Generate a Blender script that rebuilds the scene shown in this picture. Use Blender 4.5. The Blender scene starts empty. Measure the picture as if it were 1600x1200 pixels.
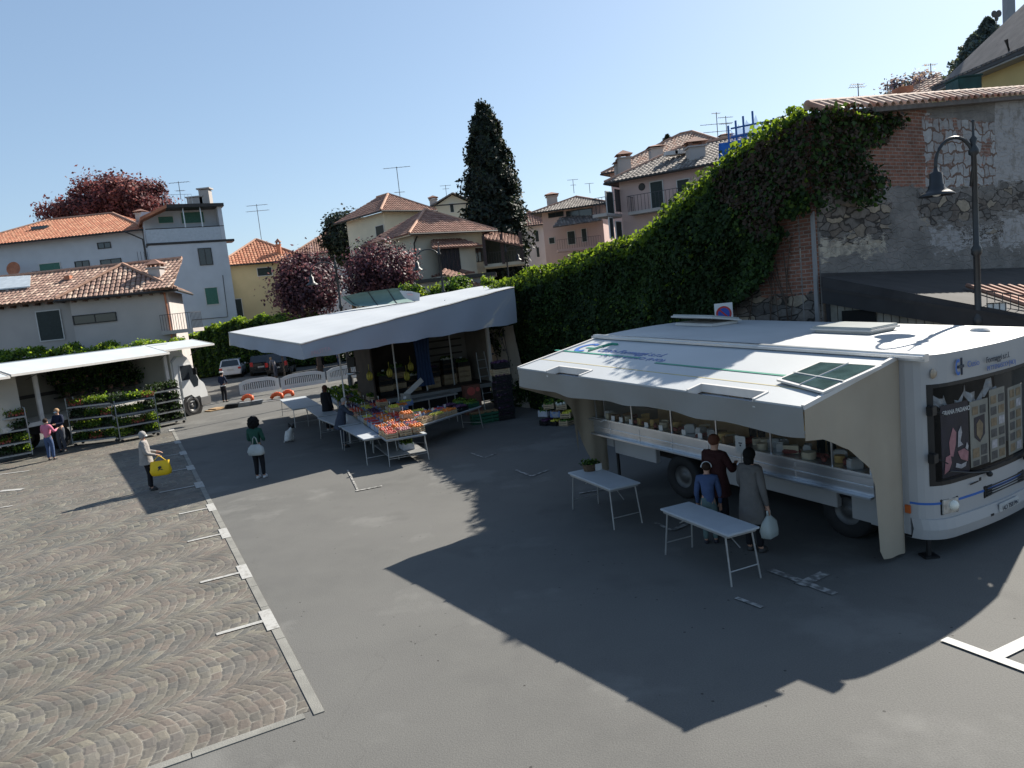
import bpy, bmesh, math, random
import numpy as np
from mathutils import Vector, Matrix
random.seed(7); rng = np.random.default_rng(7)
SC = bpy.context.scene; COL = SC.collection
# ------------------------------------------------ camera (fitted to the photograph's verticals and ground grid)
FP, PITCH, ROLL, CH = 1155.0, math.radians(6.9), math.radians(6.0), 4.3
_F = Vector((0, math.cos(PITCH), -math.sin(PITCH))); _R0 = Vector((1, 0, 0)); _U0 = Vector((0, math.sin(PITCH), math.cos(PITCH)))
CU = math.cos(ROLL)*_U0 + math.sin(ROLL)*_R0; CR = math.cos(ROLL)*_R0 - math.sin(ROLL)*_U0
CC = Vector((0, 0, CH))
cd = bpy.data.cameras.new('camera'); cam = bpy.data.objects.new('camera', cd); COL.objects.link(cam)
cam.matrix_world = Matrix(((CR.x, CU.x, -_F.x, 0), (CR.y, CU.y, -_F.y, 0), (CR.z, CU.z, -_F.z, CH), (0, 0, 0, 1)))
cd.sensor_width = 36; cd.lens = FP/1600*36; cd.clip_start = .1; cd.clip_end = 3000
SC.camera = cam
# ------------------------------------------------ sky, sun, exposure
KX, KY = .91, .99                                   # horizontal shift of a shadow per metre of height
SUN_AZ = math.atan2(KX, KY); SUN_EL = math.atan2(1, math.hypot(KX, KY))
w = bpy.data.worlds.new('World'); SC.world = w; w.use_nodes = True
nt = w.node_tree; bg = nt.nodes['Background']
sky = nt.nodes.new('ShaderNodeTexSky'); sky.sky_type = 'NISHITA'; sky.sun_disc = False
sky.sun_elevation = SUN_EL; sky.sun_rotation = SUN_AZ; sky.altitude = 300; sky.air_density = 1.0; sky.dust_density = 1.0; sky.ozone_density = 1.8
gm = nt.nodes.new('ShaderNodeGamma'); gm.inputs[1].default_value = .64; tn = nt.nodes.new('ShaderNodeMixRGB'); tn.blend_type = 'MULTIPLY'; tn.inputs[0].default_value = 1; tn.inputs[2].default_value = (.93, 1.06, 1.18, 1)
nt.links.new(sky.outputs[0], gm.inputs[0]); nt.links.new(gm.outputs[0], tn.inputs[1]); nt.links.new(tn.outputs[0], bg.inputs[0]); bg.inputs[1].default_value = .116
sl = bpy.data.lights.new('sun', 'SUN'); sl.energy = 5.0; sl.angle = math.radians(.53); sl.color = (1, .94, .84)
so = bpy.data.objects.new('sun', sl); COL.objects.link(so); so.location = (30, 33, 40)
so.rotation_euler = Vector((KX, KY, 1)).to_track_quat('Z', 'Y').to_euler()
SC.view_settings.view_transform = 'Standard'; SC.view_settings.look = 'None'; SC.view_settings.gamma = 1; SC.view_settings.exposure = 1.03
SC.render.engine = 'CYCLES'

# ------------------------------------------------ picture point -> place
def ray(x, y): return _F + CR*((x-800)/FP) - CU*((y-600)/FP)
def G(x, y, z=0.0):
    v = ray(x, y); return CC + v*((z-CH)/v.z)
def YD(x, y, Y):
    v = ray(x, y); return CC + v*(Y/v.y)
def PL(x, y, O, n):
    v = ray(x, y); return CC + v*((O-CC).dot(n)/v.dot(n))
def PX(P):
    v = Vector(P)-CC; d = v.dot(_F); return 800+FP*v.dot(CR)/d, 600-FP*v.dot(CU)/d
def V(*a): return Vector(a)

# ------------------------------------------------ materials
MATS = {}
def mat(name, col, rough=.75, var=.12, scale=3., bump=0., bscale=40., metal=0., col2=None, mixs=(.4, .65), spec=.4, transl=0., coat=0., tcol=(1.9, 1.7, .7)):
    if name in MATS: return MATS[name]
    m = bpy.data.materials.new(name); m.use_nodes = True; n = m.node_tree; L = n.links
    b = n.nodes['Principled BSDF']; b.inputs['Roughness'].default_value = rough; b.inputs['Metallic'].default_value = metal
    b.inputs['Specular IOR Level'].default_value = spec; b.inputs['Coat Weight'].default_value = coat
    tc = n.nodes.new('ShaderNodeTexCoord')
    no = n.nodes.new('ShaderNodeTexNoise'); no.inputs['Scale'].default_value = scale; no.inputs['Detail'].default_value = 6
    L.new(tc.outputs['Object'], no.inputs['Vector'])
    r = n.nodes.new('ShaderNodeValToRGB'); e = r.color_ramp.elements
    c = Vector(col[:3])
    if col2 is None:
        e[0].position = .3; e[1].position = .7
        e[0].color = (*(c*(1-var)), 1); e[1].color = (*(c*(1+var)), 1)
    else:
        e[0].position, e[1].position = mixs
        e[0].color = (*c, 1); e[1].color = (*col2[:3], 1)
    L.new(no.outputs['Fac'], r.inputs[0]); L.new(r.outputs[0], b.inputs['Base Color'])
    if bump:
        n2 = n.nodes.new('ShaderNodeTexNoise'); n2.inputs['Scale'].default_value = bscale; n2.inputs['Detail'].default_value = 4
        L.new(tc.outputs['Object'], n2.inputs['Vector'])
        bp = n.nodes.new('ShaderNodeBump'); bp.inputs['Strength'].default_value = bump; bp.inputs['Distance'].default_value = .02
        L.new(n2.outputs['Fac'], bp.inputs['Height']); L.new(bp.outputs[0], b.inputs['Normal'])
    if transl:
        t = n.nodes.new('ShaderNodeBsdfTranslucent'); mx = n.nodes.new('ShaderNodeMixShader'); mx.inputs[0].default_value = transl
        hs = n.nodes.new('ShaderNodeMixRGB'); hs.blend_type = 'MULTIPLY'; hs.inputs[0].default_value = 1; hs.inputs[2].default_value = (*tcol, 1)
        L.new(r.outputs[0], hs.inputs[1]); L.new(hs.outputs[0], t.inputs[0])
        L.new(b.outputs[0], mx.inputs[1]); L.new(t.outputs[0], mx.inputs[2]); L.new(mx.outputs[0], n.nodes['Material Output'].inputs[0])
    MATS[name] = m; return m
def nodes(name):
    m = bpy.data.materials.new(name); m.use_nodes = True; MATS[name] = m
    return m, m.node_tree.nodes, m.node_tree.links, m.node_tree.nodes['Principled BSDF']
class NB:
    """small helper for maths node chains"""
    def __init__(s, N, L): s.N, s.L = N, L
    def put(s, sock, v):
        if isinstance(v, (int, float)): sock.default_value = v
        else: s.L.new(v, sock)
    def m(s, op, a, b=None, c=None):
        n = s.N.new('ShaderNodeMath'); n.operation = op; s.put(n.inputs[0], a)
        if b is not None: s.put(n.inputs[1], b)
        if c is not None: s.put(n.inputs[2], c)
        return n.outputs[0]
    def noise(s, vec, sc, det=3, rough=.5):
        n = s.N.new('ShaderNodeTexNoise'); n.inputs['Scale'].default_value = sc; n.inputs['Detail'].default_value = det; n.inputs['Roughness'].default_value = rough
        if vec is not None: s.L.new(vec, n.inputs['Vector'])
        return n.outputs['Fac']
    def ramp(s, fac, *stops):
        r = s.N.new('ShaderNodeValToRGB'); e = r.color_ramp.elements
        while len(e) < len(stops): e.new(.5)
        for k, (p, c) in enumerate(stops):
            e[k].position = p; e[k].color = (c, c, c, 1) if isinstance(c, (int, float)) else (*c, 1)
        s.L.new(fac, r.inputs[0]); return r.outputs[0]
    def mix(s, f, a, b, mode='MIX'):
        n = s.N.new('ShaderNodeMixRGB'); n.blend_type = mode
        s.put(n.inputs[0], f)
        for i, v in ((1, a), (2, b)):
            if isinstance(v, tuple): n.inputs[i].default_value = (*v[:3], 1)
            else: s.L.new(v, n.inputs[i])
        return n.outputs[0]

# ------------------------------------------------ objects
def tag(o, label=None, cat=None, group=None, kind=None):
    if label: o['label'] = label
    if cat: o['category'] = cat
    if group: o['group'] = group
    if kind: o['kind'] = kind
    return o
def thing(name, loc, label, cat, rz=0., group=None):
    o = bpy.data.objects.new(name, None); COL.objects.link(o); o.location = loc; o.rotation_euler = (0, 0, rz)
    o.empty_display_size = .3
    return tag(o, label, cat, group)
def mw(o):
    m = Matrix.Translation(o.location) @ o.rotation_euler.to_matrix().to_4x4()
    return mw(o.parent) @ m if o.parent else m
class MB:
    def __init__(s): s.v = []; s.f = []; s.mi = []
    def add(s, vs, fs, mi=0):
        k = len(s.v); s.v += [tuple(a) for a in vs]; s.f += [tuple(i+k for i in f) for f in fs]; s.mi += [mi]*len(fs); return s
    def box(s, c, d, rz=0., mi=0, ax=None):
        x, y, z = d[0]/2, d[1]/2, d[2]/2
        M = ax if ax is not None else Matrix.Rotation(rz, 3, 'Z')
        vs = [Vector(c)+M @ Vector((i*x, j*y, k*z)) for i in (-1, 1) for j in (-1, 1) for k in (-1, 1)]
        return s.add(vs, [(0, 1, 3, 2), (4, 6, 7, 5), (0, 4, 5, 1), (2, 3, 7, 6), (0, 2, 6, 4), (1, 5, 7, 3)], mi)
    def bar(s, p, q, a, b=None, mi=0, up=(0, 0, 1)):
        p, q = Vector(p), Vector(q); b = b or a; d = (q-p)
        if d.length < 1e-6: return s
        d = d.normalized(); u = Vector(up)
        if abs(d.dot(u)) > .95: u = Vector((1, 0, 0)) if abs(d.x) < .9 else Vector((0, 1, 0))
        sx = d.cross(u).normalized(); sy = sx.cross(d).normalized()
        vs = [e+sx*(i*a/2)+sy*(j*b/2) for e in (p, q) for i, j in ((-1, -1), (1, -1), (1, 1), (-1, 1))]
        return s.add(vs, [(0, 1, 2, 3), (7, 6, 5, 4), (0, 4, 5, 1), (1, 5, 6, 2), (2, 6, 7, 3), (3, 7, 4, 0)], mi)
    def tube(s, pts, r, n=8, mi=0, cap=True):
        pts = [Vector(p) for p in pts]; R = r if isinstance(r, (list, tuple)) else [r]*len(pts)
        vs = []; k = len(pts)
        for i, p in enumerate(pts):
            d = (pts[min(i+1, k-1)]-pts[max(i-1, 0)]).normalized()
            u = Vector((0, 0, 1)) if abs(d.z) < .9 else Vector((0, 1, 0))
            a = d.cross(u).normalized(); b = a.cross(d).normalized()
            vs += [p+a*(R[i]*math.cos(t*2*math.pi/n))+b*(R[i]*math.sin(t*2*math.pi/n)) for t in range(n)]
        fs = [(i*n+t, i*n+(t+1) % n, (i+1)*n+(t+1) % n, (i+1)*n+t) for i in range(k-1) for t in range(n)]
        if cap: fs += [tuple(range(n))[::-1], tuple((k-1)*n+t for t in range(n))]
        return s.add(vs, fs, mi)
    def lathe(s, c, prof, n=16, mi=0, ax=None):
        c = Vector(c); M = ax or Matrix.Identity(3)
        vs = [c+M @ Vector((r*math.cos(t*2*math.pi/n), r*math.sin(t*2*math.pi/n), z)) for r, z in prof for t in range(n)]
        k = len(prof); fs = [(i*n+t, i*n+(t+1) % n, (i+1)*n+(t+1) % n, (i+1)*n+t) for i in range(k-1) for t in range(n)]
        return s.add(vs, fs, mi)
    def prism(s, pts, off, mi=0):
        n = len(pts); off = Vector(off); a = [Vector(p) for p in pts]; b = [p+off for p in a]
        return s.add(a+b, [tuple(range(n))[::-1], tuple(range(n, 2*n))]+[(i, (i+1) % n, n+(i+1) % n, n+i) for i in range(n)], mi)
    def ball(s, c, r, mi=0, n=8, m=5):
        c = Vector(c); r = Vector(r) if isinstance(r, (list, tuple, Vector)) else Vector((r, r, r))
        vs = []; 
        for i in range(m+1):
            a = math.pi*i/m
            for j in range(n):
                t = 2*math.pi*j/n; vs.append(c+Vector((r.x*math.sin(a)*math.cos(t), r.y*math.sin(a)*math.sin(t), r.z*math.cos(a))))
        fs = [(i*n+j, (i+1)*n+j, (i+1)*n+(j+1) % n, i*n+(j+1) % n) for i in range(m) for j in range(n)]
        return s.add(vs, fs, mi)
    def build(s, name, mats, parent=None, smooth=False, bevel=0., local=False):
        me = bpy.data.meshes.new(name); vs = s.v
        if parent is not None and not local:
            M = mw(parent).inverted(); vs = [M @ Vector(v) for v in vs]
        me.from_pydata([tuple(v) for v in vs], [], s.f)
        for m in (mats if isinstance(mats, (list, tuple)) else [mats]): me.materials.append(m)
        me.polygons.foreach_set('material_index', s.mi)
        if smooth: me.polygons.foreach_set('use_smooth', [True]*len(s.f))
        bm = bmesh.new(); bm.from_mesh(me)
        if bevel:
            bmesh.ops.remove_doubles(bm, verts=bm.verts, dist=1e-5)
            bmesh.ops.bevel(bm, geom=[e for e in bm.edges], offset=bevel, segments=2, affect='EDGES', clamp_overlap=True)
        bmesh.ops.recalc_face_normals(bm, faces=bm.faces)
        bm.to_mesh(me); bm.free(); me.update()
        o = bpy.data.objects.new(name, me); COL.objects.link(o); o.parent = parent
        return o
def kids(o): return [c for c in bpy.data.objects if c.parent == o]
def dup(root, loc, rz, label=None, group=None):
    def rec(o, par):
        c = o.copy(); COL.objects.link(c); c.parent = par
        for ch in kids_cache(o): rec(ch, c)
        return c
    def kids_cache(o): return list(o.children)
    r = rec(root, None); r.location = loc; r.rotation_euler = (0, 0, rz)
    if label: r['label'] = label
    if group: r['group'] = group
    return r
def leafmesh(name, P, size, m, parent=None, nrm=None, nj=1., aspect=1.5, mi=None):
    """many small leaf-shaped quads at the points P"""
    P = np.asarray(P, float); n = len(P)
    N = rng.normal(size=(n, 3))*nj
    if nrm is not None: N = N+np.asarray(nrm)
    N /= np.linalg.norm(N, axis=1)[:, None]+1e-9
    A = np.cross(N, rng.normal(size=(n, 3))); A /= np.linalg.norm(A, axis=1)[:, None]+1e-9
    B = np.cross(N, A); s = (size*rng.uniform(.6, 1.35, n))[:, None]
    C = np.stack([P-A*s*aspect*.5, P+B*s*.5-N*s*.15, P+A*s*aspect*.5, P-B*s*.5-N*s*.15], 1).reshape(-1, 3)
    if parent is not None:
        M = np.array(mw(parent).inverted()); C = C@M[:3, :3].T+M[:3, 3]
    me = bpy.data.meshes.new(name); me.vertices.add(4*n); me.vertices.foreach_set('co', C.ravel())
    me.loops.add(4*n); me.loops.foreach_set('vertex_index', np.arange(4*n, dtype=np.int32))
    me.polygons.add(n); me.polygons.foreach_set('loop_start', np.arange(0, 4*n, 4, dtype=np.int32)); me.polygons.foreach_set('loop_total', np.full(n, 4, np.int32))
    for k in (m if isinstance(m, (list, tuple)) else [m]): me.materials.append(k)
    if isinstance(m, (list, tuple)): me.polygons.foreach_set('material_index', (mi if mi is not None else rng.integers(0, len(m), n)).astype(np.int32))
    me.update(calc_edges=True)
    o = bpy.data.objects.new(name, me); COL.objects.link(o); o.parent = parent
    return o
def text(s, size, O, ux, uy, m, name='lettering', parent=None, ext=.002, bold=0., align='LEFT', wide=1., shear=0., space=1.):
    cu = bpy.data.curves.new('t', 'FONT'); cu.body = s; cu.size = size; cu.extrude = ext; cu.offset = bold; cu.align_x = align; cu.shear = shear; cu.space_character = space
    to = bpy.data.objects.new('t', cu); COL.objects.link(to)
    dg = bpy.context.evaluated_depsgraph_get(); me = bpy.data.meshes.new_from_object(to.evaluated_get(dg))
    bpy.data.objects.remove(to); bpy.data.curves.remove(cu)
    ux, uy, O = Vector(ux).normalized(), Vector(uy), Vector(O); uy = (uy-ux*uy.dot(ux)).normalized(); uz = ux.cross(uy)
    M = mw(parent).inverted() if parent else Matrix()
    for v in me.vertices: v.co = M @ (O+ux*(v.co.x*wide)+uy*v.co.y+uz*v.co.z)
    me.name = name; me.materials.clear(); me.materials.append(m)
    o = bpy.data.objects.new(name, me); COL.objects.link(o); o.parent = parent
    return o
ORD = ['first', 'second', 'third', 'fourth', 'fifth', 'sixth', 'seventh', 'eighth', 'ninth', 'tenth', 'eleventh', 'twelfth', 'thirteenth', 'fourteenth', 'fifteenth', 'sixteenth', 'seventeenth', 'eighteenth']
def nth(i, n, a, b):
    if n == 1: return 'only one', ''
    if i == 0: return 'nearest', a
    if i == n-1: return 'nearest', b
    return (ORD[i], 'from '+a) if i <= (n-1)/2 else (ORD[n-1-i], 'from '+b)
def skin(name, P, E, R, m, parent, sub=1, root=0):
    me = bpy.data.meshes.new(name); me.from_pydata([tuple(p) for p in P], E, [])
    bm = bmesh.new(); bm.from_mesh(me); lay = bm.verts.layers.skin.verify(); bm.verts.ensure_lookup_table()
    for i, v in enumerate(bm.verts):
        r = R[i]; v[lay].radius = r if isinstance(r, (tuple, list)) else (r, r); v[lay].use_root = (i == root)
    bm.to_mesh(me); bm.free()
    o = bpy.data.objects.new(name, me); COL.objects.link(o)
    k = o.modifiers.new('s', 'SKIN'); k.use_smooth_shade = True
    q = o.modifiers.new('u', 'SUBSURF'); q.levels = sub; q.render_levels = sub
    dg = bpy.context.evaluated_depsgraph_get(); me2 = bpy.data.meshes.new_from_object(o.evaluated_get(dg))
    o.modifiers.clear(); o.data = me2; bpy.data.meshes.remove(me); me2.name = name
    me2.materials.clear(); me2.materials.append(m)
    for p in me2.polygons: p.use_smooth = True; p.material_index = 0
    o.parent = parent; return o
# ================================================ THE SETTING
def gmat(name, build):
    m, N, L, b = nodes(name); nb = NB(N, L); tc = N.new('ShaderNodeTexCoord').outputs['Object']
    build(N, L, b, nb, tc); return m
def _asph(N, L, b, nb, tc):
    big = nb.noise(tc, .22, 4); fine = nb.noise(tc, 60, 2); mid = nb.noise(tc, 1.6, 5, .6)
    c = nb.mix(nb.ramp(big, (.35, 0), (.7, 1)), (.152, .148, .138), (.116, .114, .107))
    c = nb.mix(nb.m('MULTIPLY', nb.ramp(mid, (.40, 0), (.70, 1)), .6), c, (.155, .152, .14))
    c = nb.mix(.35, c, nb.ramp(fine, (.35, .05), (.65, .30)), 'OVERLAY')
    sp = N.new('ShaderNodeTexVoronoi'); sp.inputs['Scale'].default_value = 4.5; L.new(tc, sp.inputs['Vector'])
    c = nb.mix(nb.m('MULTIPLY', nb.m('LESS_THAN', sp.outputs['Distance'], .07), nb.m('GREATER_THAN', nb.noise(tc, .6, 2), .50)), c, (.04, .038, .035))
    w = N.new('ShaderNodeTexVoronoi'); w.feature = 'DISTANCE_TO_EDGE'; w.inputs['Scale'].default_value = .17
    d = N.new('ShaderNodeVectorMath'); d.operation = 'ADD'; ns = N.new('ShaderNodeTexNoise'); ns.inputs['Scale'].default_value = 1.2; ns.inputs['Detail'].default_value = 5; L.new(tc, ns.inputs['Vector'])
    L.new(tc, d.inputs[0]); L.new(ns.outputs['Color'], d.inputs[1]); L.new(d.outputs[0], w.inputs['Vector'])
    c = nb.mix(nb.m('MULTIPLY', nb.m('LESS_THAN', w.outputs['Distance'], .0016), .13), c, (.05, .048, .045))
    oil = nb.m('MULTIPLY', nb.ramp(nb.noise(tc, .55, 3, .5), (.62, 0), (.70, 1)), .35); c = nb.mix(oil, c, (.06, .058, .055))
    pale = nb.m('MULTIPLY', nb.ramp(nb.noise(tc, .38, 5, .6), (.56, 0), (.64, 1)), .30); c = nb.mix(pale, c, (.21, .205, .19))
    L.new(c, b.inputs['Base Color']); b.inputs['Roughness'].default_value = .85; b.inputs['Specular IOR Level'].default_value = .3
    bp = N.new('ShaderNodeBump'); bp.inputs['Strength'].default_value = .35; bp.inputs['Distance'].default_value = .01; L.new(fine, bp.inputs['Height']); L.new(bp.outputs[0], b.inputs['Normal'])
ASPH = gmat('asphalt_surface', _asph)
C0 = V(-2.41, 7.62, 0); UE = V(-.4560, .8900, 0).normalized(); VE = V(-UE.y, UE.x, 0)      # edge of the cobbles, and the way across them
UROT = math.atan2(UE.y, UE.x)
def _cob(N, L, b, nb, tc):
    mp = N.new('ShaderNodeMapping'); mp.vector_type = 'TEXTURE'; mp.inputs['Location'].default_value = C0; mp.inputs['Rotation'].default_value = (0, 0, UROT); L.new(tc, mp.inputs['Vector'])
    wob = N.new('ShaderNodeTexNoise'); wob.inputs['Scale'].default_value = .55; L.new(tc, wob.inputs['Vector'])
    wv = N.new('ShaderNodeVectorMath'); wv.operation = 'MULTIPLY_ADD'; L.new(wob.outputs['Color'], wv.inputs[0]); wv.inputs[1].default_value = (.34, .34, 0); L.new(mp.outputs[0], wv.inputs[2])
    wf = N.new('ShaderNodeTexNoise'); wf.inputs['Scale'].default_value = 7; wf.inputs['Detail'].default_value = 3; L.new(tc, wf.inputs['Vector']); wv0 = wv; wv = N.new('ShaderNodeVectorMath'); wv.operation = 'MULTIPLY_ADD'; L.new(wf.outputs['Color'], wv.inputs[0]); wv.inputs[1].default_value = (.06, .06, 0); L.new(wv0.outputs[0], wv.inputs[2])
    s = N.new('ShaderNodeSeparateXYZ'); L.new(wv.outputs[0], s.inputs[0]); u, v = s.outputs[0], s.outputs[1]
    W, RR, ST = 1.45, 1.0, .13
    uc = nb.m('DIVIDE', u, W); band = nb.m('FLOOR', uc); ul = nb.m('MULTIPLY', nb.m('SUBTRACT', nb.m('FRACT', uc), .5), W)
    arc = nb.m('SQRT', nb.m('SUBTRACT', RR*RR, nb.m('MULTIPLY', ul, ul)))
    vs = nb.m('MULTIPLY_ADD', band, .043, v)
    q = nb.m('DIVIDE', nb.m('ADD', vs, arc), ST); row = nb.m('FLOOR', q); fr = nb.m('FRACT', q)
    ang = nb.m('MULTIPLY', nb.m('ARCSINE', nb.m('DIVIDE', ul, RR)), RR/.185)
    a2 = nb.m('ADD', ang, nb.m('MULTIPLY', row, .37)); ca = nb.m('FLOOR', a2); fa = nb.m('FRACT', a2)
    jr = nb.m('MINIMUM', fr, nb.m('SUBTRACT', 1, fr)); ja = nb.m('MINIMUM', fa, nb.m('SUBTRACT', 1, fa))
    cmb = N.new('ShaderNodeCombineXYZ'); L.new(row, cmb.inputs[0]); L.new(ca, cmb.inputs[1]); L.new(band, cmb.inputs[2])
    wn = N.new('ShaderNodeTexWhiteNoise'); L.new(cmb.outputs[0], wn.inputs['Vector'])
    base = nb.ramp(wn.outputs['Value'], (0, (.068, .068, .062)), (.25, (.112, .105, .085)), (.5, (.118, .098, .08)), (.75, (.085, .085, .077)), (1, (.155, .143, .11)))
    base = nb.mix(nb.m('MULTIPLY', nb.ramp(nb.noise(tc, .45, 3), (.4, 0), (.65, 1)), .35), base, (.15, .122, .105))
    rj = nb.ramp(jr, (.03, 1), (.10, 0)); aj = nb.ramp(ja, (.03, 1), (.09, 0))
    pat = nb.m('MULTIPLY', nb.ramp(nb.noise(tc, 3.1, 5, .7), (.42, .0), (.62, .95)), nb.ramp(nb.noise(tc, .5, 4, .6), (.38, .12), (.6, 1)))
    c = nb.mix(nb.m('MULTIPLY', nb.m('MULTIPLY', rj, .6), pat), base, (.30, .28, .235)); c = nb.mix(nb.m('MULTIPLY', nb.m('MULTIPLY', aj, .8), pat), c, (.27, .255, .215))
    c = nb.mix(.6, c, nb.ramp(nb.noise(tc, 1.3, 6, .65), (.3, .28), (.7, .66)), 'OVERLAY')
    L.new(c, b.inputs['Base Color']); b.inputs['Roughness'].default_value = .75; b.inputs['Specular IOR Level'].default_value = .35
    h = nb.m('MINIMUM', nb.ramp(jr, (0, 0), (.25, 1)), nb.ramp(ja, (0, 0), (.2, 1)))
    h = nb.m('ADD', h, nb.m('MULTIPLY', wn.outputs['Value'], .5)); h = nb.m('ADD', h, nb.m('MULTIPLY', nb.noise(tc, 30, 2), .6))
    bp = N.new('ShaderNodeBump'); bp.inputs['Strength'].default_value = .5; bp.inputs['Distance'].default_value = .012; L.new(h, bp.inputs['Height']); L.new(bp.outputs[0], b.inputs['Normal'])
COB = gmat('cobble_setts', _cob)
GRAN = mat('granite_kerb', (.19, .185, .165), .8, .2, 2.5, .3, 60)
def _paint(N, L, b, nb, tc):
    f = nb.ramp(nb.noise(tc, 16, 6, .75), (.34, 0), (.50, 1))
    L.new(nb.mix(f, (.2, .19, .17), (.35, .345, .325)), b.inputs['Base Color']); b.inputs['Roughness'].default_value = .8
PAINT = gmat('worn_white_paint', _paint)
def _paint2(N, L, b, nb, tc):
    f = nb.ramp(nb.noise(tc, 7, 6, .8), (.30, 0), (.40, 1))
    L.new(nb.mix(f, (.22, .21, .19), (.46, .455, .43)), b.inputs['Base Color']); b.inputs['Roughness'].default_value = .8
PAINT2 = gmat('white_road_paint', _paint2)
FAINT = mat('faded_paint', (.118, .115, .108), .85, .1, 9, 0, 40, col2=(.33, .32, .30), mixs=(.42, .58))

def struct(mb, name, m, **k): return tag(mb.build(name, m, **k), kind='structure')
g = MB(); g.add([(-900, -120, 0), (900, -120, 0), (900, 2200, 0), (-900, 2200, 0)], [(0, 1, 2, 3)]); struct(g, 'ground', ASPH)
def cob(u, v, z=.004): return C0+UE*u+VE*v+V(0, 0, z)
g = MB(); g.add([cob(.13, .13), cob(26.6, .13), cob(26.6, 30), cob(.13, 30)], [(0, 1, 2, 3)]); struct(g, 'cobbled_parking', COB)
# granite edging in separate lengths
g = MB(); u = 0
while u < 26.6:
    ln = random.uniform(1.0, 1.5); g.prism([cob(u+.006, 0, .001), cob(min(u+ln, 26.6)-.006, 0, .001), cob(min(u+ln, 26.6)-.006, .115, .001), cob(u+.006, .115, .001)], (0, 0, .011)); u += ln
v = .21
while v < 30:
    ln = random.uniform(1.0, 1.5); g.prism([cob(0, v, .001), cob(0, v+ln-.012, .001), cob(.115, v+ln-.012, .001), cob(.115, v, .001)], (0, 0, .011)); v += ln
struct(g, 'kerb', GRAN)
def strip(g, p, q, w, z=.018):
    p, q = V(p.x, p.y, z), V(q.x, q.y, z); d = (q-p).normalized(); s = V(-d.y, d.x, 0)*(w/2)
    g.add([p-s, q-s, q+s, p+s], [(0, 1, 2, 3)])
g = MB()                                                       # white T marks along the edge of the cobbles
for px in ((425, 968), (386, 893), (356, 833), (333, 793)):
    P = G(*px); u = (P-C0).dot(UE); strip(g, cob(u-.40, .085), cob(u+.40, .085), .17); strip(g, cob(u, .17), cob(u, .8), .09, .017)
for px in ((318, 757), (306, 730), (295, 707), (285, 690), (274, 671)):
    P = G(*px); u = (P-C0).dot(UE); strip(g, cob(u-.42, .10), cob(u+.42, .10), .22); strip(g, cob(u, .22), cob(u, 1.1), .10, .017)
for a, b, w_ in (((0, 768), (36, 765), .22), ((0, 742), (46, 736), .11), ((0, 794), (20, 791), .1)):
    strip(g, G(*a), G(*b), w_)
struct(g, 'parking_marking', PAINT)
g = MB(); g2 = MB()
a, b = G(1475, 1000), G(1640, 1061); strip(g, a, b, .13); m_ = G(1557, 1029); strip(g, m_+V(.02, .03, 0), G(1612, 1000), .15, .0185)
struct(g, 'parking_marking', PAINT2)
for a, b, w_ in (((1203, 891), (1305, 929), .12), ((1250, 915), (1290, 896), .16), ((1150, 935), (1191, 950), .07), ((806, 735), (832, 745), .07), ((830, 745), (857, 735), .07),
                 ((735, 708), (757, 716), .06), ((757, 716), (775, 709), .06), ((543, 735), (560, 768), .05), ((556, 768), (597, 760), .08), ((1024, 818), (1050, 830), .07), ((1050, 830), (1085, 815), .1), ((905, 772), (945, 765), .07)):
    strip(g2, G(*a), G(*b), w_, .012+.0007*len(g2.f))
struct(g2, 'worn_marking', FAINT)
IRON = mat('cast_iron', (.05, .05, .05), .6, .2, 8, .4, 90)
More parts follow.
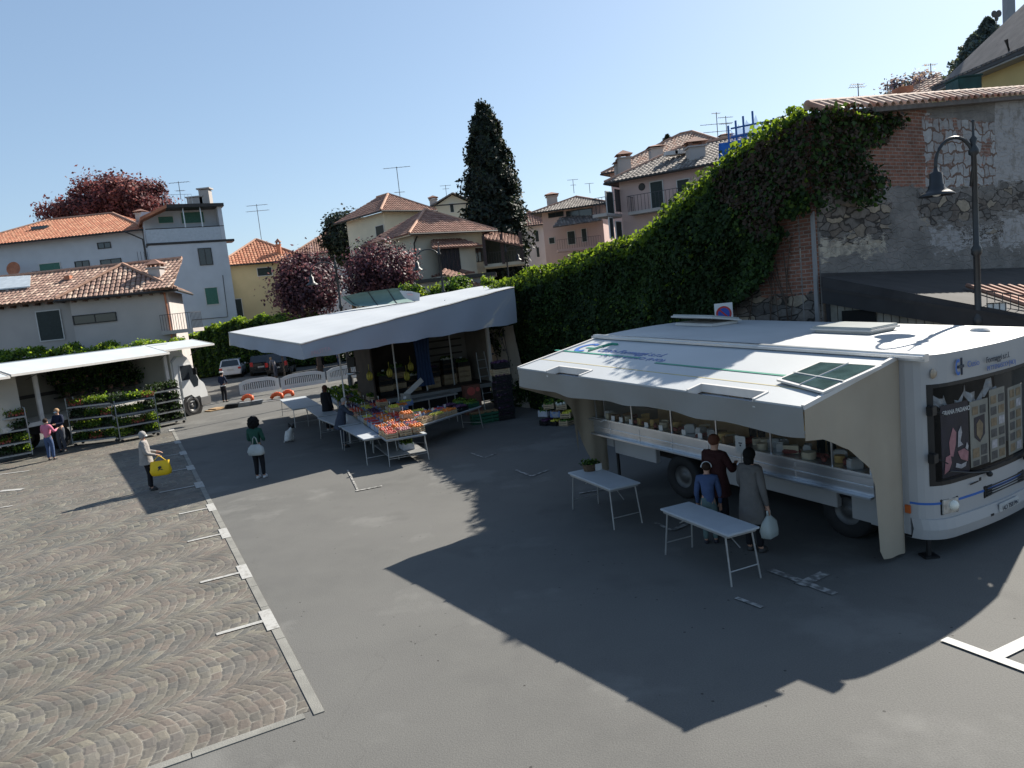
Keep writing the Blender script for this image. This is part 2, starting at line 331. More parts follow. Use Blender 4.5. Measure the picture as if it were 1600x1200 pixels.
# ================================================ WALLS AND IVY
WP, WD = V(5.2, 19.6, 0), V(-.47, .88, 0).normalized(); WN = V(-WD.y, WD.x, 0)             # WN points to the car park
K0 = WP+WD*(-3.75); KD = V(.84, .545, 0).normalized(); KN = V(KD.y, -KD.x, 0)            # the tall brick wall leaves the corner K0
def wallpt(s, h, d=0): return WP+WD*s+WN*d+V(0, 0, h)
def kpt(s, h, d=0): return K0+KD*s+KN*d+V(0, 0, h)
def ktop(s): return 7.42+s*.093
def uvwall(px, py): P = PL(px, py, WP, WN); return (P-WP).dot(WD), P.z
def uvk(px, py): P = PL(px, py, K0, KN); return (P-K0).dot(KD), P.z
def brick_tree(N, L, b, nb, tc, O, D, patches, bricks=True):
    """wall coordinates (metres along, metres up) then masonry with patches of stone and plaster"""
    mp = N.new('ShaderNodeMapping'); mp.vector_type = 'TEXTURE'; mp.inputs['Location'].default_value = O; mp.inputs['Rotation'].default_value = (0, 0, math.atan2(D.y, D.x)); L.new(tc, mp.inputs['Vector'])
    s = N.new('ShaderNodeSeparateXYZ'); L.new(mp.outputs[0], s.inputs[0]); cx = N.new('ShaderNodeCombineXYZ'); L.new(s.outputs[0], cx.inputs[0]); L.new(s.outputs[2], cx.inputs[1])
    uv = cx.outputs[0]; U, Z = s.outputs[0], s.outputs[2]
    br = N.new('ShaderNodeTexBrick'); br.inputs['Scale'].default_value = 1; br.inputs['Brick Width'].default_value = .27; br.inputs['Row Height'].default_value = .085; br.inputs['Mortar Size'].default_value = .011
    br.inputs['Color1'].default_value = (.25, .11, .075, 1); br.inputs['Color2'].default_value = (.17, .085, .06, 1); br.inputs['Mortar'].default_value = (.24, .2, .17, 1)
    L.new(uv, br.inputs['Vector']); bc = nb.mix(.55, br.outputs['Color'], nb.ramp(nb.noise(uv, 1.6, 6, .7), (.3, .2), (.7, .75)), 'OVERLAY')
    st = N.new('ShaderNodeTexVoronoi'); st.feature = 'DISTANCE_TO_EDGE'; st.inputs['Scale'].default_value = 1.9
    m2 = N.new('ShaderNodeMapping'); m2.inputs['Scale'].default_value = (1, 3.0, 1); L.new(uv, m2.inputs['Vector'])
    nz = N.new('ShaderNodeTexNoise'); nz.inputs['Scale'].default_value = 2.2; L.new(uv, nz.inputs['Vector']); ad = N.new('ShaderNodeVectorMath'); ad.operation = 'MULTIPLY_ADD'; L.new(nz.outputs['Color'], ad.inputs[0]); ad.inputs[1].default_value = (.7, .7, 0); L.new(m2.outputs[0], ad.inputs[2])
    L.new(ad.outputs[0], st.inputs['Vector']); sc = N.new('ShaderNodeTexVoronoi'); sc.inputs['Scale'].default_value = 1.9; L.new(ad.outputs[0], sc.inputs['Vector'])
    sepc = N.new('ShaderNodeSeparateColor'); L.new(sc.outputs['Color'], sepc.inputs[0]); rnd = sepc.outputs[0]
    joint = nb.ramp(st.outputs['Distance'], (.02, 0), (.06, 1))
    rub = nb.mix(joint, (.045, .04, .036), nb.ramp(rnd, (0, (.10, .095, .09)), (.4, (.17, .155, .14)), (.75, (.12, .10, .085)), (1, (.34, .29, .22))))
    rub = nb.mix(.6, rub, nb.ramp(nb.noise(uv, 5, 6, .7), (.3, .2), (.7, .75)), 'OVERLAY')
    bb = N.new('ShaderNodeTexBrick'); bb.inputs['Scale'].default_value = 1; bb.inputs['Brick Width'].default_value = .52; bb.inputs['Row Height'].default_value = .29; bb.inputs['Mortar Size'].default_value = .028; bb.inputs['Mortar Smooth'].default_value = .2; bb.squash = .7; bb.squash_frequency = 2
    bb.inputs['Color1'].default_value = (.38, .38, .375, 1); bb.inputs['Color2'].default_value = (.27, .26, .255, 1); bb.inputs['Mortar'].default_value = (.15, .10, .08, 1)
    a3 = N.new('ShaderNodeVectorMath'); a3.operation = 'MULTIPLY_ADD'; L.new(nz.outputs['Color'], a3.inputs[0]); a3.inputs[1].default_value = (.55, .5, 0); L.new(uv, a3.inputs[2]); L.new(a3.outputs[0], bb.inputs['Vector'])
    blk = nb.mix(nb.ramp(nb.noise(uv, 1.5, 5, .6), (.56, 0), (.6, .9)), bb.outputs['Color'], bc)
    blk = nb.mix(.35, blk, nb.ramp(nb.noise(uv, 6, 5), (.3, .3), (.7, .7)), 'OVERLAY')
    gp = nb.mix(nb.ramp(nb.noise(uv, 1.1, 7, .65), (.4, 0), (.62, 1)), (.15,.142,.132), (.225,.21,.195))
    wp = nb.mix(nb.ramp(nb.noise(uv, 2.5, 7, .75), (.40, 0), (.5, 1)), (.23,.215,.2), (.33,.32,.315))
    yp = nb.mix(nb.ramp(nb.noise(uv, 3.0, 7, .75), (.4, 0), (.55, 1)), (.22, .20, .17), (.40, .36, .29))
    src = {'brick': bc, 'rubble': rub, 'block': blk, 'grey': gp, 'white': wp, 'yellow': yp}
    c = src[patches[0]]
    wob = nb.m('MULTIPLY', nb.m('SUBTRACT', nb.noise(uv, 1.7, 6, .7), .5), 1.0); wob2 = nb.m('MULTIPLY', nb.m('SUBTRACT', nb.noise(m2.outputs[0], 1.9, 6, .7), .5), 1.0)
    for kind, u0, u1, z0, z1, rg in patches[1:]:
        uu = nb.m('MULTIPLY_ADD', wob, rg*2.2+.3, U); zz = nb.m('MULTIPLY_ADD', wob2, rg*2.2+.3, Z)
        f = nb.m('MULTIPLY', nb.m('MULTIPLY', nb.m('GREATER_THAN', uu, u0), nb.m('LESS_THAN', uu, u1)), nb.m('MULTIPLY', nb.m('GREATER_THAN', zz, z0), nb.m('LESS_THAN', zz, z1)))
        c = nb.mix(f, c, src[kind])
    L.new(c, b.inputs['Base Color']); b.inputs['Roughness'].default_value = .92; b.inputs['Specular IOR Level'].default_value = .15
    h = nb.m('ADD', nb.m('MULTIPLY', joint, .6), nb.noise(uv, 14, 5, .7)); bp = N.new('ShaderNodeBump'); bp.inputs['Strength'].default_value = .7; bp.inputs['Distance'].default_value = .035; L.new(h, bp.inputs['Height']); L.new(bp.outputs[0], b.inputs['Normal'])
def kb(kind, x0, y0, x1, y1, rg=.3):
    a, b = uvk(x0, y1), uvk(x1, y0); return (kind, a[0], b[0], a[1], b[1], rg)
KM = gmat('old_masonry', lambda *a: brick_tree(*a, K0-kpt(5, 0, -.2), KD, ['grey', kb('brick', 1200, 150, 1446, 295, .15), kb('block', 1447, 190, 1556, 292, .12), kb('white', 1557, 150, 1700, 283, .1),
    kb('rubble', 1278, 310, 1390, 378, .8), kb('yellow', 1282, 372, 1384, 404, .5), kb('rubble', 1435, 296, 1560, 352, .7), kb('white', 1455, 352, 1556, 392, .6), kb('rubble', 1560, 285, 1700, 330, .5), kb('white', 1564, 330, 1700, 388, .6), kb('rubble', 1500, 355, 1566, 372, .9)]))
WM = gmat('old_brickwork', lambda *a: brick_tree(*a, WP-wallpt(4, 0, -.2), WD, ['rubble', ('brick', -4, -2.0, 3.6, 9, .35), ('rubble', -4, 1, 0, 2.8, .5)]))
COPP = [mat('roof_tile_pale', (.42, .29, .22), .85, .3, 3, .3, 30), mat('roof_tile_red', (.36, .19, .13), .85, .3, 3, .3, 30)]
# low-to-high wall under the ivy, with the brick pier at its near end
prof = [(12.2, 4.4), (8, 4.75), (5, 5.05), (2.3, 5.3), (.8, 5.9), (-.4, 6.4), (-1.6, 6.85), (-2.6, 7.2), (-3.75, 7.42)]
t = thing('garden_wall', wallpt(4, 0, -.2), 'old stone and brick garden wall mostly hidden under the ivy, stepping up to the right', 'wall')
g = MB(); g.prism([wallpt(max(s, -3.71), h, 0) for s, h in [(12.2, 0)]+prof+[(-3.75, 0)]], -WN*.45); g.build('masonry', WM, t)
g = MB(); zc = uvwall(1272, 400)[1]; g.prism([wallpt(-3.70, 0, .003), wallpt(-3.70, 5.4, .003), wallpt(-3.62, 5.3, .003), wallpt(-3.58, 0, .003)], WN*.05); g.build('pier_render', mat('grey_render', (.2, .2, .2), .9, .2, 2, .4, 20), t)
t = thing('brick_wall', kpt(5, 0, -.2), 'tall ruined wall of red brick, white blocks and rubble under a tiled coping', 'wall')
g = MB(); g.prism([kpt(.04, 0), kpt(13, 0), kpt(13, ktop(13)), kpt(.04, ktop(.04))], -KN*.5); g.build('masonry', KM, t)
g = MB(); s = .05
while s < 12.9:      # hollow-tile coping: a row of half-round tiles across the wall, ridge tiles along it
    z = ktop(s)+.02; A = kpt(s, z-.02, .34); B = kpt(s, z+.22, -.1)
    n = 7; r = .105; vs = []
    for P in (A, B):
        for k in range(n):
            a = math.pi*k/(n-1); vs.append(P+KD*(r*math.cos(a))+V(0, 0, r*.9*math.sin(a)))
    vs += [p-V(0, 0, .02) for p in vs]
    fs = [(k, k+1, n+k+1, n+k) for k in range(n-1)]+[(2*n+k+1, 2*n+k, 3*n+k, 3*n+k+1) for k in range(n-1)]+[(k+1, k, 2*n+k, 2*n+k+1) for k in range(n-1)]
    g.add(vs, fs, random.choice((0, 0, 1))); s += .32
s = .05
while s < 12.9:
    z = ktop(s)+.2; g.tube([kpt(s-.03, z+.02, -.1), kpt(s+.44, z+.055, -.1)], [.105, .125], 10, mi=0); s += .43
g.build('tile_coping', COPP, t)
g = MB(); g.prism([kpt(.0, ktop(0)-.1, .26), kpt(13, ktop(13)-.1, .26), kpt(13, ktop(13), .26), kpt(.0, ktop(0), .26)], -KN*.8); g.build('coping_bed', mat('mortar_bed', (.12, .105, .095), .9, .2, 5, .4, 30), t)

# ivy
IV = [mat('ivy_leaf_dark', (.016, .034, .011), .6, .3, .9, transl=.22, spec=.15), mat('ivy_leaf_mid', (.038, .074, .020), .6, .35, .9, transl=.32, spec=.15), mat('ivy_leaf_bright', (.10, .16, .025), .55, .3, 1, transl=.5, spec=.15), mat('ivy_leaf_brown', (.045, .03, .02), .8, .35, 1, transl=.15)]
BARK = mat('bark', (.07, .05, .038), .9, .3, 5, .7, 25)
poly = [(770, 443), (800, 414), (850, 404), (900, 393), (950, 380), (1000, 361), (1050, 318), (1100, 274), (1130, 245), (1180, 210), (1215, 180), (1240, 168), (1300, 172), (1390, 182), (1402, 198), (1352, 233), (1332, 258), (1362, 268), (1366, 300), (1340, 326), (1290, 300), (1276, 330), (1226, 345), (1242, 365), (1222, 395), (1215, 430), (1182, 460), (1150, 482), (1110, 505), (1095, 540), (1095, 900), (770, 900)]
PXS = np.array(poly, float)
def inpoly(x, y):
    c = np.zeros(len(x), bool); n = len(PXS); j = n-1
    for i in range(n):
        xi, yi, xj, yj = *PXS[i], *PXS[j]
        c ^= ((yi > y) != (yj > y)) & (x < (xj-xi)*(y-yi)/(yj-yi+1e-12)+xi); j = i
    return c
def pxs(P):
    v = P-np.array(CC); d = v@np.array(_F); return 800+FP*(v@np.array(CR))/d, 600-FP*(v@np.array(CU))/d
def lump(a, b): return .5+.25*(np.sin(a*1.9+1.3*np.sin(b*1.7))+np.sin(b*2.6+1.1*np.sin(a*1.1+2)))*.9+.12*np.sin(a*5.3+b*3.1)+.1*np.sin(b*7.1-a*4.2)
t = thing('ivy', wallpt(3, 0, .3), 'dense dark green ivy covering the stepped wall behind the stalls, bright at its top edge', 'climbing plant')
n = 125000; s = rng.uniform(-3.8, 12.2, n); h = rng.uniform(0, 7.9, n); hm = np.interp(-s, [-p[0] for p in prof], [p[1] for p in prof]); th = .30+.30*lump(s, h)
P = np.array(WP)+np.outer(s, np.array(WD))+np.array([0, 0, 1])*h[:, None]
x, y = pxs(P); ok = inpoly(x+rng.normal(0, 3, n), y+rng.normal(0, 3, n)) & (h < hm+.25+.25*lump(s*1.3, s*0))
dep = np.where(h > hm, rng.uniform(-.35, .35, n), th*rng.uniform(.55, 1.05, n)**1)
P = P+np.outer(dep, np.array(WN)); P, hh, ss, hm2, dd = P[ok], h[ok], s[ok], hm[ok], dep[ok]
u = rng.uniform(0, 1, len(P)); br = np.clip((hh-2.2)/5, .1, .9)*.55+.22*np.sin(ss*1.5+hh*1.1)
mi = np.where(u < .42, 0, np.where(u < .42+br, 1, 0)); mi = np.where((u > .93) & (lump(ss*.8, hh) > .5), 2, mi); mi = np.where((hm2-hh < .28) & (rng.uniform(0, 1, len(P)) < .72), 2, mi)  # top fringe mostly brighter leaves: its backlight is painted into the colour
brown = (ss < -1.2) & (hh > 5.4+.5*np.sin(ss*3)) & (rng.uniform(0, 1, len(P)) < .62) & (hm2-hh > .1); mi = np.where(brown, 3, mi)
leafmesh('leaves', P, .10, IV, t, nrm=np.tile(np.array(WN)*1.1+np.array([0, 0, .55]), (len(P), 1)), nj=.75, aspect=1.25, mi=mi)
n = 15000; s = rng.uniform(-.2, 4.5, n); h = rng.uniform(2, 7.9, n); P = np.array(K0)+np.outer(s, np.array(KD))+np.array([0, 0, 1])*h[:, None]; x, y = pxs(P)
ok = inpoly(x+rng.normal(0, 4, n), y+rng.normal(0, 4, n)) & (h < 7.45+s*.09+.12); P = P+np.outer(rng.uniform(.04, .34, n)*(.5+lump(s, h)), np.array(KN)); P, hh, ss = P[ok], h[ok], s[ok]
u = rng.uniform(0, 1, len(P)); mi = np.where(u < .4, 3, np.where(u < .68, 0, 1)); mi = np.where(hh < 5.6, np.where(u < .55, 1, 0), mi)
leafmesh('leaves', P, .10, IV, t, nrm=np.tile(np.array(KN)+np.array([0, 0, .4]), (len(P), 1)), nj=.8, aspect=1.3, mi=mi)
n = 1700; s = rng.uniform(.15, 1.9, n); P = np.array(K0)+np.outer(s, np.array(KD))+np.outer(rng.uniform(-.1, .45, n), np.array(KN))+np.array([0, 0, 1])*(7.30+rng.uniform(0, .15, n)*(2.0-s)/1.8)[:, None]
leafmesh('leaves', P, .10, IV, t, nj=1., aspect=1.3, mi=rng.choice(4, size=n, p=[.3, .25, .2, .25]))
# woody mat behind the leaves, so that no masonry shows through
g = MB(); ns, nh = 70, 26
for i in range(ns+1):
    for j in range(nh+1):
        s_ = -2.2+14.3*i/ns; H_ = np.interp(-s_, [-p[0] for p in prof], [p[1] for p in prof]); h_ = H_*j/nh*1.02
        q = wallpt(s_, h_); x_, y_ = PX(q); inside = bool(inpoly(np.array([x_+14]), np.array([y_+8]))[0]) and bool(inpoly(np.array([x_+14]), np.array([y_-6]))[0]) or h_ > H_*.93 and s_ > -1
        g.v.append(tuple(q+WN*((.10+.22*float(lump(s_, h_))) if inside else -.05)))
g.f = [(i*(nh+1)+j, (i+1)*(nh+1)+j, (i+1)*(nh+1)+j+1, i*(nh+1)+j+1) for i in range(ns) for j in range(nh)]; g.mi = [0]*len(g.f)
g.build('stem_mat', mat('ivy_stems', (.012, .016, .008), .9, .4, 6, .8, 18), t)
g = MB()
for k in range(22):
    s_ = random.uniform(-3.2, -.5); h_ = random.uniform(2.2, 3.6); pts = [wallpt(s_, h_, .05)]
    for q in range(5): s_ += random.uniform(-.12, .16); h_ += random.uniform(.3, .6); pts.append(wallpt(min(max(s_, -3.6), 2), h_, .06))
    g.tube(pts, .012, 4)
g.build('stems', BARK, t)

# slatted lean-to between the car park and the tall wall
F0 = K0+V(.05, -.05, 0)
FD = V(.70, -.714, 0).normalized(); FN = V(-FD.y, FD.x, 0)*-1
def fpt(s, z, d=0): return F0+FD*s+FN*d+V(0, 0, z)
t = thing('lean_to_shed', fpt(2.5, 0), 'low dark lean-to shed with vertical board cladding under the masonry wall', 'shed')
TAR = mat('dark_fascia', (.018, .018, .02), .7, .2, 3)
g = MB(); zt = lambda s: 3.72-.23*s
s = 0.12; L_ = 6.2
while s < L_:
    g.prism([fpt(s, 0), fpt(s+.14, 0), fpt(s+.14, zt(s+.14)-.3), fpt(s, zt(s)-.3)], FN*-.03); s += .155
slat = g.build('board_cladding', mat('weathered_boards', (.11, .105, .085), .85, .25, 1.2, .4, 12, col2=(.26, .25, .22)), t)
g = MB(); g.prism([fpt(0, 0, -.05), fpt(L_, 0, -.05), fpt(L_, zt(L_)-.3, -.05), fpt(0, zt(0)-.3, -.05)], FN*-.02); g.build('backing', TAR, t)
g = MB(); g.prism([fpt(0, zt(0)-.32, .12), fpt(L_, zt(L_)-.38, .12), fpt(L_, zt(L_), .12), fpt(0, zt(0)+.02, .12)], FN*-.06); g.build('fascia', TAR, t)
g = MB(); a, b = uvk(1275, 420), uvk(1650, 404)
Q = [fpt(0, zt(0)+.03, .13), fpt(L_, zt(L_)+.03, .13), kpt(11, 3.45, .02), kpt(0, 4.05, .02)]
g.add(Q+[q-V(0, 0, .07) for q in Q], [(0, 1, 2, 3), (7, 6, 5, 4), (0, 4, 5, 1), (1, 5, 6, 2), (2, 6, 7, 3), (3, 7, 4, 0)]); g.build('roof_deck', mat('dark_felt', (.03, .028, .028), .9, .3, 2), t)
g = MB()
for k in range(10):
    f = .72+k*.03; a = Q[0].lerp(Q[1], f); b_ = Q[3].lerp(Q[2], .35+k*.045)
    g.tube([a+V(0, 0, .06), a.lerp(b_, .6)+V(0, 0, .06)], .05, 6)
g.build('roof_tiles', COPP[1], t)
g = MB(); s0 = .5
for k in range(26):
    f = k/25; p = fpt(3.0+3.2*f, zt(3.0+3.2*f)+.05, -.3); g.tube([p, p+V(0, 0, .33)], .008, 5)
for dz in (.04, .33): g.tube([fpt(3.0, zt(3.0)+.05+dz, -.3), fpt(6.2, zt(6.2)+.05+dz, -.3)], .012, 5)
g.build('rail', IRON, t)
g = MB(); g.box(fpt(.72, 3.05, .03), (.7, .02, .30), 0, ax=Matrix((FD, FN, V(0, 0, 1))).transposed()); g.build('opening', mat('black_void', (.004, .004, .004), .9), t)
t2 = thing('window_grille', fpt(3.35, 1.9, .06), 'small white barred window panel set in the shed boards behind the big lamp post', 'grille')
g = MB(); ax_ = Matrix((FD, FN, V(0, 0, 1))).transposed(); cw = PL(1557, 490, F0+FN*.06, FN)
for k in range(4): g.box(cw+FD*(-.15+.1*k), (.012, .02, .42), ax=ax_)
for z_ in (-.2, 0, .2): g.box(cw+V(0, 0, z_), (.32, .025, .02), ax=ax_)
g.build('bars', TAR, t2); g = MB(); g.box(cw-FN*.012, (.32, .008, .42), ax=ax_); g.build('pane', mat('milk_glass', (.4, .44, .46), .3), t2)
# ================================================ HOUSES
def wallm(name, col, var=.06): return mat(name, col, .9, var, .9, .15, 12, spec=.2)
GREY_W, BEIGE_W, BLUE_W, YEL_W, CREAM_W, PINK_W, PALE_W = (wallm('render_warm_grey', (.40, .365, .34)), wallm('render_beige', (.44, .40, .375)), wallm('render_white', (.50, .52, .55)),
    wallm('render_yellow', (.56, .45, .26)), wallm('render_cream', (.60, .56, .44)), wallm('render_pink', (.55, .40, .36)), wallm('render_pale', (.5, .47, .45)))
T_RED = [mat('tile_red', (.40, .16, .09), .85, .25, 2.5, .3, 30), mat('tile_red_pale', (.46, .22, .13), .85, .25, 2.5, .3, 30)]
T_BRN = [mat('tile_brown', (.25, .155, .12), .85, .3, 2.5, .3, 30), mat('tile_tan', (.42, .30, .23), .85, .3, 2.5, .3, 30)]
T_RUS = [mat('tile_russet', (.27, .145, .105), .85, .25, 2, .3, 30), mat('tile_russet_pale', (.33, .19, .14), .85, .25, 2, .3, 30)]
T_GRY = [mat('tile_grey', (.17, .145, .13), .85, .25, 2, .3, 30), mat('tile_grey_pale', (.27, .24, .21), .85, .25, 2, .3, 30)]
RIDGE = mat('ridge_tile', (.45, .26, .18), .85, .2, 4); DARKM = mat('dark_gutter', (.03, .026, .024), .5, .2, 4); WOOD = mat('brown_timber', (.12, .06, .035), .7, .3, 5)
GLS = mat('window_glass', (.02, .025, .03), .08, .1, 2, spec=.7); SHUTG = mat('green_shutter', (.05, .15, .11), .6, .12, 6); SHUTD = mat('dark_shutter', (.02, .03, .028), .6, .2, 6); SHUTB = mat('brown_shutter', (.06, .035, .03), .6, .2, 6)
TRIM = mat('pale_trim', (.55, .53, .5), .8, .08, 4); ALU = mat('aluminium', (.5, .52, .54), .35, .08, 5, metal=.7); IRONR = mat('railing_iron', (.05, .05, .055), .5, .1, 5)
def under(m): return m
def troof(name, quad, mats, par, pitch=.26, row=.42, thick=.05):
    """planar roof slope (convex polygon, first edge is the eave) covered with rows of curved tiles that stand proud of it"""
    Q = [Vector(q) for q in quad]; u = (Q[1]-Q[0]).normalized(); n = u.cross(Q[-1]-Q[0]).normalized()
    if n.z < 0: n = -n
    v = n.cross(u)
    if v.dot(Q[-1]-Q[0]) < 0: v = -v
    pts = [((q-Q[0]).dot(u), (q-Q[0]).dot(v)) for q in Q]; g = MB()
    g.prism(Q, -n*.09, 2)
    u0, u1 = min(p[0] for p in pts), max(p[0] for p in pts); c = u0+pitch/2
    while c < u1:
        ys = []
        for i in range(len(pts)):
            (xa, ya), (xb, yb) = pts[i], pts[(i+1) % len(pts)]
            if (xa-c)*(xb-c) < 0: ys.append(ya+(yb-ya)*(c-xa)/(xb-xa))
        if len(ys) >= 2:
            lo, hi = min(ys), max(ys); k = max(1, int((hi-lo)/row)); r = pitch*.42; st = (hi-lo)/k if hi-lo < row else row
            y = lo-.04
            while y < hi-.05:
                y2 = min(y+row, hi); vs = []
                for (yy, lift) in ((y, .035), (y2, .0)):
                    for a in (0, .33, .67, 1):
                        an = math.pi*a; vs.append(Q[0]+u*(c-r*math.cos(an))+v*yy+n*(lift+thick*1.25*math.sin(an)))
                g.add(vs, [(0, 1, 5, 4), (1, 2, 6, 5), (2, 3, 7, 6), (0, 3, 2, 1)], random.choice((0, 0, 1))); y += row
        c += pitch
    return g.build(name, [mats[0], mats[1], mats[2] if len(mats) > 2 else WOOD if mats is T_BRN else mats[0]], par)
def house(nm, label, A, B, zt, depth, wm, tm, rise=2., over=.5, kind='hip', zb=-.2, cat='house', pitch=.3, ridge_m=RIDGE, row=.45, hipin=None):
    """A, B: left and right end of the facade facing the camera (xy)"""
    A, B = V(A.x, A.y, 0), V(B.x, B.y, 0); d = (B-A).normalized(); back = V(-d.y, d.x, 0)
    if back.y < 0: back = -back
    h = thing(nm, (A+B)/2, label, cat); L_ = (B-A).length
    C, D = B+back*depth, A+back*depth
    g = MB(); g.prism([p+V(0, 0, zb) for p in (A, B, C, D)], (0, 0, zt-zb)); g.build('wall', wm, h)
    if kind:
        o = over; a, b, c, e = (A-d*o-back*o, B+d*o-back*o, C+d*o+back*o, D-d*o+back*o); W = depth+2*o; LL = L_+2*o; z0 = zt-.02
        a, b, c, e = [p+V(0, 0, z0) for p in (a, b, c, e)]
        if kind == 'hip':
            hi = hipin if hipin is not None else min(W/2, LL/2-.01)
            if LL >= W: r1 = a+d*hi+back*(W/2)+V(0, 0, rise); r2 = b-d*hi+back*(W/2)+V(0, 0, rise)
            else: r1 = r2 = None
            if r1 is None:
                m1 = (a+b)/2+back*(LL/2)+V(0, 0, rise); m2 = (c+e)/2-back*(LL/2)+V(0, 0, rise)
                troof('roof', [a, b, m1], tm, h, pitch, row); troof('roof', [b, c, m2, m1], tm, h, pitch, row); troof('roof', [e, a, m1, m2], tm, h, pitch, row)
                edges = [(a, m1), (b, m1), (m1, m2)]
            else:
                troof('roof', [a, b, r2, r1], tm, h, pitch, row); troof('roof', [e, a, r1], tm, h, pitch, row); troof('roof', [b, c, r2], tm, h, pitch, row); troof('roof', [c, e, r1, r2], tm, h, pitch*2, row*2)
                edges = [(a, r1), (b, r2), (r1, r2)]
            g = MB()
            for p, q in edges:
                if (p-q).length > .1: g.tube([p+V(0, 0, .07), q+V(0, 0, .07)], .11, 6)
            g.build('ridge', ridge_m, h)
        elif kind == 'gable_side':      # ridge runs parallel to the facade
            r1, r2 = (a+e)/2+V(0, 0, rise), (b+c)/2+V(0, 0, rise)
            troof('roof', [a, b, r2, r1], tm, h, pitch, row); troof('roof', [c, e, r1, r2], tm, h, pitch*2, row*2)
            g = MB(); g.prism([A+V(0, 0, zt-.01), D+V(0, 0, zt-.01), (A+D)/2+V(0, 0, zt+rise*.85)], d*L_); g.build('gable', wm, h)
        elif kind == 'gable_front':
            r1, r2 = (a+b)/2+V(0, 0, rise), (c+e)/2+V(0, 0, rise)
            troof('roof', [e, a, r1, r2], tm, h, pitch, row); troof('roof', [b, c, r2, r1], tm, h, pitch, row)
            g = MB(); g.prism([A+V(0, 0, zt-.01), B+V(0, 0, zt-.01), (A+B)/2+V(0, 0, zt+rise*.85)], back*depth); g.build('gable', wm, h)
        g = MB(); g.tube([a+V(0, 0, -.06)-back*.06, b+V(0, 0, -.06)-back*.06], .075, 8); g.tube([a-d*.06+V(0, 0, -.06), e-d*.06+V(0, 0, -.06)], .075, 8); g.tube([b+d*.06+V(0, 0, -.06), c+d*.06+V(0, 0, -.06)], .075, 8); g.build('gutter', DARKM, h)
    h['zt'] = zt
    return dict(o=h, A=A, B=B, C=C, D=D, d=d, back=back, zt=zt)
def onf(H, x, y, side='front'):
    O, d = {'front': (H['A'], H['d']), 'left': (H['D'], (H['A']-H['D']).normalized()), 'right': (H['B'], (H['C']-H['B']).normalized())}[side]
    n = V(d.y, -d.x, 0); P = PL(x, y, O, n); return O, d, n, (P-O).dot(d), P.z
def win(H, x0, y0, x1, y1, kind='glass', side='front', shut=None, open_=False, balcony=False, fr=DARKM):
    cx, cy = (x0+x1)/2, (y0+y1)/2; O, d, n, uc, zc = onf(H, cx, cy, side); w_ = abs(onf(H, x1, cy-(x1-cx)*.1, side)[3]-onf(H, x0, cy, side)[3]); h_ = abs(onf(H, cx, y0, side)[4]-onf(H, cx, y1, side)[4])
    ax = Matrix((d, n, V(0, 0, 1))).transposed(); P = O+d*uc+V(0, 0, zc); t_ = .06
    g = MB(); g.box(P+n*.03+V(0, 0, h_/2), (w_+t_, .08, t_), ax=ax); g.box(P+n*.03-V(0, 0, h_/2), (w_+t_, .08, t_), ax=ax)
    for s_ in (-1, 1): g.box(P+n*.03+d*(s_*w_/2), (t_, .078, h_-t_-.004), ax=ax)
    if kind == 'glass': g.box(P+n*.028, (.05, .06, h_-t_-.004), ax=ax)
    f = g.build('window', TRIM if kind in ('green', 'dark') else fr, H['o'])
    if kind == 'glass' or shut:
        q = MB(); q.box(P+n*.012, (w_-.02, .012, h_-.02), ax=ax); q.build('pane', GLS, f)
    if kind in ('green', 'dark', 'brown'):
        m_ = {'green': SHUTG, 'dark': SHUTD, 'brown': SHUTB}[kind]; q = MB(); q.box(P+n*.03, (w_-.04, .03, h_-.04), ax=ax)
        k = int(h_/.12)
        for i in range(k): q.box(P+n*.05+V(0, 0, -h_/2+(i+.5)*h_/k), (w_-.12, .02, .05), ax=ax)
        q.build('shutter', m_, f)
    if shut:
        for s_ in (-1, 1): q = MB(); q.box(P+n*.04+d*(s_*(w_*.5+w_*.26)), (w_*.48, .04, h_), ax=ax); q.build('shutter', shut, f)
    return P, d, n, w_, h_
def antenna(px, py0, py1, Y, label, arms=((0, .9), (.12, 1.1), (.75, .5)), m=IRONR):
    a, b = YD(px, py1, Y), YD(px, py0, Y); b = V(a.x, a.y, b.z); H_ = b.z-a.z
    t = thing('antenna', a, label, 'antenna', group='television antennas on the roofs')
    g = MB(); g.tube([a, b], .03, 6); g.build('mast', m, t)
    for f, w_ in arms:
        z = b.z-f*H_; g = MB(); c = V(a.x, a.y, z); g.tube([c-V(w_, 0, 0), c+V(w_, .2, 0)], .02, 4)
        for k in range(7): p = c+V(-w_+2*w_*k/6, .2*k/6, 0); g.tube([p-V(.03, .22, 0), p+V(.03, .22, 0)], .011, 4)
        g.build('aerial', m, t)
    return t
def chimney(H, px, py0, py1, Y, w_=.7, m=None, cap=True, name='chimney'):
    a = YD(px, py1, Y); z1 = YD(px, py0, Y).z; m = m or GREY_W; g = MB(); hh = z1-a.z
    g.box((a.x, a.y, a.z+hh*.29-.3), (w_, w_, hh*.58+.6)); g.box((a.x, a.y, a.z+hh*.60), (w_*1.25, w_*1.25, hh*.05)); c = g.build(name, m, H['o'])
    g = MB()
    for i in (-1, 1):
        for j in (-1, 1): g.box((a.x+i*w_*.4, a.y+j*w_*.4, a.z+hh*.69), (w_*.2, w_*.2, hh*.14))
    z = a.z+hh*.76; e = w_*.72; g.add([(a.x-e, a.y-e, z), (a.x+e, a.y-e, z), (a.x+e, a.y+e, z), (a.x-e, a.y+e, z), (a.x, a.y, z1)], [(0, 1, 4), (1, 2, 4), (2, 3, 4), (3, 0, 4), (3, 2, 1, 0)]); g.build('chimney_cap', T_RUS[0], c)
    return c
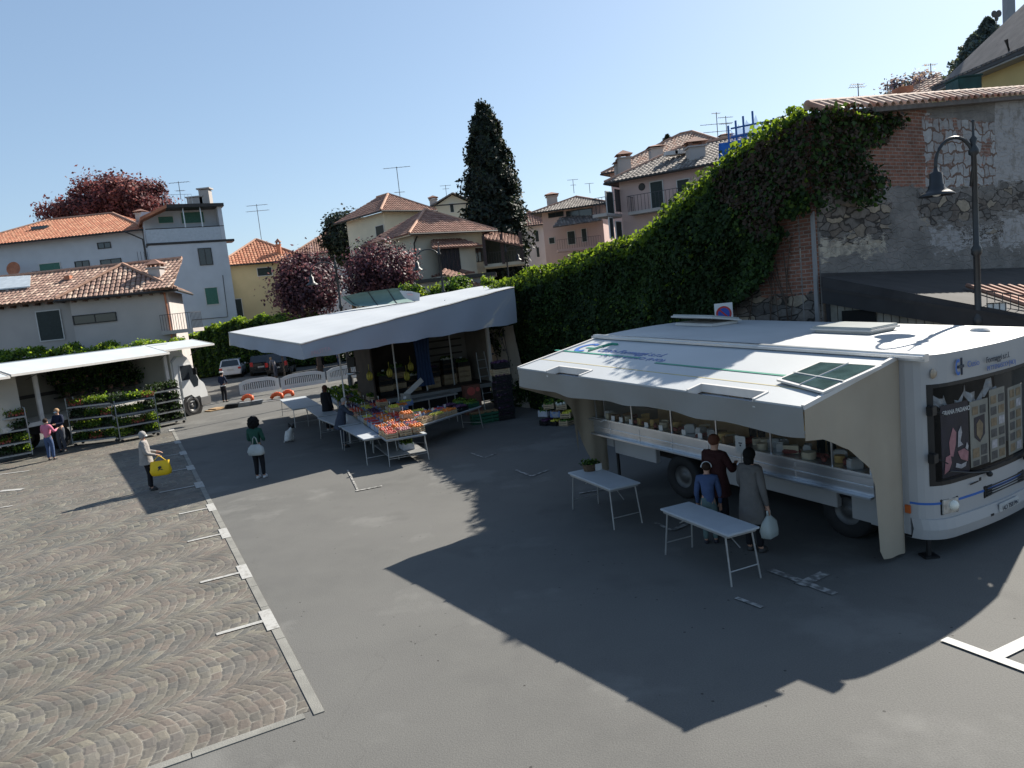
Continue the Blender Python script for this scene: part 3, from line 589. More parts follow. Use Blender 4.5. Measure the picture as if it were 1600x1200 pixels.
def railing(H, P0, P1, h_=1., n=14, m=None, name='balcony_railing', par=None):
    g = MB(); m = m or IRONR; P0, P1 = Vector(P0), Vector(P1)
    for k in range(n+1): p = P0.lerp(P1, k/n); g.tube([p, p+V(0, 0, h_)], .014, 4)
    g.bar(P0+V(0, 0, h_), P1+V(0, 0, h_), .05, .03); return g.build(name, m, par or H['o'])

# ---- near low house, brown curved tiles (two parts of one building)
Yn = 43
A, B = YD(110, 480, Yn), YD(262, 460, Yn+1.5); zt = YD(185, 460, Yn+.6).z
H1 = house('house', 'low grey-beige house with curved brown tiles right behind the flower truck', A, B, zt, 7, BEIGE_W, T_BRN, rise=1.9, over=.55, pitch=.27, ridge_m=mat('ridge_clay', (.33, .19, .13), .85, .2, 4))
A2, B2 = YD(-60, 500, Yn+1.2), YD(111, 478, Yn+1.2); z2 = YD(55, 472, Yn+1.2).z; dd = (B2-A2); dd.z = 0; dd.normalize(); bk = V(-dd.y, dd.x, 0)
g = MB(); g.prism([V(A2.x, A2.y, -.2), V(B2.x, B2.y, -.2), V(B2.x, B2.y, -.2)+bk*8, V(A2.x, A2.y, -.2)+bk*8], (0, 0, z2+.2)); g.build('wall', GREY_W, H1['o'])
H1b = dict(H1, A=V(A2.x, A2.y, 0), B=V(B2.x, B2.y, 0), d=dd, back=bk)
e0 = V(A2.x, A2.y, z2)-bk*.55; e1 = V(B2.x, B2.y, z2)-bk*.55+dd*6.3; troof('roof', [e0, e1, e1+bk*4.4+V(0, 0, 1.95)-dd*1.0, e0+bk*4.4+V(0, 0, 1.95)], T_BRN, H1['o'], .27)
g = MB(); g.tube([e0+bk*4.4+V(0, 0, 2.02), e1+bk*4.4+V(0, 0, 2.02)-dd*1.0], .11, 6); g.build('ridge', RIDGE, H1['o'])
g = MB()
for H_, n_ in ((H1, 9), (H1b, 9)):
    for k in range(n_):
        g = MB(); p = H_['A'].lerp(H_['B'], (k+.5)/n_)+V(0, 0, zt-.16 if H_ is H1 else z2-.16); g.box(p-H_['back']*.27, (.13, .6, .14), rz=math.atan2(H_['d'].y, H_['d'].x)); g.build('rafter', WOOD, H1['o'])
g = MB(); p0, p1 = H1['A'].copy(), H1['B'].copy()
for p, q in ((p0, p1),): g.bar(p+V(0, 0, zt-.06)-H1['back']*.57-H1['d']*.5, q+V(0, 0, zt-.06)-H1['back']*.57+H1['d']*.5, .03, .2)
g.build('fascia', WOOD, H1['o'])
win(H1, 115, 491, 182, 504, 'glass')
win(H1b, 60, 485, 98, 532, 'dark')
chimney(H1, 247, 404, 440, Yn+2.6, .7)
g = MB(); q = [PL(x, y, (e0+e1)/2+V(0, 0, .12), (bk*-1.95+V(0, 0, 4.4)).normalized()) for x, y in ((-20, 455), (47, 449), (48, 432), (-20, 436))]; g.prism(q, (0, 0, .08)); g.build('skylight', mat('skylight_glass', (.5, .54, .55), .25), H1['o'])
g = MB(); p = YD(107, 436, Yn+3.5); g.box(p-V(0, 0, .3), (.35, .35, 1.0)); g.build('flue', T_RED[0], H1['o'])
# small balcony on the right corner with plants
g = MB(); p = YD(286, 517, Yn+1.8); g.box(p, (1.9, 1.6, .22)); bal = g.build('balcony', GREY_W, H1['o'])
railing(H1, p+V(-.9, -.75, .1), p+V(.9, -.75, .1), .95, 12, par=bal, name='railing'); railing(H1, p+V(.9, -.75, .1), p+V(.9, .75, .1), .95, 8, par=bal, name='railing')
g = MB(); p = YD(262, 490, Yn+1.3); g.tube([V(p.x, p.y, zt), V(p.x+.02, p.y, 3.2)], .06, 8); g.build('downpipe', T_RED[0], H1['o'])

# ---- big pale house with red roof and tower
Yb = 68
A, B = YD(-40, 500, Yb), YD(238, 460, Yb); zt = YD(95, 373, Yb).z
H2 = house('house', 'large pale blue-white house with a bright red hipped roof, left of the yellow one', A, B, zt, 11, BLUE_W, T_RED, rise=2.6, over=.9, pitch=.3, hipin=6.0)
TA, TB = YD(237, 420, Yb-3.2), YD(357, 400, Yb-.2); dt = (TB-TA); dt.z = 0; dt.normalize(); bt = V(-dt.y, dt.x, 0)
ztop = YD(345, 322, Yb-.5).z; zfl = YD(345, 374, Yb-.5).z
g = MB(); a, b = V(TA.x, TA.y, -.2), V(TB.x, TB.y, -.2); g.prism([a, b, b+bt*9, a+bt*9], (0, 0, zfl+.2)); g.build('tower', BLUE_W, H2['o'])
H2t = dict(H2, A=V(TA.x, TA.y, 0), B=V(TB.x, TB.y, 0), d=dt, back=bt)
g = MB(); a2, b2 = V(TA.x, TA.y, zfl), V(TB.x, TB.y, zfl); g.prism([a2+bt*1.6, b2+bt*1.6, b2+bt*9, a2+bt*9], (0, 0, ztop-zfl)); g.prism([b2-dt*.35, b2, b2+bt*1.59, b2+bt*1.59-dt*.35], (0, 0, ztop-zfl)); g.build('attic_wall', BLUE_W, H2['o'])
g = MB(); g.prism([a2-bt*.05-dt*.1, b2-bt*.05+dt*.7, b2+bt*1.55+dt*.7, a2+bt*1.55-dt*.1], (0, 0, -.2)); g.build('loggia_floor', DARKM, H2['o'])
g = MB(); g.prism([a2+V(0, 0, .003), b2+V(0, 0, .003)-dt*.36, b2+V(0, 0, 1.15)-dt*.36, a2+V(0, 0, 1.15)], bt*.1); par_ = g.build('parapet', mat('pale_blue_panel', (.42, .46, .5), .7, .08, 6), H2['o'])
g = MB(); g.bar(a2+V(0, 0, 1.2)+bt*.05, b2+V(0, 0, 1.2)+bt*.05, .12, .06); g.build('handrail', DARKM, H2['o'])
g = MB(); tl = V(TA.x, TA.y, ztop)+dt*1.9; g.prism([tl-bt*.5, V(TB.x, TB.y, ztop)-bt*.3+dt*.2, V(TB.x, TB.y, ztop)+bt*9, tl+bt*9], (0, 0, .28)); g.build('roof_slab', DARKM, H2['o'])
g = MB(); g.prism([tl-bt*.5+V(0, 0, .28), tl-bt*.5, a2-bt*.6-dt*.3+V(0, 0, 1.9), a2-bt*.6-dt*.3+V(0, 0, 2.15)], bt*9.5); g.build('roof', T_RED[0], H2['o'])
for (x0, y0, x1, y1, k) in ((311, 388, 331, 414, 'glass'), (321, 449, 341, 476, 'green')): win(H2t, x0, y0, x1, y1, k)
HA = dict(H2t, A=H2t['A']+bt*1.6, B=H2t['B']+bt*1.6); win(HA, 247, 338, 271, 349, 'green'); win(HA, 283, 331, 319, 349, 'green')
for f in (.5, .72): g = MB(); p = a2.lerp(b2, f); g.tube([p+V(0, 0, 1.2), p+V(0, 0, ztop-zfl)], .05, 6); g.build('loggia_post', ALU, H2['o'])
for x0, y0, x1, y1, k in ((153, 379, 173, 388, 'glass'), (62, 411, 95, 424, 'green'), (118, 408, 140, 421, 'glass'), (158, 405, 190, 420, 'glass')): win(H2, x0, y0, x1, y1, k)
g = MB(); p = [PL(x, y, TA-bt*.08, bt) for x, y in ((196, 362), (224, 374), (231, 414))]; g.tube([V(q.x, q.y-.1, q.z) for q in p], .07, 8); g.build('downpipe', DARKM, H2['o'])
g = MB(); p = [PL(x, y, V(TA.x, TA.y, 0)-bt*.04, bt) for x, y in ((348, 430), (356, 495), (300, 500))]; g.tube(p, .03, 6); g.build('gas_pipe', IRONR, H2['o'])
pc = V(TB.x, TB.y, ztop+.28)+bt*2-dt*.9
g = MB(); g.box(pc+V(-.9, 0, .45), (1.4, .8, .9)); g.box(pc+V(0, 0, .75), (.9, .8, 1.5)); g.box(pc+V(-.9, 0, .98), (1.6, 1., .1)); g.box(pc+V(0, 0, 1.62), (1.2, 1., .12)); g.build('chimney', GREY_W, H2['o'])
railing(H2, tl+V(0, 0, .28)+bt*2, tl+V(0, 0, .28)+bt*2+dt*2.4, 1.2, 8, m=ALU, name='roof_railing')
g = MB()
for k in range(18): p = YD(150+k*5.4, 0, Yb-1.2); z = YD(150+k*5.4, 418, Yb-1.2).z; g.tube([V(p.x, Yb-1.2, z-1), V(p.x, Yb-1.2, z+1.0)], .02, 4)
p0, p1 = YD(50, 424, Yb-1.2), YD(242, 416, Yb-1.2); g.bar(p0, p1, .04); g.bar(p0-V(0, 0, .9), p1-V(0, 0, .9), .12); g.build('terrace_railing', IRONR, H2['o'])
chimney(H2, 222, 326, 345, Yb+4, .8); g = MB(); q = YD(66, 356, Yb+3); g.box(q, (1.5, 1., .25)); g.build('roof_window', GLS, H2['o'])
g = MB(); p = YD(21, 420, Yb-1.3); g.lathe(p, [(0, -.12), (.35, -.1), (.62, .02)], 18, ax=Matrix.Rotation(math.radians(80), 3, 'X')); g.build('dish', T_RED[0], H2['o'])
antenna(283, 283, 312, Yb+3, 'small antenna on the tower of the large pale house', ((.05, .9), (.5, .35)))

# ---- little yellow house
A, B = YD(355, 470, 71), YD(482, 460, 74); zt = YD(400, 411, 72).z
H3 = house('house', 'small yellow house with an orange-red hipped roof beside the large pale one', A, B, zt, 7.5, YEL_W, T_RED, rise=2.6, over=.55)
win(H3, 402, 418, 425, 431, 'dark'); win(H3, 362, 467, 380, 510, 'dark'); chimney(H3, 437, 372, 397, 74, .38, T_RED[0])
antenna(411, 318, 392, 77, 'tall double antenna above the little yellow house', ((.02, 1.0), (.14, 1.1), (.8, .55)))
# ---- blue-white house behind it
A, B = YD(468, 430, 94), YD(572, 420, 96); zt = YD(520, 394, 95).z
H4 = house('house', 'distant white house with a russet hipped roof, half hidden by the dark evergreen', A, B, zt, 9, BLUE_W, T_RUS, rise=3.0, over=.8); win(H4, 504, 403, 524, 415, 'glass', shut=SHUTD)
# ---- cream house: upper block and lower wing
A, B = YD(568, 370, 72), YD(604, 370, 66); 
zt = YD(604, 329, 66).z
A, B = YD(604, 370, 66.5), YD(668, 370, 69.5)
H5 = house('house', 'cream two-level house with stepped russet hipped roofs left of the tall cypress', A, B, zt, 6.4, CREAM_W, T_RUS, rise=1.9, over=.8, pitch=.26)
win(H5, 588, 352, 601, 372, 'dark', 'left')
A, B = YD(650, 400, 59.5), YD(756, 390, 63.5); z5 = YD(647, 366, 59.2).z; d5 = B-A; d5.z = 0; d5.normalize(); b5 = V(-d5.y, d5.x, 0); A, B = V(A.x, A.y, -.2), V(B.x, B.y, -.2)
g = MB(); g.prism([A, B, B+b5*6.5, A+b5*6.5], (0, 0, z5+.2)); g.build('wall', CREAM_W, H5['o'])
a, b = A-d5*.9-b5*.9, B+d5*.9-b5*.9; a.z = b.z = z5; c, e = b+b5*8.3, a+b5*8.3; r = (a+b)/2+b5*4.15; r = V(r.x, r.y, YD(672, 327, r.y).z)
for q in ([a, b, r], [b, c, r], [e, a, r]): troof('roof', q, T_RUS, H5['o'], .25)
g = MB(); [g.tube([p+V(0, 0, .05), r+V(0, 0, .05)], .11, 6) for p in (a, b)]; g.build('ridge', RIDGE, H5['o'])
g = MB(); g.tube([a+V(0, 0, -.06)-b5*.08, b+V(0, 0, -.06)-b5*.08], .08, 6); g.build('gutter', DARKM, H5['o'])
H5w = dict(H5, A=V(A.x, A.y, 0), B=V(B.x, B.y, 0), D=V(A.x, A.y, 0)+b5*6.5, d=d5, back=b5)
win(H5w, 632, 396, 646, 417, 'dark', 'left'); win(H5w, 741, 388, 752, 409, 'glass', shut=SHUTD)
# bay with its own little roof
p = YD(678, 392, 59.3); q = YD(742, 386, 61.7); db = (q-p); db.z = 0; db.normalize(); zb0 = YD(710, 387, 60.5).z
g = MB(); P_, Q_ = V(p.x, p.y, 0), V(q.x, q.y, 0)
g.prism([P_+V(0, 0, zb0-3.4), Q_+V(0, 0, zb0-3.4), Q_+V(0, 0, zb0-2.2), P_+V(0, 0, zb0-2.2)], b5*1.2); g.prism([Q_-db*1.6+V(0, 0, zb0-2.19), Q_+V(0, 0, zb0-2.19), Q_+V(0, 0, zb0), Q_-db*1.6+V(0, 0, zb0)], b5*1.2); bay = g.build('bay', CREAM_W, H5['o'])
g = MB(); g.prism([P_+V(0, 0, zb0-2.19)+db*.3, Q_-db*1.62+V(0, 0, zb0-2.19), Q_-db*1.62+V(0, 0, zb0-.02), P_+db*.3+V(0, 0, zb0-.02)], b5*.05); g.build('window', GLS, bay)
g = MB()
for k in range(6): pp = (P_+db*.3).lerp(Q_-db*1.62, k/5); g.bar(pp+V(0, 0, zb0-2.19)-b5*.02, pp+V(0, 0, zb0-.02)-b5*.02, .05)
g.build('mullion', DARKM, bay)
a, b = P_-db*.5-b5*.6+V(0, 0, zb0), Q_+db*.5-b5*.6+V(0, 0, zb0); troof('roof', [a, b, b+b5*2-db*1.3+V(0, 0, .95), a+b5*2+db*1.3+V(0, 0, .95)], T_RUS, H5['o'], .28)
a, b = YD(676, 433, 60), YD(742, 425, 60); troof('roof', [a, b, b+b5*1.6-db*.6+V(0, 0, .5), a+b5*1.6+db*.6+V(0, 0, .5)], T_RUS, H5['o'], .28)
# covered terrace on the right
a, b = YD(757, 372, 60), YD(817, 384, 60); g = MB()
c_, e_ = a+V(0, 6, 1.2), b+V(0, 6, 1.0); troof('terrace_roof', [a, b, e_, c_], T_RUS, H5['o'], .3)
g = MB(); a, b = YD(756, 410, 61), YD(820, 405, 61); g.box(((a.x+b.x)/2, 63, a.z-.3), (b.x-a.x, 4, .25)); g.build('terrace_floor', CREAM_W, H5['o']); railing(H5, V(a.x, 61, a.z-.17), V(b.x, 61, a.z-.17), .9, 16, name='terrace_railing')
for px in (758, 786, 816): g = MB(); p = YD(px, 400, 60.6); g.box((p.x, p.y, a.z+.9), (.25, .25, 2.4)); g.build('terrace_post', SHUTB, H5['o'])
g = MB(); g.box(((a.x+b.x)/2, 65.5, a.z+.9), (b.x-a.x, .2, 2.6)); g.build('terrace_back', SHUTD, H5['o'])
g = MB(); q = A+V(0, 0, z5)-d5*.1-b5*.1; g.tube([q-b5*.6, q-V(0, 0, .5), V(q.x, q.y, 1)], .06, 6); g.build('downpipe', DARKM, H5['o'])
antenna(625, 260, 307, 70, 'tall antenna on the apex of the cream house', ((.02, 1.2), (.85, .45)))
# ---- gabled house behind
A, B = YD(684, 350, 95), YD(738, 345, 96); zt = YD(705, 319, 95).z
H6 = house('house', 'cream gabled house peeping out between the cream villa and the cypress', A, B, zt, 8, CREAM_W, T_GRY, rise=1.4, over=.7, kind='gable_front'); win(H6, 703, 318, 709, 332, 'dark'); chimney(H6, 678, 305, 322, 96, .9)
antenna(698, 289, 308, 97, 'little antenna behind the cream gabled house', ((.03, .7), (.3, .4)))
# ---- garage
A, B = YD(655, 450, 54), YD(770, 440, 54); zt = YD(700, 438, 54).z
HG = house('garage', 'low grey garage with a dark flat roof behind the round bushes', A, B, zt, 5, GREY_W, T_GRY, kind=None, cat='garage')
g = MB(); g.prism([HG['A']+V(-.3, -.4, zt), HG['B']+V(.3, -.4, zt), HG['C']+V(.3, .3, zt), HG['D']+V(-.3, .3, zt)], (0, 0, .25)); g.build('flat_roof', DARKM, HG['o'])
a, b = YD(690, 428, 53.4), YD(757, 448, 53.4); troof('porch_roof', [a, b, b+V(0, 3, .5), a+V(0, 3, .5)], T_RUS, HG['o'], .28)
# ---- far pink row
A, B = YD(812, 400, 92), YD(857, 395, 92); zt = YD(835, 352, 92).z
H7 = house('house', 'far pale pink terrace at the left end of the pink houses, beside the cypress', A, B, zt, 9, PALE_W, T_RUS, rise=1.9, over=.7)
for q in ((815, 360, 820, 378), (836, 360, 842, 378), (816, 386, 821, 402), (838, 386, 843, 402)): win(H7, *q, 'dark')
A, B = YD(852, 390, 80), YD(945, 380, 78); zt = YD(890, 326, 79).z
H8 = house('house', 'middle pink house with grey roofs, a covered balcony and glazed loggia', A, B, zt, 9, PINK_W, T_GRY, rise=1.5, over=.9)
for q in ((857, 332, 880, 339), (885, 328, 925, 341), (858, 371, 867, 381), (887, 361, 899, 382), (909, 357, 917, 378)): win(H8, *q, 'dark' if q[1] > 350 else 'glass')
a, b = YD(864, 355, 76.5), YD(940, 344, 76.5); troof('canopy_roof', [a, b, b+V(0, 2.6, 1.1), a+V(1, 2.6, 1.1)], T_GRY, H8['o'], .3)
a, b = YD(872, 392, 76.5), YD(940, 386, 76.5); g = MB(); g.box(((a.x+b.x)/2, 77.3, a.z), (b.x-a.x, 1.8, .25)); g.build('balcony', PINK_W, H8['o']); railing(H8, V(a.x, 76.5, a.z+.1), V(b.x, 76.5, a.z+.1), 1., 18)
chimney(H8, 863, 300, 318, 83, 1.1)
antenna(897, 280, 302, 84, 'thin antenna on the roof of the middle pink house', ((.02, .6), (.4, .3))); antenna(922, 286, 302, 84, 'short antenna near the right end of the grey roofs', ((.02, .5),))
# ---- main pink house: a left return wall and the front
Cn = YD(975, 380, 50); A = V(Cn.x, Cn.y, 0); B = YD(1230, 380, 44.5); B = V(B.x, B.y, 0); zt = YD(975, 283, 50).z
H9 = house('house', 'tall pink house with dark shutters, grey tiled roof and brick chimneys above the ivy', A, B, zt, 9, PINK_W, T_GRY, rise=2.1, over=.7, pitch=.28, hipin=3.4)
win(H9, 1017, 283, 1037, 325, 'dark'); win(H9, 1058, 280, 1078, 300, 'dark')
for q, k in (((948, 300, 959, 334), 'dark'), ((963, 297, 972, 330), 'glass'), ((963, 346, 972, 372), 'dark'), ((953, 340, 959, 372), 'dark')): win(H9, *q, k, 'left')
for (x, y, wd, sd) in ((1028, 329, 3.3, 'front'), (962, 336, 2.8, 'left')):
    O, d, n, u_, z_ = onf(H9, x, y, sd); P = O+d*u_+V(0, 0, z_); ax = Matrix((d, n, V(0, 0, 1))).transposed()
    g = MB(); g.box(P+n*.5, (wd, 1., .2), ax=ax); bal = g.build('balcony', GREY_W, H9['o']); railing(H9, P+n*.95-d*wd/2+V(0, 0, .1), P+n*.95+d*wd/2+V(0, 0, .1), 1., 14, par=bal, name='railing')
    for s_ in (-1, 1): railing(H9, P+n*.02+d*s_*wd/2+V(0, 0, .1), P+n*.95+d*s_*wd/2+V(0, 0, .1), 1., 4, par=bal, name='railing')
O, d, n, u_, z_ = onf(H9, 1003, 292, 'front'); g = MB(); g.lathe(O+d*u_+V(0, 0, z_)+n*.02, [(0, .02), (.2, .02), (.24, 0)], 14, ax=Matrix((d, V(0, 0, 1), n)).transposed()); g.build('vent', DARKM, H9['o'])
chimney(H9, 1088, 213, 256, 48.5, 1.0); chimney(H9, 976, 234, 268, 52, .8); chimney(H9, 968, 249, 272, 52.6, .6)
for q in ((1048, 238, 1062, 241), (1063, 236, 1080, 240)):
    p = YD(q[0], q[1]+2, 50); g = MB(); g.box(p, (.8, .6, .25)); g.build('roof_window', TRIM, H9['o'])
# ---- orange roofs behind
A, B = YD(955, 290, 68), YD(1150, 262, 62); A.z = B.z = 0; zt = YD(1050, 252, 65).z
H10 = house('house', 'long orange-tan roof rising behind the main pink house', A, B, zt, 10, PINK_W, COPP, rise=3.0, over=.6)
chimney(H10, 1025, 226, 243, 63, 1.0); chimney(H10, 1134, 208, 222, 62, .8)
antenna(1122, 175, 218, 60, 'antenna with three cross arms on the orange-tan roof', ((.03, .35), (.42, 1.3), (.7, 1.1))); antenna(1136, 181, 215, 60, 'second antenna on the orange-tan roof, nearest the blue scaffolding', ((.05, .6), (.35, .5)))
# ---- scaffolding with blue netting
t = thing('scaffolding', YD(1170, 250, 42), 'scaffolding wrapped in bright blue netting on the skyline above the ivy', 'scaffolding')
BLUN = mat('blue_netting', (.02, .13, .48), .8, .2, 3, .5, 12); BLUP = mat('blue_pole', (.03, .12, .35), .5)
g = MB(); xs = [1142, 1154, 1166, 1181, 1195, 1213]; tops = [196, 188, 181, 173, 190, 184]
for x, tp in zip(xs, tops): a, b = YD(x, 262, 42), YD(x, tp, 42); g.tube([V(a.x, 42, a.z-3), V(a.x, 42, b.z)], .06, 6); g.tube([V(a.x, 43.3, a.z-3), V(a.x, 43.3, b.z-1)], .06, 6)
for dy in (0, -22, -45): a, b = YD(1142, 228+dy*.6, 42), YD(1213, 214+dy*.6, 42); g.tube([a, b], .05, 6)
g.build('poles', BLUP, t)
g = MB(); a, b, c_, e_ = YD(1123, 268, 41.5), YD(1175, 262, 41.5), YD(1172, 217, 41.5), YD(1123, 224, 41.5); g.prism([a, b, c_, e_], (0, .02, 0)); g.build('netting', BLUN, t)
m, N_, L__, b_ = nodes('thin_netting'); b_.inputs['Base Color'].default_value = (.05, .25, .7, 1); b_.inputs['Alpha'].default_value = .42
g = MB()
for k in range(5):
    x0, x1 = xs[k], xs[k+1]; n_ = 8; top = []
    for j in range(n_+1): f = j/n_; top.append(YD(x0+(x1-x0)*f, (tops[k]+(tops[k+1]-tops[k])*f)+6+10*math.sin(math.pi*f), 42.02))
    bot = [YD(x0+(x1-x0)*j/n_, 222, 42.02) for j in range(n_+1)]; g.add(top+bot, [(j, j+1, n_+2+j, n_+1+j) for j in range(n_)])
g.build('thin_netting', m, t)
# ---- top right: yellow house behind the brick wall
Yr = 26
P1, P2 = YD(1452, 142, Yr+6), YD(1680, 52, Yr-4)
t = thing('house', V(22, 30, 0), 'yellow house with deep dark eaves in the top right corner', 'house'); H11 = dict(o=t)
a, b = YD(1455, 139, 33), YD(1700, 34, 24); bk = V(.5, .86, 0)
R_ = [a, b, b+bk*7+V(0, 0, 3.6), a+bk*7+V(2, 0, 1.9)]; troof('roof', R_, T_GRY, t, .3)
g = MB(); g.prism([a-V(0, 0, .12)-bk*.05, b-V(0, 0, .12)-bk*.05, b-bk*.05+V(0, 0, .1), a-bk*.05+V(0, 0, .1)], bk*.12); g.build('fascia', DARKM, t)
w0, w1 = a+bk*1.3, b+bk*1.3; g = MB(); g.prism([V(w0.x, w0.y, -.2), V(w1.x, w1.y, -.2), w1-V(0, 0, .1), w0-V(0, 0, .1)], bk*6); g.build('wall', wallm('render_ochre', (.55, .43, .2)), t)
g = MB(); c0, c1 = a-V(0, 0, .14), b-V(0, 0, .14); g.prism([c0, c1, w1-V(0, 0, .1), w0-V(0, 0, .1)], (0, 0, -.05)); g.build('soffit', mat('soffit_boards', (.28, .27, .25), .8, .15, 4), t)
a2_, b2_ = YD(1480, 131, 31), YD(1700, 75, 26.5); g = MB(); g.tube([YD(1572, 62, 28.4), YD(1578, 84, 28.4), YD(1610, 84, 28)], .07, 8); g.build('downpipe', DARKM, t)
t = thing('house', YD(1400, 160, 45), 'low roof of pale flat tiles just behind the wall coping', 'house'); H12 = dict(o=t)
a, b, r1 = YD(1352, 168, 44), YD(1480, 160, 40), YD(1388, 147, 45); troof('roof', [a, b, YD(1470, 146, 46), r1], COPP, t, .28)
g = MB(); g.prism([V(a.x, a.y, -.2), V(b.x, b.y, -.2), b, a], (.5, 4, 0)); g.build('wall', GREY_W, t)
g = MB(); p = YD(1411, 150, 44); g.box(p, (.8, .8, .9)); g.build('chimney', T_RED[0], t)
t = thing('water_tank', YD(1513, 148, 30), 'dark green box tank behind the coping under the yellow house', 'tank')
a, b = YD(1496, 149, 27), YD(1532, 143, 27); g = MB(); g.box(((a.x+b.x)/2, 27.3, (a.z+.2)), (b.x-a.x, .8, .75)); g.box(((a.x+b.x)/2, 27.3, a.z+.6), (b.x-a.x+.08, .88, .06)); g.box(((a.x+b.x)/2, 27.2, a.z*.5-.1), (.15, .15, a.z)); g.build('tank', mat('tank_green', (.01, .05, .045), .5, .3, 3), t, bevel=.02)
antenna(1342, 130, 163, 44, 'antenna standing just left of the pale flat-tiled roof', ((.03, .4), (.15, .5), (.62, .35))); antenna(1387, 127, 142, 46, 'tiny antenna on the pale flat-tiled roof apex', ((.4, .2),)); antenna(1455, 99, 125, 48, 'antenna above the lilac bush', ((.05, .45), (.5, .25)))
t = thing('mast', V(YD(1581, 50, 40).x, 42, 0), 'thick grey metal mast cut by the top edge behind the yellow roof', 'mast'); p = YD(1581, 50, 42); g = MB(); g.prism([V(p.x-.22, 42, 0), V(p.x+.22, 42, 0), V(p.x+.22, 42.4, 0), V(p.x-.22, 42.4, 0)], (0, 0, 26)); g.build('mast_shaft', mat('mast_grey', (.2, .22, .25), .5, .1, 3), t)
t = thing('weather_vane', YD(1557, 35, 43), 'tiny heart-shaped finial above the conifer, by the mast', 'finial'); p = YD(1557, 25, 43); g = MB(); g.tube([p-V(0, 0, 6), p], .02, 5)
g.ball(p+V(-.13, 0, .12), (.17, .06, .2)); g.ball(p+V(.13, 0, .12), (.17, .06, .2)); g.ball(p-V(0, 0, .1), (.12, .05, .2)); g.build('finial', IRONR, t)
# ================================================ TREES, HEDGES, LAMPS
def crown(par, c, R, n, size, mats, clumps=60, shell=.55, csize=.22, name='crown', squash=0., zcut=-.9, wts=None):
    c = np.array(c, float); R = np.array(R, float)
    d = rng.normal(size=(clumps, 3)); d /= np.linalg.norm(d, axis=1)[:, None]; d[:, 2] = np.where(d[:, 2] < zcut, -d[:, 2], d[:, 2])
    rad = shell+(1-shell)*rng.uniform(0, 1, clumps)**.6; cen = c+d*R*rad[:, None]*rng.uniform(.85, 1.12, clumps)[:, None]
    k = rng.integers(0, clumps, n); off = rng.normal(size=(n, 3))*R.mean()*csize*rng.uniform(.5, 1.2, clumps)[k][:, None]
    P = cen[k]+off; up = (P-c)/R
    mk = rng.choice(len(mats), size=clumps, p=wts); mi = np.where(rng.uniform(0, 1, n) < .7, mk[k], rng.choice(len(mats), size=n, p=wts))
    return leafmesh(name, P, size, mats, par, nrm=up*.9+np.array([0, 0, .3]), nj=.8, mi=mi)
def trunk(par, base, top, r, limbs=7, spread=2., m=BARK):
    base, top = Vector(base), Vector(top); g = MB(); H_ = (top-base).length
    pts = [base.lerp(top, f)+V(random.uniform(-.1, .1)*r*3, random.uniform(-.1, .1), 0)*(1 if 0 < f < 1 else 0) for f in (0, .12, .35, .6, .85, 1)]
    g.tube(pts, [r*1.35, r, r*.85, r*.65, r*.4, r*.15], 9)
    for k in range(limbs):
        f = .35+.5*k/limbs; p = base.lerp(top, f); a = k*2.4; q = p+V(math.cos(a)*spread, math.sin(a)*spread, H_*.22)
        g.tube([p, p.lerp(q, .5)+V(0, 0, H_*.03), q], [r*.42, r*.25, r*.07], 6)
    return g.build('trunk', m, par, smooth=True)
TR = (1.5, 1.25, 1.15)
RL = [mat('copper_leaf_dark', (.06, .022, .026), .7, .25, 1, transl=.25, tcol=TR), mat('copper_leaf', (.15, .05, .05), .7, .25, 1, transl=.3, tcol=TR), mat('copper_leaf_light', (.24, .10, .09), .7, .25, 1, transl=.3, tcol=TR)]
PLL = [mat('plum_leaf_dark', (.04, .018, .028), .6, .3, 1, transl=.2, tcol=TR), mat('plum_leaf', (.11, .05, .062), .6, .3, 1, transl=.3, tcol=TR), mat('plum_leaf_light', (.26, .13, .14), .6, .3, 1, transl=.3, tcol=TR)]
DKL = [mat('evergreen_dark', (.008, .014, .010), .7, .3, 1, transl=.1), mat('evergreen', (.016, .028, .016), .7, .3, 1, transl=.12), mat('evergreen_light', (.035, .05, .025), .7, .3, 1, transl=.15)]
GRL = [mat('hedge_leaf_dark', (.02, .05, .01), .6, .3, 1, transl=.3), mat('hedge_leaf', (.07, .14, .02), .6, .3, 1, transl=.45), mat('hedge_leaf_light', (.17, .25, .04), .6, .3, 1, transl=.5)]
BLF = [mat('blue_conifer', (.05, .075, .08), .7, .3, 1, transl=.15), mat('blue_conifer_light', (.11, .14, .13), .7, .3, 1, transl=.2)]
def zat(px, py, Y): return YD(px, py, Y).z
# copper beech behind the pale house
Y = 92; c = YD(182, 330, Y); t = thing('beech_tree', V(c.x, Y, 0), 'copper-red broad tree rising behind the red roof on the left', 'tree')
trunk(t, (c.x, Y, 0), (c.x, Y, c.z+1), .45, 9, 4.5); crown(t, (c.x, Y, c.z), (7.4, 6.0, 3.2), 42000, .26, RL, 170, .15, .12, wts=[.35, .4, .25])
# plum trees
for (px, py, Y, R, n, lb, tz) in ((482, 448, 50, (2.05, 2.0, 1.9), 13000, 'dark purple plum tree in front of the small yellow house', 0), (594, 425, 56, (2.75, 2.3, 1.7), 15000, 'wide purple plum tree with pinkish sprays before the cream house', 0)):
    c = YD(px, py, Y); t = thing('plum_tree', V(c.x, Y, 0), lb, 'tree', group='purple plum trees'); trunk(t, (c.x, Y, 0), (c.x, Y, c.z+.6), .17, 9, 1.2); crown(t, (c.x, Y, c.z), R, n, .15, PLL, 90, .25, .24, wts=[.4, .38, .22])
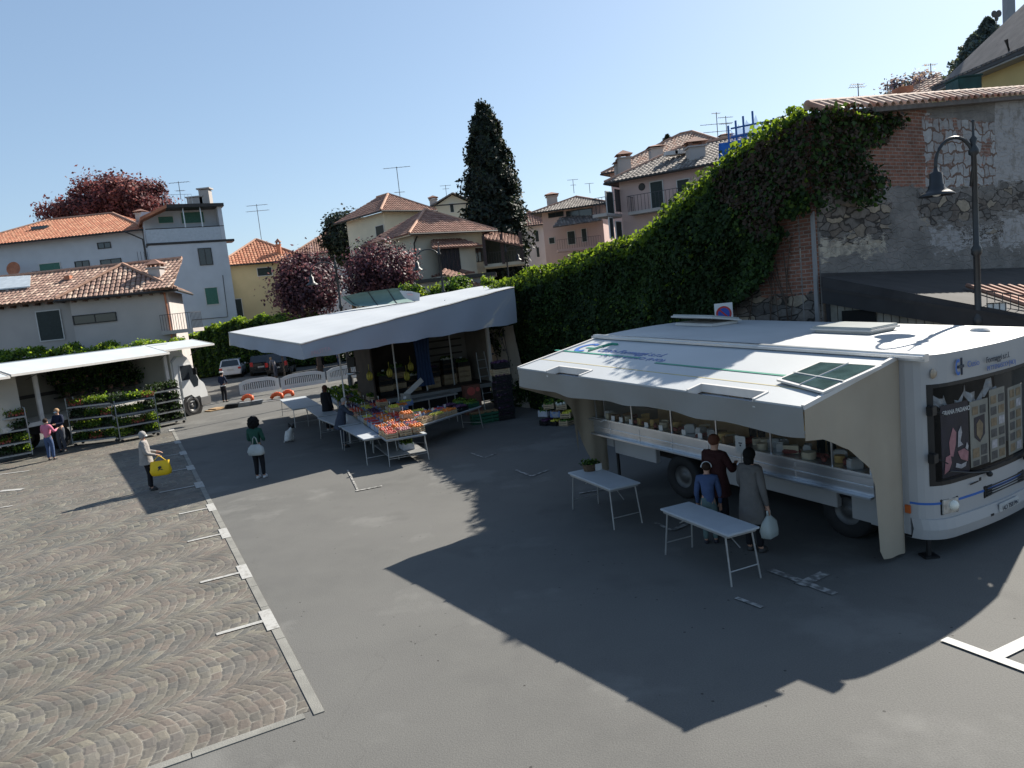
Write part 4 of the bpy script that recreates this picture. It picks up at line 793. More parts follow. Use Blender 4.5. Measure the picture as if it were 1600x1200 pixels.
# dark magnolia-like evergreen
Y = 77; c = YD(541, 371, Y); t = thing('evergreen_tree', V(c.x, Y, 0), 'rounded dark evergreen tree left of the cream house', 'tree'); trunk(t, (c.x, Y, 0), (c.x, Y, c.z+1), .3, 8, 1.5); crown(t, (c.x, Y, c.z-.3), (2.1, 2.0, 2.6), 17000, .22, DKL, 80, .3, .2, wts=[.5, .35, .15])
# tall cypress-like conifer
Y = 70; b0 = YD(778, 392, Y); tp = YD(757, 165, Y); t = thing('cypress_tree', V(b0.x, Y, 0), 'tall nearly black conifer standing alone against the sky', 'tree')
x0 = b0.x; g = MB(); g.tube([(x0, Y, 0), (x0, Y, b0.z+8), (x0, Y, tp.z-.5)], [.45, .3, .05], 8); g.build('trunk', BARK, t)
n = 42000; zz = rng.uniform(0, 1, n)**1.08; zb_ = b0.z-3; rad = np.interp(zz, [0, .08, .2, .42, .6, .78, .9, 1], [1.4, 2.1, 2.5, 2.3, 1.95, 1.45, .95, .15])*(1+.12*np.sin(zz*37)+.1*np.sin(zz*81+1)); ang = rng.uniform(0, 6.283, n)
br = 1+.22*np.sin(ang*5+zz*30)+.13*np.sin(ang*9-zz*53); r_ = rad*br*rng.uniform(.45, 1, n)**.5
P = np.stack([x0+r_*np.cos(ang), Y+r_*np.sin(ang), zb_+zz*(tp.z-zb_)+r_*.25*rng.uniform(-1, 1.2, n)], 1); up = np.stack([np.cos(ang), np.sin(ang), .5+0*ang], 1)
leafmesh('crown', P, .22, DKL, t, nrm=up, nj=.7, aspect=2.2, mi=rng.choice(3, size=n, p=[.55, .35, .10]))
# spiky outline branches
nb_ = 150; zz = rng.uniform(.02, .97, nb_); ang = rng.uniform(0, 6.283, nb_); PP = []
for z_, a_ in zip(zz, ang):
    R_ = float(np.interp(z_, [0, .2, .6, .85, 1], [1.7, 2.55, 1.9, 1.05, .12]))
    for f in np.linspace(.7, 1.28, 70): PP.append((x0+R_*f*math.cos(a_)+rng.normal()*.11, Y+R_*f*math.sin(a_)+rng.normal()*.11, zb_+z_*(tp.z-zb_)+(f-.7)*1.6+rng.normal()*.12))
leafmesh('outer_sprays', PP, .17, DKL, t, mi=rng.choice(3, size=len(PP), p=[.4, .4, .2]))
# conifers top right, lilac, far little conifer
def conifer(px, ytop, ybot, Y, R, n, mats, lb, size=.2):
    b = YD(px, ybot, Y); tz = zat(px, ytop, Y); t = thing('conifer_tree', V(b.x, Y, 0), lb, 'tree', group='small blue-green conifers'); g = MB(); g.tube([(b.x, Y, 0), (b.x, Y, tz)], [.3, .04], 7); g.build('trunk', BARK, t)
    f = rng.uniform(0, 1, n); tier = np.abs(np.sin(f*22))*.45+.6; a = rng.uniform(0, 6.283, n); r = R*(1-f)**.8*tier*rng.uniform(.2, 1, n)**.5*(1+.3*np.sin(a*4+f*20))+.05
    leafmesh('crown', np.stack([b.x+r*np.cos(a), Y+r*np.sin(a), b.z+f*(tz-b.z)-r*.1], 1), size, mats, t, nj=.9, aspect=2); return t
conifer(1545, 28, 110, 46, 1.9, 5200, BLF, 'blue-green conifer behind the yellow house roof, the tallest of the pair', .15)
conifer(1522, 55, 120, 45, 1.7, 4200, BLF, 'lower blue-green conifer to the left of the taller one behind the yellow roof', .15)
conifer(1044, 211, 236, 85, 1.1, 1400, DKL, 'tiny conifer tip above the orange-tan roofs', .2)
Y = 46; c = YD(1428, 136, Y); t = thing('lilac_bush', V(c.x, Y, 0), 'greyish-lilac flowering shrub behind the tiled coping', 'shrub'); trunk(t, (c.x, Y, 0), (c.x, Y, c.z), .15, 6, 1); crown(t, (c.x, Y, c.z-.2), (1.6, 1.2, .75), 3600, .13, [mat('lilac_flower', (.24, .19, .27), .7, .3, 2, transl=.3), BLF[0], mat('lilac_twig', (.12, .10, .12), .8, .3, 2)], 50, .3, .26)
# hedges and bushes
def hedge(pts, w_, h0, n, lb, mats=GRL, size=.13, nm='hedge', wts=(.35, .4, .25), group=None):
    pts = [Vector(p) for p in pts]; t = thing(nm, pts[0], lb, 'hedge', group=group); g = MB(); L_ = [0]
    for a, b in zip(pts, pts[1:]): L_.append(L_[-1]+(b-a).length)
    s = rng.uniform(0, L_[-1], n); X = np.interp(s, L_, [p.x for p in pts]); Yy = np.interp(s, L_, [p.y for p in pts]); Z = np.interp(s, L_, [p.z for p in pts])*(1+.04*np.sin(s*3.1)+.03*np.sin(s*7))
    a = rng.uniform(0, math.pi, n); bump = 1+.13*np.sin(s*4+a*3)+.1*np.sin(s*9); f = rng.uniform(0, 1, n)
    side = f < .5; off = np.where(side, -w_/2*bump, rng.uniform(-w_/2, w_/2, n)); zz = np.where(side, Z*rng.uniform(h0, 1, n), Z*(1+rng.normal(0, .022, n)))
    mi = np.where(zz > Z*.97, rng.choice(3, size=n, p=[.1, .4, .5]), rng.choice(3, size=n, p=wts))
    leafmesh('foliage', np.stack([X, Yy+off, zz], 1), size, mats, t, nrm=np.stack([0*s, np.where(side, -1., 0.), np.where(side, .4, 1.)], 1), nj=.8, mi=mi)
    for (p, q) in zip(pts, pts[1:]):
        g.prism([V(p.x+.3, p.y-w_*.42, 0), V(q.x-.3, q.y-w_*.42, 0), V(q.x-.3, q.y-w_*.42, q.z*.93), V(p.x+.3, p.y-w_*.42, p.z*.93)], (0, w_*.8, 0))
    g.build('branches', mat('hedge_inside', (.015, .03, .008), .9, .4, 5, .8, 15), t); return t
def hp(px, py, Y): p = YD(px, py, Y); return V(p.x, Y, p.z)
hedge([hp(-30, 556, 40.5), hp(90, 549, 41), hp(200, 543, 41.5), hp(284, 534, 42)], 1.4, .3, 15000, 'long clipped yellow-green hedge behind the flower truck', size=.11, wts=(.3, .45, .25))
hedge([hp(290, 532, 63), hp(330, 515, 63.5), hp(370, 504, 64), hp(430, 497, 64.5), hp(520, 495, 65)], 2.6, .05, 26000, 'tall rounded bright green hedge behind the white hatchback', size=.17, wts=(.55, .35, .1))
for (px, py, R, lb) in ((432, 496, .4, 'small light green shrub tip behind the canopy roof, under the dark plum tree'), (652, 453, .55, 'yellow-green bush right of the raised canopy hood'), (634, 452, .5, 'olive bush just left of the yellow-green one behind the hood'), (717, 446, .68, 'roundest bright green bush behind the canopy, before the garage'), (687, 453, .45, 'small green bush beside the nearer of the two middle lamps'), (612, 462, .5, 'low pale bush behind the raised hood')):
    Y = 44 if px > 500 else 47; c = YD(px, py, Y); t = thing('bush', V(c.x, Y, 0), lb, 'bush', group='round bushes along the parking edge'); g = MB(); g.tube([(c.x, Y, 0), (c.x, Y, c.z)], [.07, .03], 6); g.build('stem', BARK, t); crown(t, (c.x, Y, c.z-.2), (R, R, R*.85), int(2600*R+700), .11, GRL, 30, .4, .3, wts=[.3, .4, .3])
Y = 45; a, b = YD(600, 478, Y), YD(775, 455, Y); hedge([V(a.x, Y, 2.6), V(b.x, Y, 2.9)], 1.2, .2, 5000, 'low dark hedge line behind the fruit stall canopy', size=.12, wts=(.5, .4, .1))
Y = 33; hedge([hp(752, 443, 50), hp(778, 441, 49)], 1.2, .3, 1500, 'short bright hedge just left of the ivy wall end', size=.12)
Y = 66; c = YD(590, 388, Y); t = thing('shrub', V(c.x, Y, 0), 'yellow-green shrub top between the plum tree and the cream house', 'shrub'); trunk(t, (c.x, Y, 0), (c.x, Y, c.z), .1, 4, .6); crown(t, (c.x, Y, c.z), (1.3, 1, .55), 1800, .14, GRL, 25, .3, .3, wts=[.3, .5, .2])
# dark planting between cars and houses
t = tag(leafmesh('undergrowth', np.stack([rng.uniform(-30, -2, 9000), rng.uniform(64, 67, 9000), rng.uniform(0, 2.3, 9000)**1], 1), .22, GRL[:2], None), kind='stuff')

# street lamps
LAMPM = mat('lamp_black', (.018, .02, .022), .45, .2, 6, spec=.5)
def lamp(base, H_, lb, side=-1, arm=1.05, group='black street lamps', r=.075):
    base = Vector(base); t = thing('street_lamp', base, lb, 'street lamp', group=group); g = MB()
    g.lathe(base, [(0, 0), (r*2.4, 0), (r*2.4, .12), (r*1.6, .3), (r*1.7, .9), (r*1.15, 1.0), (r, 1.1), (r*.95, H_*.42), (r*1.25, H_*.425), (r*1.25, H_*.44), (r*.8, H_*.45), (r*.75, H_*.62), (r*1.2, H_*.625), (r*1.2, H_*.64), (r*.7, H_*.65), (r*.62, H_*.9), (r*1.2, H_*.905), (r*1.2, H_*.915), (r*.5, H_*.93), (r*.9, H_*.945), (r*.3, H_*.955), (r*.25, H_*.99), (r*.45, H_*.995), (.0, H_)], 14)
    g.build('pole', LAMPM, t, smooth=True)
    z0 = H_*.885; zt_ = H_*.955; g = MB(); pts = []
    for k in range(15):
        a = math.pi*k/14; pts.append(base+V(side*(arm/2-arm/2*math.cos(a)), 0, z0+(zt_-z0)*math.sin(a)*1.0+(0 if k < 12 else -.0)))
    pts = [base+V(side*r*.9, 0, z0-.45)]+pts+[base+V(side*arm, 0, z0-.12)]
    g.tube(pts, .032, 8); g.build('arm', LAMPM, t, smooth=True)
    g = MB(); c = base+V(side*arm, 0, z0-.12); g.lathe(c, [(r_*.70, z_*.86) for r_, z_ in ((0, .1), (.05, .08), (.07, 0), (.16, -.04), (.17, -.27), (.2, -.30), (.21, -.36), (.36, -.45), (.44, -.50), (.44, -.52), (.2, -.46), (0, -.42))], 20); sh_ = g.build('lamp_shade', LAMPM, t, smooth=True)
    g = MB(); g.ball(c-V(0, 0, .39), (.09, .09, .07), n=12, m=8); g.build('bulb', mat('frosted_glass', (.6, .6, .56), .3), sh_, smooth=True); return t
LP = V(9.02, 14.10, 0); lamp(LP, YD(1521, 186, 14.1).z, 'large black street lamp with a bell shade in front of the ruined wall', -1, .72)
for (px, py, Y, sd, lb) in ((522, 398, 38, -1, 'middle-distance lamp, the left one, rising through the dark plum tree'), (684, 378, 42, -1, 'middle-distance lamp in front of the cream house, right of the raised hood'), (789, 378, 60, 1, 'farthest lamp, by the covered terrace beside the ivy')):
    p = YD(px, py, Y); lamp((p.x, Y, 0), p.z, lb, sd, 1.3 if Y < 45 else .9, r=.09)
# ================================================ CHEESE TRUCK
TO = V(5.6, 9.9, 0); TL = V(-.525, .851, 0).normalized(); TW = V(.851, .525, 0).normalized(); TILT = .047
TLZ = V(TL.x, TL.y, TILT).normalized(); TN = TLZ.cross(TW).normalized()      # truck axes: along (to the tail), across (away from the counter), up
if TN.z < 0: TN = -TN
def tp(l, w, z): return TO+TLZ*l+TW*w+V(0, 0, z)
def fr(px, py, l=0.): P = PL(px, py, tp(l, 0, 0), TL); w_ = (P-TO).dot(TW); return w_, P.z-l*TILT
def sd(px, py, w_=0.): P = PL(px, py, tp(0, w_, 0), TW); l = (P-TO-TW*w_).dot(TL); return l, P.z-l*TILT
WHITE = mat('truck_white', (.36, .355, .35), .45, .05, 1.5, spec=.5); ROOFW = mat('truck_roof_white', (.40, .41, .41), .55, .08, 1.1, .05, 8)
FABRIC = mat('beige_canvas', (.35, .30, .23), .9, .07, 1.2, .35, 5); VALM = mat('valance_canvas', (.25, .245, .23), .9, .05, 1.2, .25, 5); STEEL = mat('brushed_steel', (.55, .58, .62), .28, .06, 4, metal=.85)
RUB = mat('black_rubber', (.015, .015, .016), .75, .2, 6); BLK = mat('black_plastic', (.012, .012, .013), .45, .15, 5); RIM = mat('wheel_rim', (.12, .12, .12), .5, .2, 6, metal=.5)
m, N_, L__, b_ = nodes('clear_glass'); b_.inputs['Base Color'].default_value = (.05, .07, .07, 1); b_.inputs['Roughness'].default_value = .03; b_.inputs['Alpha'].default_value = .10; b_.inputs['Specular IOR Level'].default_value = .8; CLEAR = m
m, N_, L__, b_ = nodes('tinted_glass'); b_.inputs['Base Color'].default_value = (.02, .03, .03, 1); b_.inputs['Roughness'].default_value = .04; b_.inputs['Alpha'].default_value = .55; b_.inputs['Specular IOR Level'].default_value = .7; TINT = m
BLUE = mat('sign_blue', (.03, .12, .40), .5, .05); GREEN = mat('sign_green', (.02, .22, .14), .5, .05); INKD = mat('sign_dark', (.02, .03, .05), .5, .05); INKB = mat('ink_slate_blue', (.10, .16, .38), .5, .05)
t = thing('market_truck', TO+TL*3.5+TW*1.7, 'big white cheese vending truck with its side opened under a raised white awning panel', 'truck')
WT, LT, HT = 3.55, 7.05, 2.88
def plan(w_):     # how far the nose stands forward of l = 0 at this w
    c = min(w_, WT-w_); r = .42; e = 0 if c >= r else r-math.sqrt(max(0, r*r-(r-c)**2)); return -.16*math.sin(math.pi*w_/WT)+e*.75
# body shell: far side, tail, floor, roof with the counter side open
g = MB()
def tbox(g, l0, l1, w0, w1, z0, z1, mi=0): return g.prism([tp(l0, w0, z0), tp(l1, w0, z0), tp(l1, w1, z0), tp(l0, w1, z0)], (0, 0, z1-z0), mi)
tbox(g, .9, LT, WT-.06, WT, .55, HT-.08); tbox(g, LT-.06, LT, 0, WT-.061, .75, HT-.08); tbox(g, .9, LT-.061, .3, WT-.061, .72, .80)
tbox(g, .9, 1.0, .1, WT-.061, .801, HT-.08)
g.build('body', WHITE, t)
g = MB(); n = 10; A_ = []
for k in range(n+1):
    w_ = WT*k/n; z = HT+.05*math.sin(math.pi*k/n); A_.append((w_, z))
for i in range(14):
    for k in range(n):
        l0, l1 = .0+(LT)*i/14, LT*(i+1)/14; (wa, za), (wb, zb_) = A_[k], A_[k+1]
        pl0, pl1 = (plan(wa), plan(wb)) if i == 0 else (l0, l0)
        g.add([tp(pl0, wa, za if i else HT), tp(l1, wa, za), tp(l1, wb, zb_), tp(pl1, wb, zb_ if i else HT)], [(0, 1, 2, 3)])
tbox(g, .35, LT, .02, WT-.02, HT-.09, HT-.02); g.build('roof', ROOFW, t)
g = MB(); tbox(g, -.02, LT+.02, -.06, .05, HT-.06, HT+.045); tbox(g, -.02, LT+.02, -.11, -.061, HT-.02, HT+.02); g.build('roof_rail', STEEL, t)
def hatch(px, w_, l_, tiltz, nm='roof_hatch'):
    P = PL(px[0], px[1], tp(3, 1.5, HT+.04), TN); g = MB(); ax = Matrix((TLZ, TW, TN)).transposed()
    g.box(P+TN*.03, (l_, w_, .07), ax=ax); h = g.build(nm, TRIM, t, bevel=.02); q = Matrix.Rotation(tiltz, 3, TLZ) @ ax
    g = MB(); g.box(P+TN*(.10+abs(tiltz)*w_*.5), (l_+.06, w_+.06, .05), ax=q); g.build('lid', mat('hatch_lid', (.34, .36, .35), .3, .08, 3), h, bevel=.015)
    g = MB(); g.box(P+TN*(.07+abs(tiltz)*w_*.5), (l_+.12, w_+.12, .035), ax=q); g.build('lid_frame', TRIM, h, bevel=.01)
hatch((1335, 518), .75, 1.05, 0); hatch((1103, 507), .8, 1.1, .16)
g = MB(); P = PL(1531, 517, tp(0, 1, HT+.04), TN); g.lathe(P, [(0, .06), (.12, .05), (.16, 0)], 14); g.build('roof_vent', TRIM, t, smooth=True)
# front: rounded cab nose built as horizontal rings
ws = [0, .03, .08, .16, .27, .42]+[.42+(WT-.84)*k/10 for k in range(1, 10)]+[WT-.42, WT-.27, WT-.16, WT-.08, WT-.03, WT]
def band(nm, z0, z1, m_, out=0., w0=0., w1=WT, par=t, smooth=True, side=True, bulge=0.):
    g = MB(); W_ = [w0]+[x for x in ws if w0+.001 < x < w1-.001]+[w1]; zs = [z0, z0+(z1-z0)*.5, z1]
    vs = [tp(plan(x)-out-(bulge if j == 1 else 0), x, z) for j, z in enumerate(zs) for x in W_]; n = len(W_)
    fs = [(j*n+i, j*n+i+1, (j+1)*n+i+1, (j+1)*n+i) for j in range(2) for i in range(n-1)]
    vs += [tp(plan(x)+.06, x, z) for z in (zs[0], zs[2]) for x in W_]; b0, b1 = 3*n, 4*n
    fs += [(i+1, i, b0+i, b0+i+1) for i in range(n-1)]+[(2*n+i, 2*n+i+1, b1+i+1, b1+i) for i in range(n-1)]
    g.add(vs, fs); return g.build(nm, m_, par, smooth=False)
wz0, wz1 = 1.03, 2.47          # windscreen sill and head
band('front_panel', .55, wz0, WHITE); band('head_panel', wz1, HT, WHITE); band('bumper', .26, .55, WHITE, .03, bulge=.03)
band('stripe', fr(1458, 791)[1]-.02, fr(1458, 791)[1]+.012, BLUE, .006)
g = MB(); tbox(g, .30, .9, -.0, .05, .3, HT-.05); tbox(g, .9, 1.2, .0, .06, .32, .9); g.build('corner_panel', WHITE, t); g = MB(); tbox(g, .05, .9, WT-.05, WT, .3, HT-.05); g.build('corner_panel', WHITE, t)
for a, b in ((0.0, .14), (WT-.14, WT)): band('windscreen_pillar', wz0, wz1, WHITE, 0, a, b)
g = MB()
m, N_, L__, b_ = nodes('windscreen_glass'); b_.inputs['Base Color'].default_value = (.01, .012, .012, 1); b_.inputs['Roughness'].default_value = .04; b_.inputs['Alpha'].default_value = .22; WSG = m
wsn = band('windscreen', wz0+.004, wz1-.004, WSG, -.012, .13, WT-.13)
for z0, z1 in ((wz0, wz0+.06), (wz1-.05, wz1)): band('windscreen_seal', z0, z1, BLK, .004, .12, WT-.12, par=wsn)
for a, b in ((.12, .19), (WT-.19, WT-.12)): band('windscreen_seal', wz0+.06, wz1-.05, BLK, .004, a, b, par=wsn)
g = MB(); tbox(g, .75, .8, .12, WT-.1, .6, HT-.1); tbox(g, .1, .75, .12, WT-.1, .85, .95); g.build('cab_interior', mat('cab_dark', (.03, .03, .03), .9, .3, 3), t)
# headlamp, indicator, grille, plate, tow hook, wipers, mirrors arm
def frontbox(nm, w0, w1, z0, z1, m_, out, th=.04, par=t, bev=.008, slant=0.):
    g = MB(); P = [tp(plan(w0)-out, w0, z0-slant), tp(plan(w1)-out, w1, z0), tp(plan(w1)-out, w1, z1), tp(plan(w0)-out, w0, z1-slant)]
    g.prism(P, TL*th); return g.build(nm, m_, par, bevel=bev)
a, b = fr(1471, 823, -.05), fr(1502, 797, -.05); w0, w1 = .24, .56; z0, z1 = .60, .83
hl = frontbox('headlight', w0, w1, z0, z1, BLK, .012, par=t); frontbox('lens', w0+.012, w1-.012, z0+.012, z1-.012, mat('lamp_lens', (.42, .42, .40), .12, .3, 14, metal=.4), .022, .03, hl)
g = MB(); g.ball(tp(plan(.45)-.005, .45, (z0+z1)/2), (.075, .075, .075), n=12, m=8); g.build('reflector', mat('lamp_reflector', (.8, .78, .68), .2, .05), hl, smooth=True)
h2 = frontbox('headlight', WT-.56, WT-.24, z0, z1, mat('lamp_lens', (.6,)*3), .012)
g = MB(); tbox(g, .28, .36, -.03, .0, .62, .74); g.build('indicator', mat('amber_lens', (.5, .12, .03), .3, .1), t, bevel=.006)
frontbox('grille', 1.15, 2.35, .66, .84, BLK, .012); 
g = MB()
for k in range(4): z = .69+.04*k; g.prism([tp(plan(w_)-.03, w_, z) for w_ in (1.2, 2.3)]+[tp(plan(w_)-.03, w_, z+.012) for w_ in (2.3, 1.2)], TL*.02)
g.build('grille_bar', mat('grille_dark', (.03, .03, .03), .5), t)
pl_ = frontbox('licence_plate', 1.42, 1.98, .40, .53, mat('plate_white', (.5, .5, .48), .4), .075, .02); text('AD 758 PN', .095, tp(plan(1.46)-.097, 1.46, .43), tp(plan(1.98), 1.98, 0)-tp(plan(1.46), 1.46, 0), V(0, 0, 1), INKD, parent=pl_)
frontbox('tow_hook', 1.20, 1.30, .38, .43, BLK, .06)
for (wa, wb) in ((1.2, .35), (2.3, 3.0)):
    g = MB(); g.tube([tp(plan(wa)-.05, wa, wz0-.02), tp(plan(wa)-.06, wa, wz0+.03), tp(plan((wa+wb)/2)-.06, (wa+wb)/2, wz0+.10), tp(plan(wb)-.04, wb, wz0+.20)], .012, 6); g.ball(tp(plan(wa)-.06, wa, wz0), .045); g.build('wiper', BLK, t)
for z in (2.12, 1.45): g = MB(); g.box(tp(.0, .1, z), (.09, .12, .13), rz=math.atan2(TL.y, TL.x)); g.tube([tp(-.02, .12, z), tp(-.10, .30, z-.1)], .012, 5); g.build('mirror_bracket', BLK, t, bevel=.01)
g = MB(); g.lathe(tp(plan(.2)-.004, .2, 2.62), [(.0, .03), (.05, .028), (.07, 0)], 14, ax=Matrix((TW, V(0, 0, 1), -TL)).transposed()); g.build('marker_lamp', mat('marker_lens', (.35, .28, .2), .3), t, smooth=True)
g = MB(); g.ball(tp(-.05, .85, 2.83), (.03, .03, .05)); g.build('clearance_lamp', BLK, t)
# head panel writing (company name and emblem)
def fplane(w_, z, out=.02): return tp(plan(w_)-out, w_, z)
ux = (fplane(2.6, 2.6)-fplane(.9, 2.6)).normalized()
g = MB(); c = fplane(.62, 2.66); ring = []
for k in range(15):
    a = math.radians(50+260*k/14); ring.append((math.cos(a), math.sin(a)))
vs = [c+ux*(x*.075)+V(0, 0, y*.115)-TL*.004 for x, y in ring]+[c+ux*(x*.036)+V(0, 0, y*.07)-TL*.004 for x, y in ring]; g.add(vs, [(k, k+1, 15+k+1, 15+k) for k in range(14)]); em = g.build('emblem_c', BLUE, t)
g = MB(); ax = Matrix((ux, TL, V(0, 0, 1))).transposed(); g.box(c+ux*.10, (.028, .012, .24), ax=ax); g.box(c+ux*.075, (.15, .014, .04), ax=ax); g.build('emblem_cross', INKD, em)
P0 = fplane(.80, 2.635, .035); text('Cusio', .125, P0, fplane(1.2, 2.6)-fplane(.8, 2.6), V(0, 0, 1), INKB, parent=t, wide=.95, name='lettering'); u2 = (fplane(2.2, 2.6)-fplane(1.2, 2.6)); text('Formaggi s.r.l.', .125, fplane(1.24, 2.635, .035), u2, V(0, 0, 1), INKD, parent=t, wide=.95)
text('PETTENASCO (NO)', .095, fplane(1.26, 2.52, .035), u2, V(0, 0, 1), INKB, parent=t)
text('Europa 5', .05, fplane(.95, .93, .012), ux, V(0, 0, 1), INKD, parent=t, bold=.002) if False else None
g = MB(); q = fplane(.92, .945, .012); ax = Matrix((ux, TL, V(0, 0, 1))).transposed(); g.box(q, (.22, .006, .018), ax=ax); g.box(q+ux*.16+V(0, 0, .02), (.06, .006, .05), ax=ax); g.build('badge', BLK, t)
# counter side
g = MB(); tbox(g, .6, LT-.1, -.36, -.30, .86, 1.14); tbox(g, .6, LT-.1, -.46, -.36, .84, .875); tbox(g, .6, LT-.1, -.36, .25, 1.14, 1.17); cnt = g.build('counter', STEEL, t, bevel=.006)
g = MB(); tbox(g, .6, LT-.1, -.375, -.361, 1.0, 1.012); tbox(g, .6, LT-.1, -.39, -.35, 1.172, 1.20)
for k in range(6): tbox(g, 1.9+k*.9, 1.92+k*.9, -.368, -.36, .88, 1.13)
g.build('counter_trim', mat('steel_trim', (.7, .72, .74), .25, .05, 4, metal=.7), cnt)
g = MB(); tbox(g, LT-.5, LT+.3, -.48, -.30, 1.16, 1.19); g.build('counter_flap', STEEL, cnt)
g = MB(); tbox(g, .62, LT-.15, -.33, -.318, 1.2, 1.62); gl = g.build('display_glass', CLEAR, t)
g = MB(); tbox(g, .62, LT-.15, -.34, -.0, 1.62, 1.645); g.build('glass_shelf', mat('pale_shelf', (.45, .5, .5), .3), gl)
for l in (.64, 1.25, 2.35, 3.5, 4.6, 5.7, 6.85): g = MB(); tbox(g, l, l+.025, -.345, -.32, 1.2, 1.63); g.build('glass_post', STEEL, gl)
g = MB(); tbox(g, 1.2, LT-.1, 1.5, 1.55, .8, HT-.12); g.build('back_wall', mat('back_wall_wood_lit', (.78, .52, .25), .6, .1, 2, col2=(.85, .6, .33)), t)  # wood colour raised to stand in for warm light inside the truck
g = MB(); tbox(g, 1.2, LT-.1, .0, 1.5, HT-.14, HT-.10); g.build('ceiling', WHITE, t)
for z in (1.55, 1.95, 2.25): g = MB(); tbox(g, 1.3, LT-.2, 1.2, 1.5, z, z+.02); g.build('wall_shelf', STEEL, t)
# skirts, wheels, jacks
for q in ((5.45, 6.72, -.02, .10, .38, .83), (6.75, LT, -.02, .08, .5, .83), (3.23, 4.3, .1, .2, .30, .83), (1.45, 3.2, .0, .12, .42, .83)): g = MB(); tbox(g, *q); g.build('skirt', WHITE, t, bevel=.01)
g = MB(); 
for k in range(6): tbox(g, 3.95, 4.28, .085, .1, .40+.06*k, .42+.06*k)
g.build('skirt_vent', BLK, t)
for px, wi in ((0, .12), (1, .12), (0, WT-.15), (1, WT-.15)):
    l = (4.85, 1.35)[px]; c = tp(l, wi, 0); c.z = .43; ax = Matrix((TL, V(0, 0, 1), TW)).transposed()
    g = MB(); g.lathe(c, [(.22, -.02), (.27, -.06), (.40, -.06), (.43, -.02), (.43, .2), (.40, .24), (.2, .24)], 26, ax=ax); wh = g.build('wheel', RUB, t, smooth=True)
    g = MB(); g.lathe(c, [(0, 0), (.08, -.01), (.1, .03), (.2, .05), (.24, -.03), (.27, -.045), (.27, .05), (0, .06)], 22, ax=ax); g.build('rim', RIM, wh, smooth=True)
for l, w_ in ((.12, .12), (LT-.2, .15)): g = MB(); p = tp(l, w_, .5); g.tube([V(p.x, p.y, 0), p], .035, 8); g.box((p.x, p.y, .015), (.2, .2, .03)); g.build('levelling_jack', BLK, t)
g = MB(); tbox(g, .9, LT, .5, WT-.4, .35, .72); g.build('chassis', BLK, t)
# awning panel, hinged on the roof rail
AO, AOz, AIz = -2.12, 2.50, 2.86
def aw(l, f, dz=0): return tp(l, AO*f, AIz+(AOz-AIz)*f+dz)     # f: 0 hinge, 1 outer edge
AN = (aw(1, 1)-aw(1, 0)).cross(TLZ).normalized(); AN = AN if AN.z > 0 else -AN
def awpx(x, y): P = PL(x, y, aw(0, 0), AN); return (P-TO).dot(TL), -((P-TO).dot(TW))/(-AO)*-1
L0, L1 = .38, 6.95
def awp(g, l0, l1, f0, f1, up=0., th=.04, mi=0): return g.prism([aw(l0, f0, up), aw(l1, f0, up), aw(l1, f1, up), aw(l0, f1, up)], (0, 0, -th), mi)
g = MB(); awp(g, L0, L1, .03, .74)
nt_ = [(1.15, 2.35), (4.95, 5.95)]; l = L0
for a, b in nt_: awp(g, l, a, .7405, 1.0, .012); awp(g, a, b, .7405, .86, .012); l = b
awp(g, l, L1, .7405, 1.0, .012); pan = g.build('awning_panel', mat('awning_white', (.40, .415, .42), .5, .04, 1, .03, 8), t)
g = MB(); 
for a, b in nt_:
    g = MB(); awp(g, a-.05, b+.05, .84, .985, -.13, .02); g.build('support_bracket', mat('pale_blue_plate', (.52, .55, .6), .4), pan)

for a, b in nt_: g = MB(); awp(g, a-.02, a+.02, .86, 1.0, .03, .12); awp(g, b-.02, b+.02, .86, 1.0, .03, .12); awp(g, a, b, .85, .87, .03, .12); g.build('support_rim', TRIM, pan)
for a, b in ((L0-.02, L0+.03), (L1-.03, L1+.02)): g = MB(); awp(g, a, b, .03, 1.0, .03, .06); g.build('panel_rim', TRIM, pan)
g = MB(); awp(g, L0, L1, .733, .744, .016, .02); g.build('seam', mat('yellowed_seal', (.45, .38, .2), .8), pan)
# skylight in the awning
ql = [1.0, 2.05]; 
sk = [PL(x, y, aw(0, 0, .02), AN) for x, y in ((1218, 597), (1282, 570), (1374, 576), (1287, 616))]
cen = sum(sk, V(0, 0, 0))/4; g = MB(); g.prism([cen+(p-cen)*1.06+AN*.015 for p in sk], AN*.03); sky_ = g.build('skylight', TRIM, pan)
g = MB(); g.prism([cen+(p-cen)*.94+AN*.047 for p in sk], AN*.006); g.build('pane', mat('skylight_tint', (.05, .085, .085), .08, .3, 4, spec=.8), sky_)
g = MB(); a = sk[0].lerp(sk[1], .30)+AN*.056; b = sk[3].lerp(sk[2], .42)+AN*.056; g.bar(sk[1].lerp(sk[2], .5)+AN*.056, sk[0].lerp(sk[3], .5)+AN*.056, .025, .01); g.bar(sk[0].lerp(sk[1], .35)+AN*.058, sk[3].lerp(sk[2], .35)+AN*.058, .03, .01); g.build('glazing_bar', STEEL, sky_)
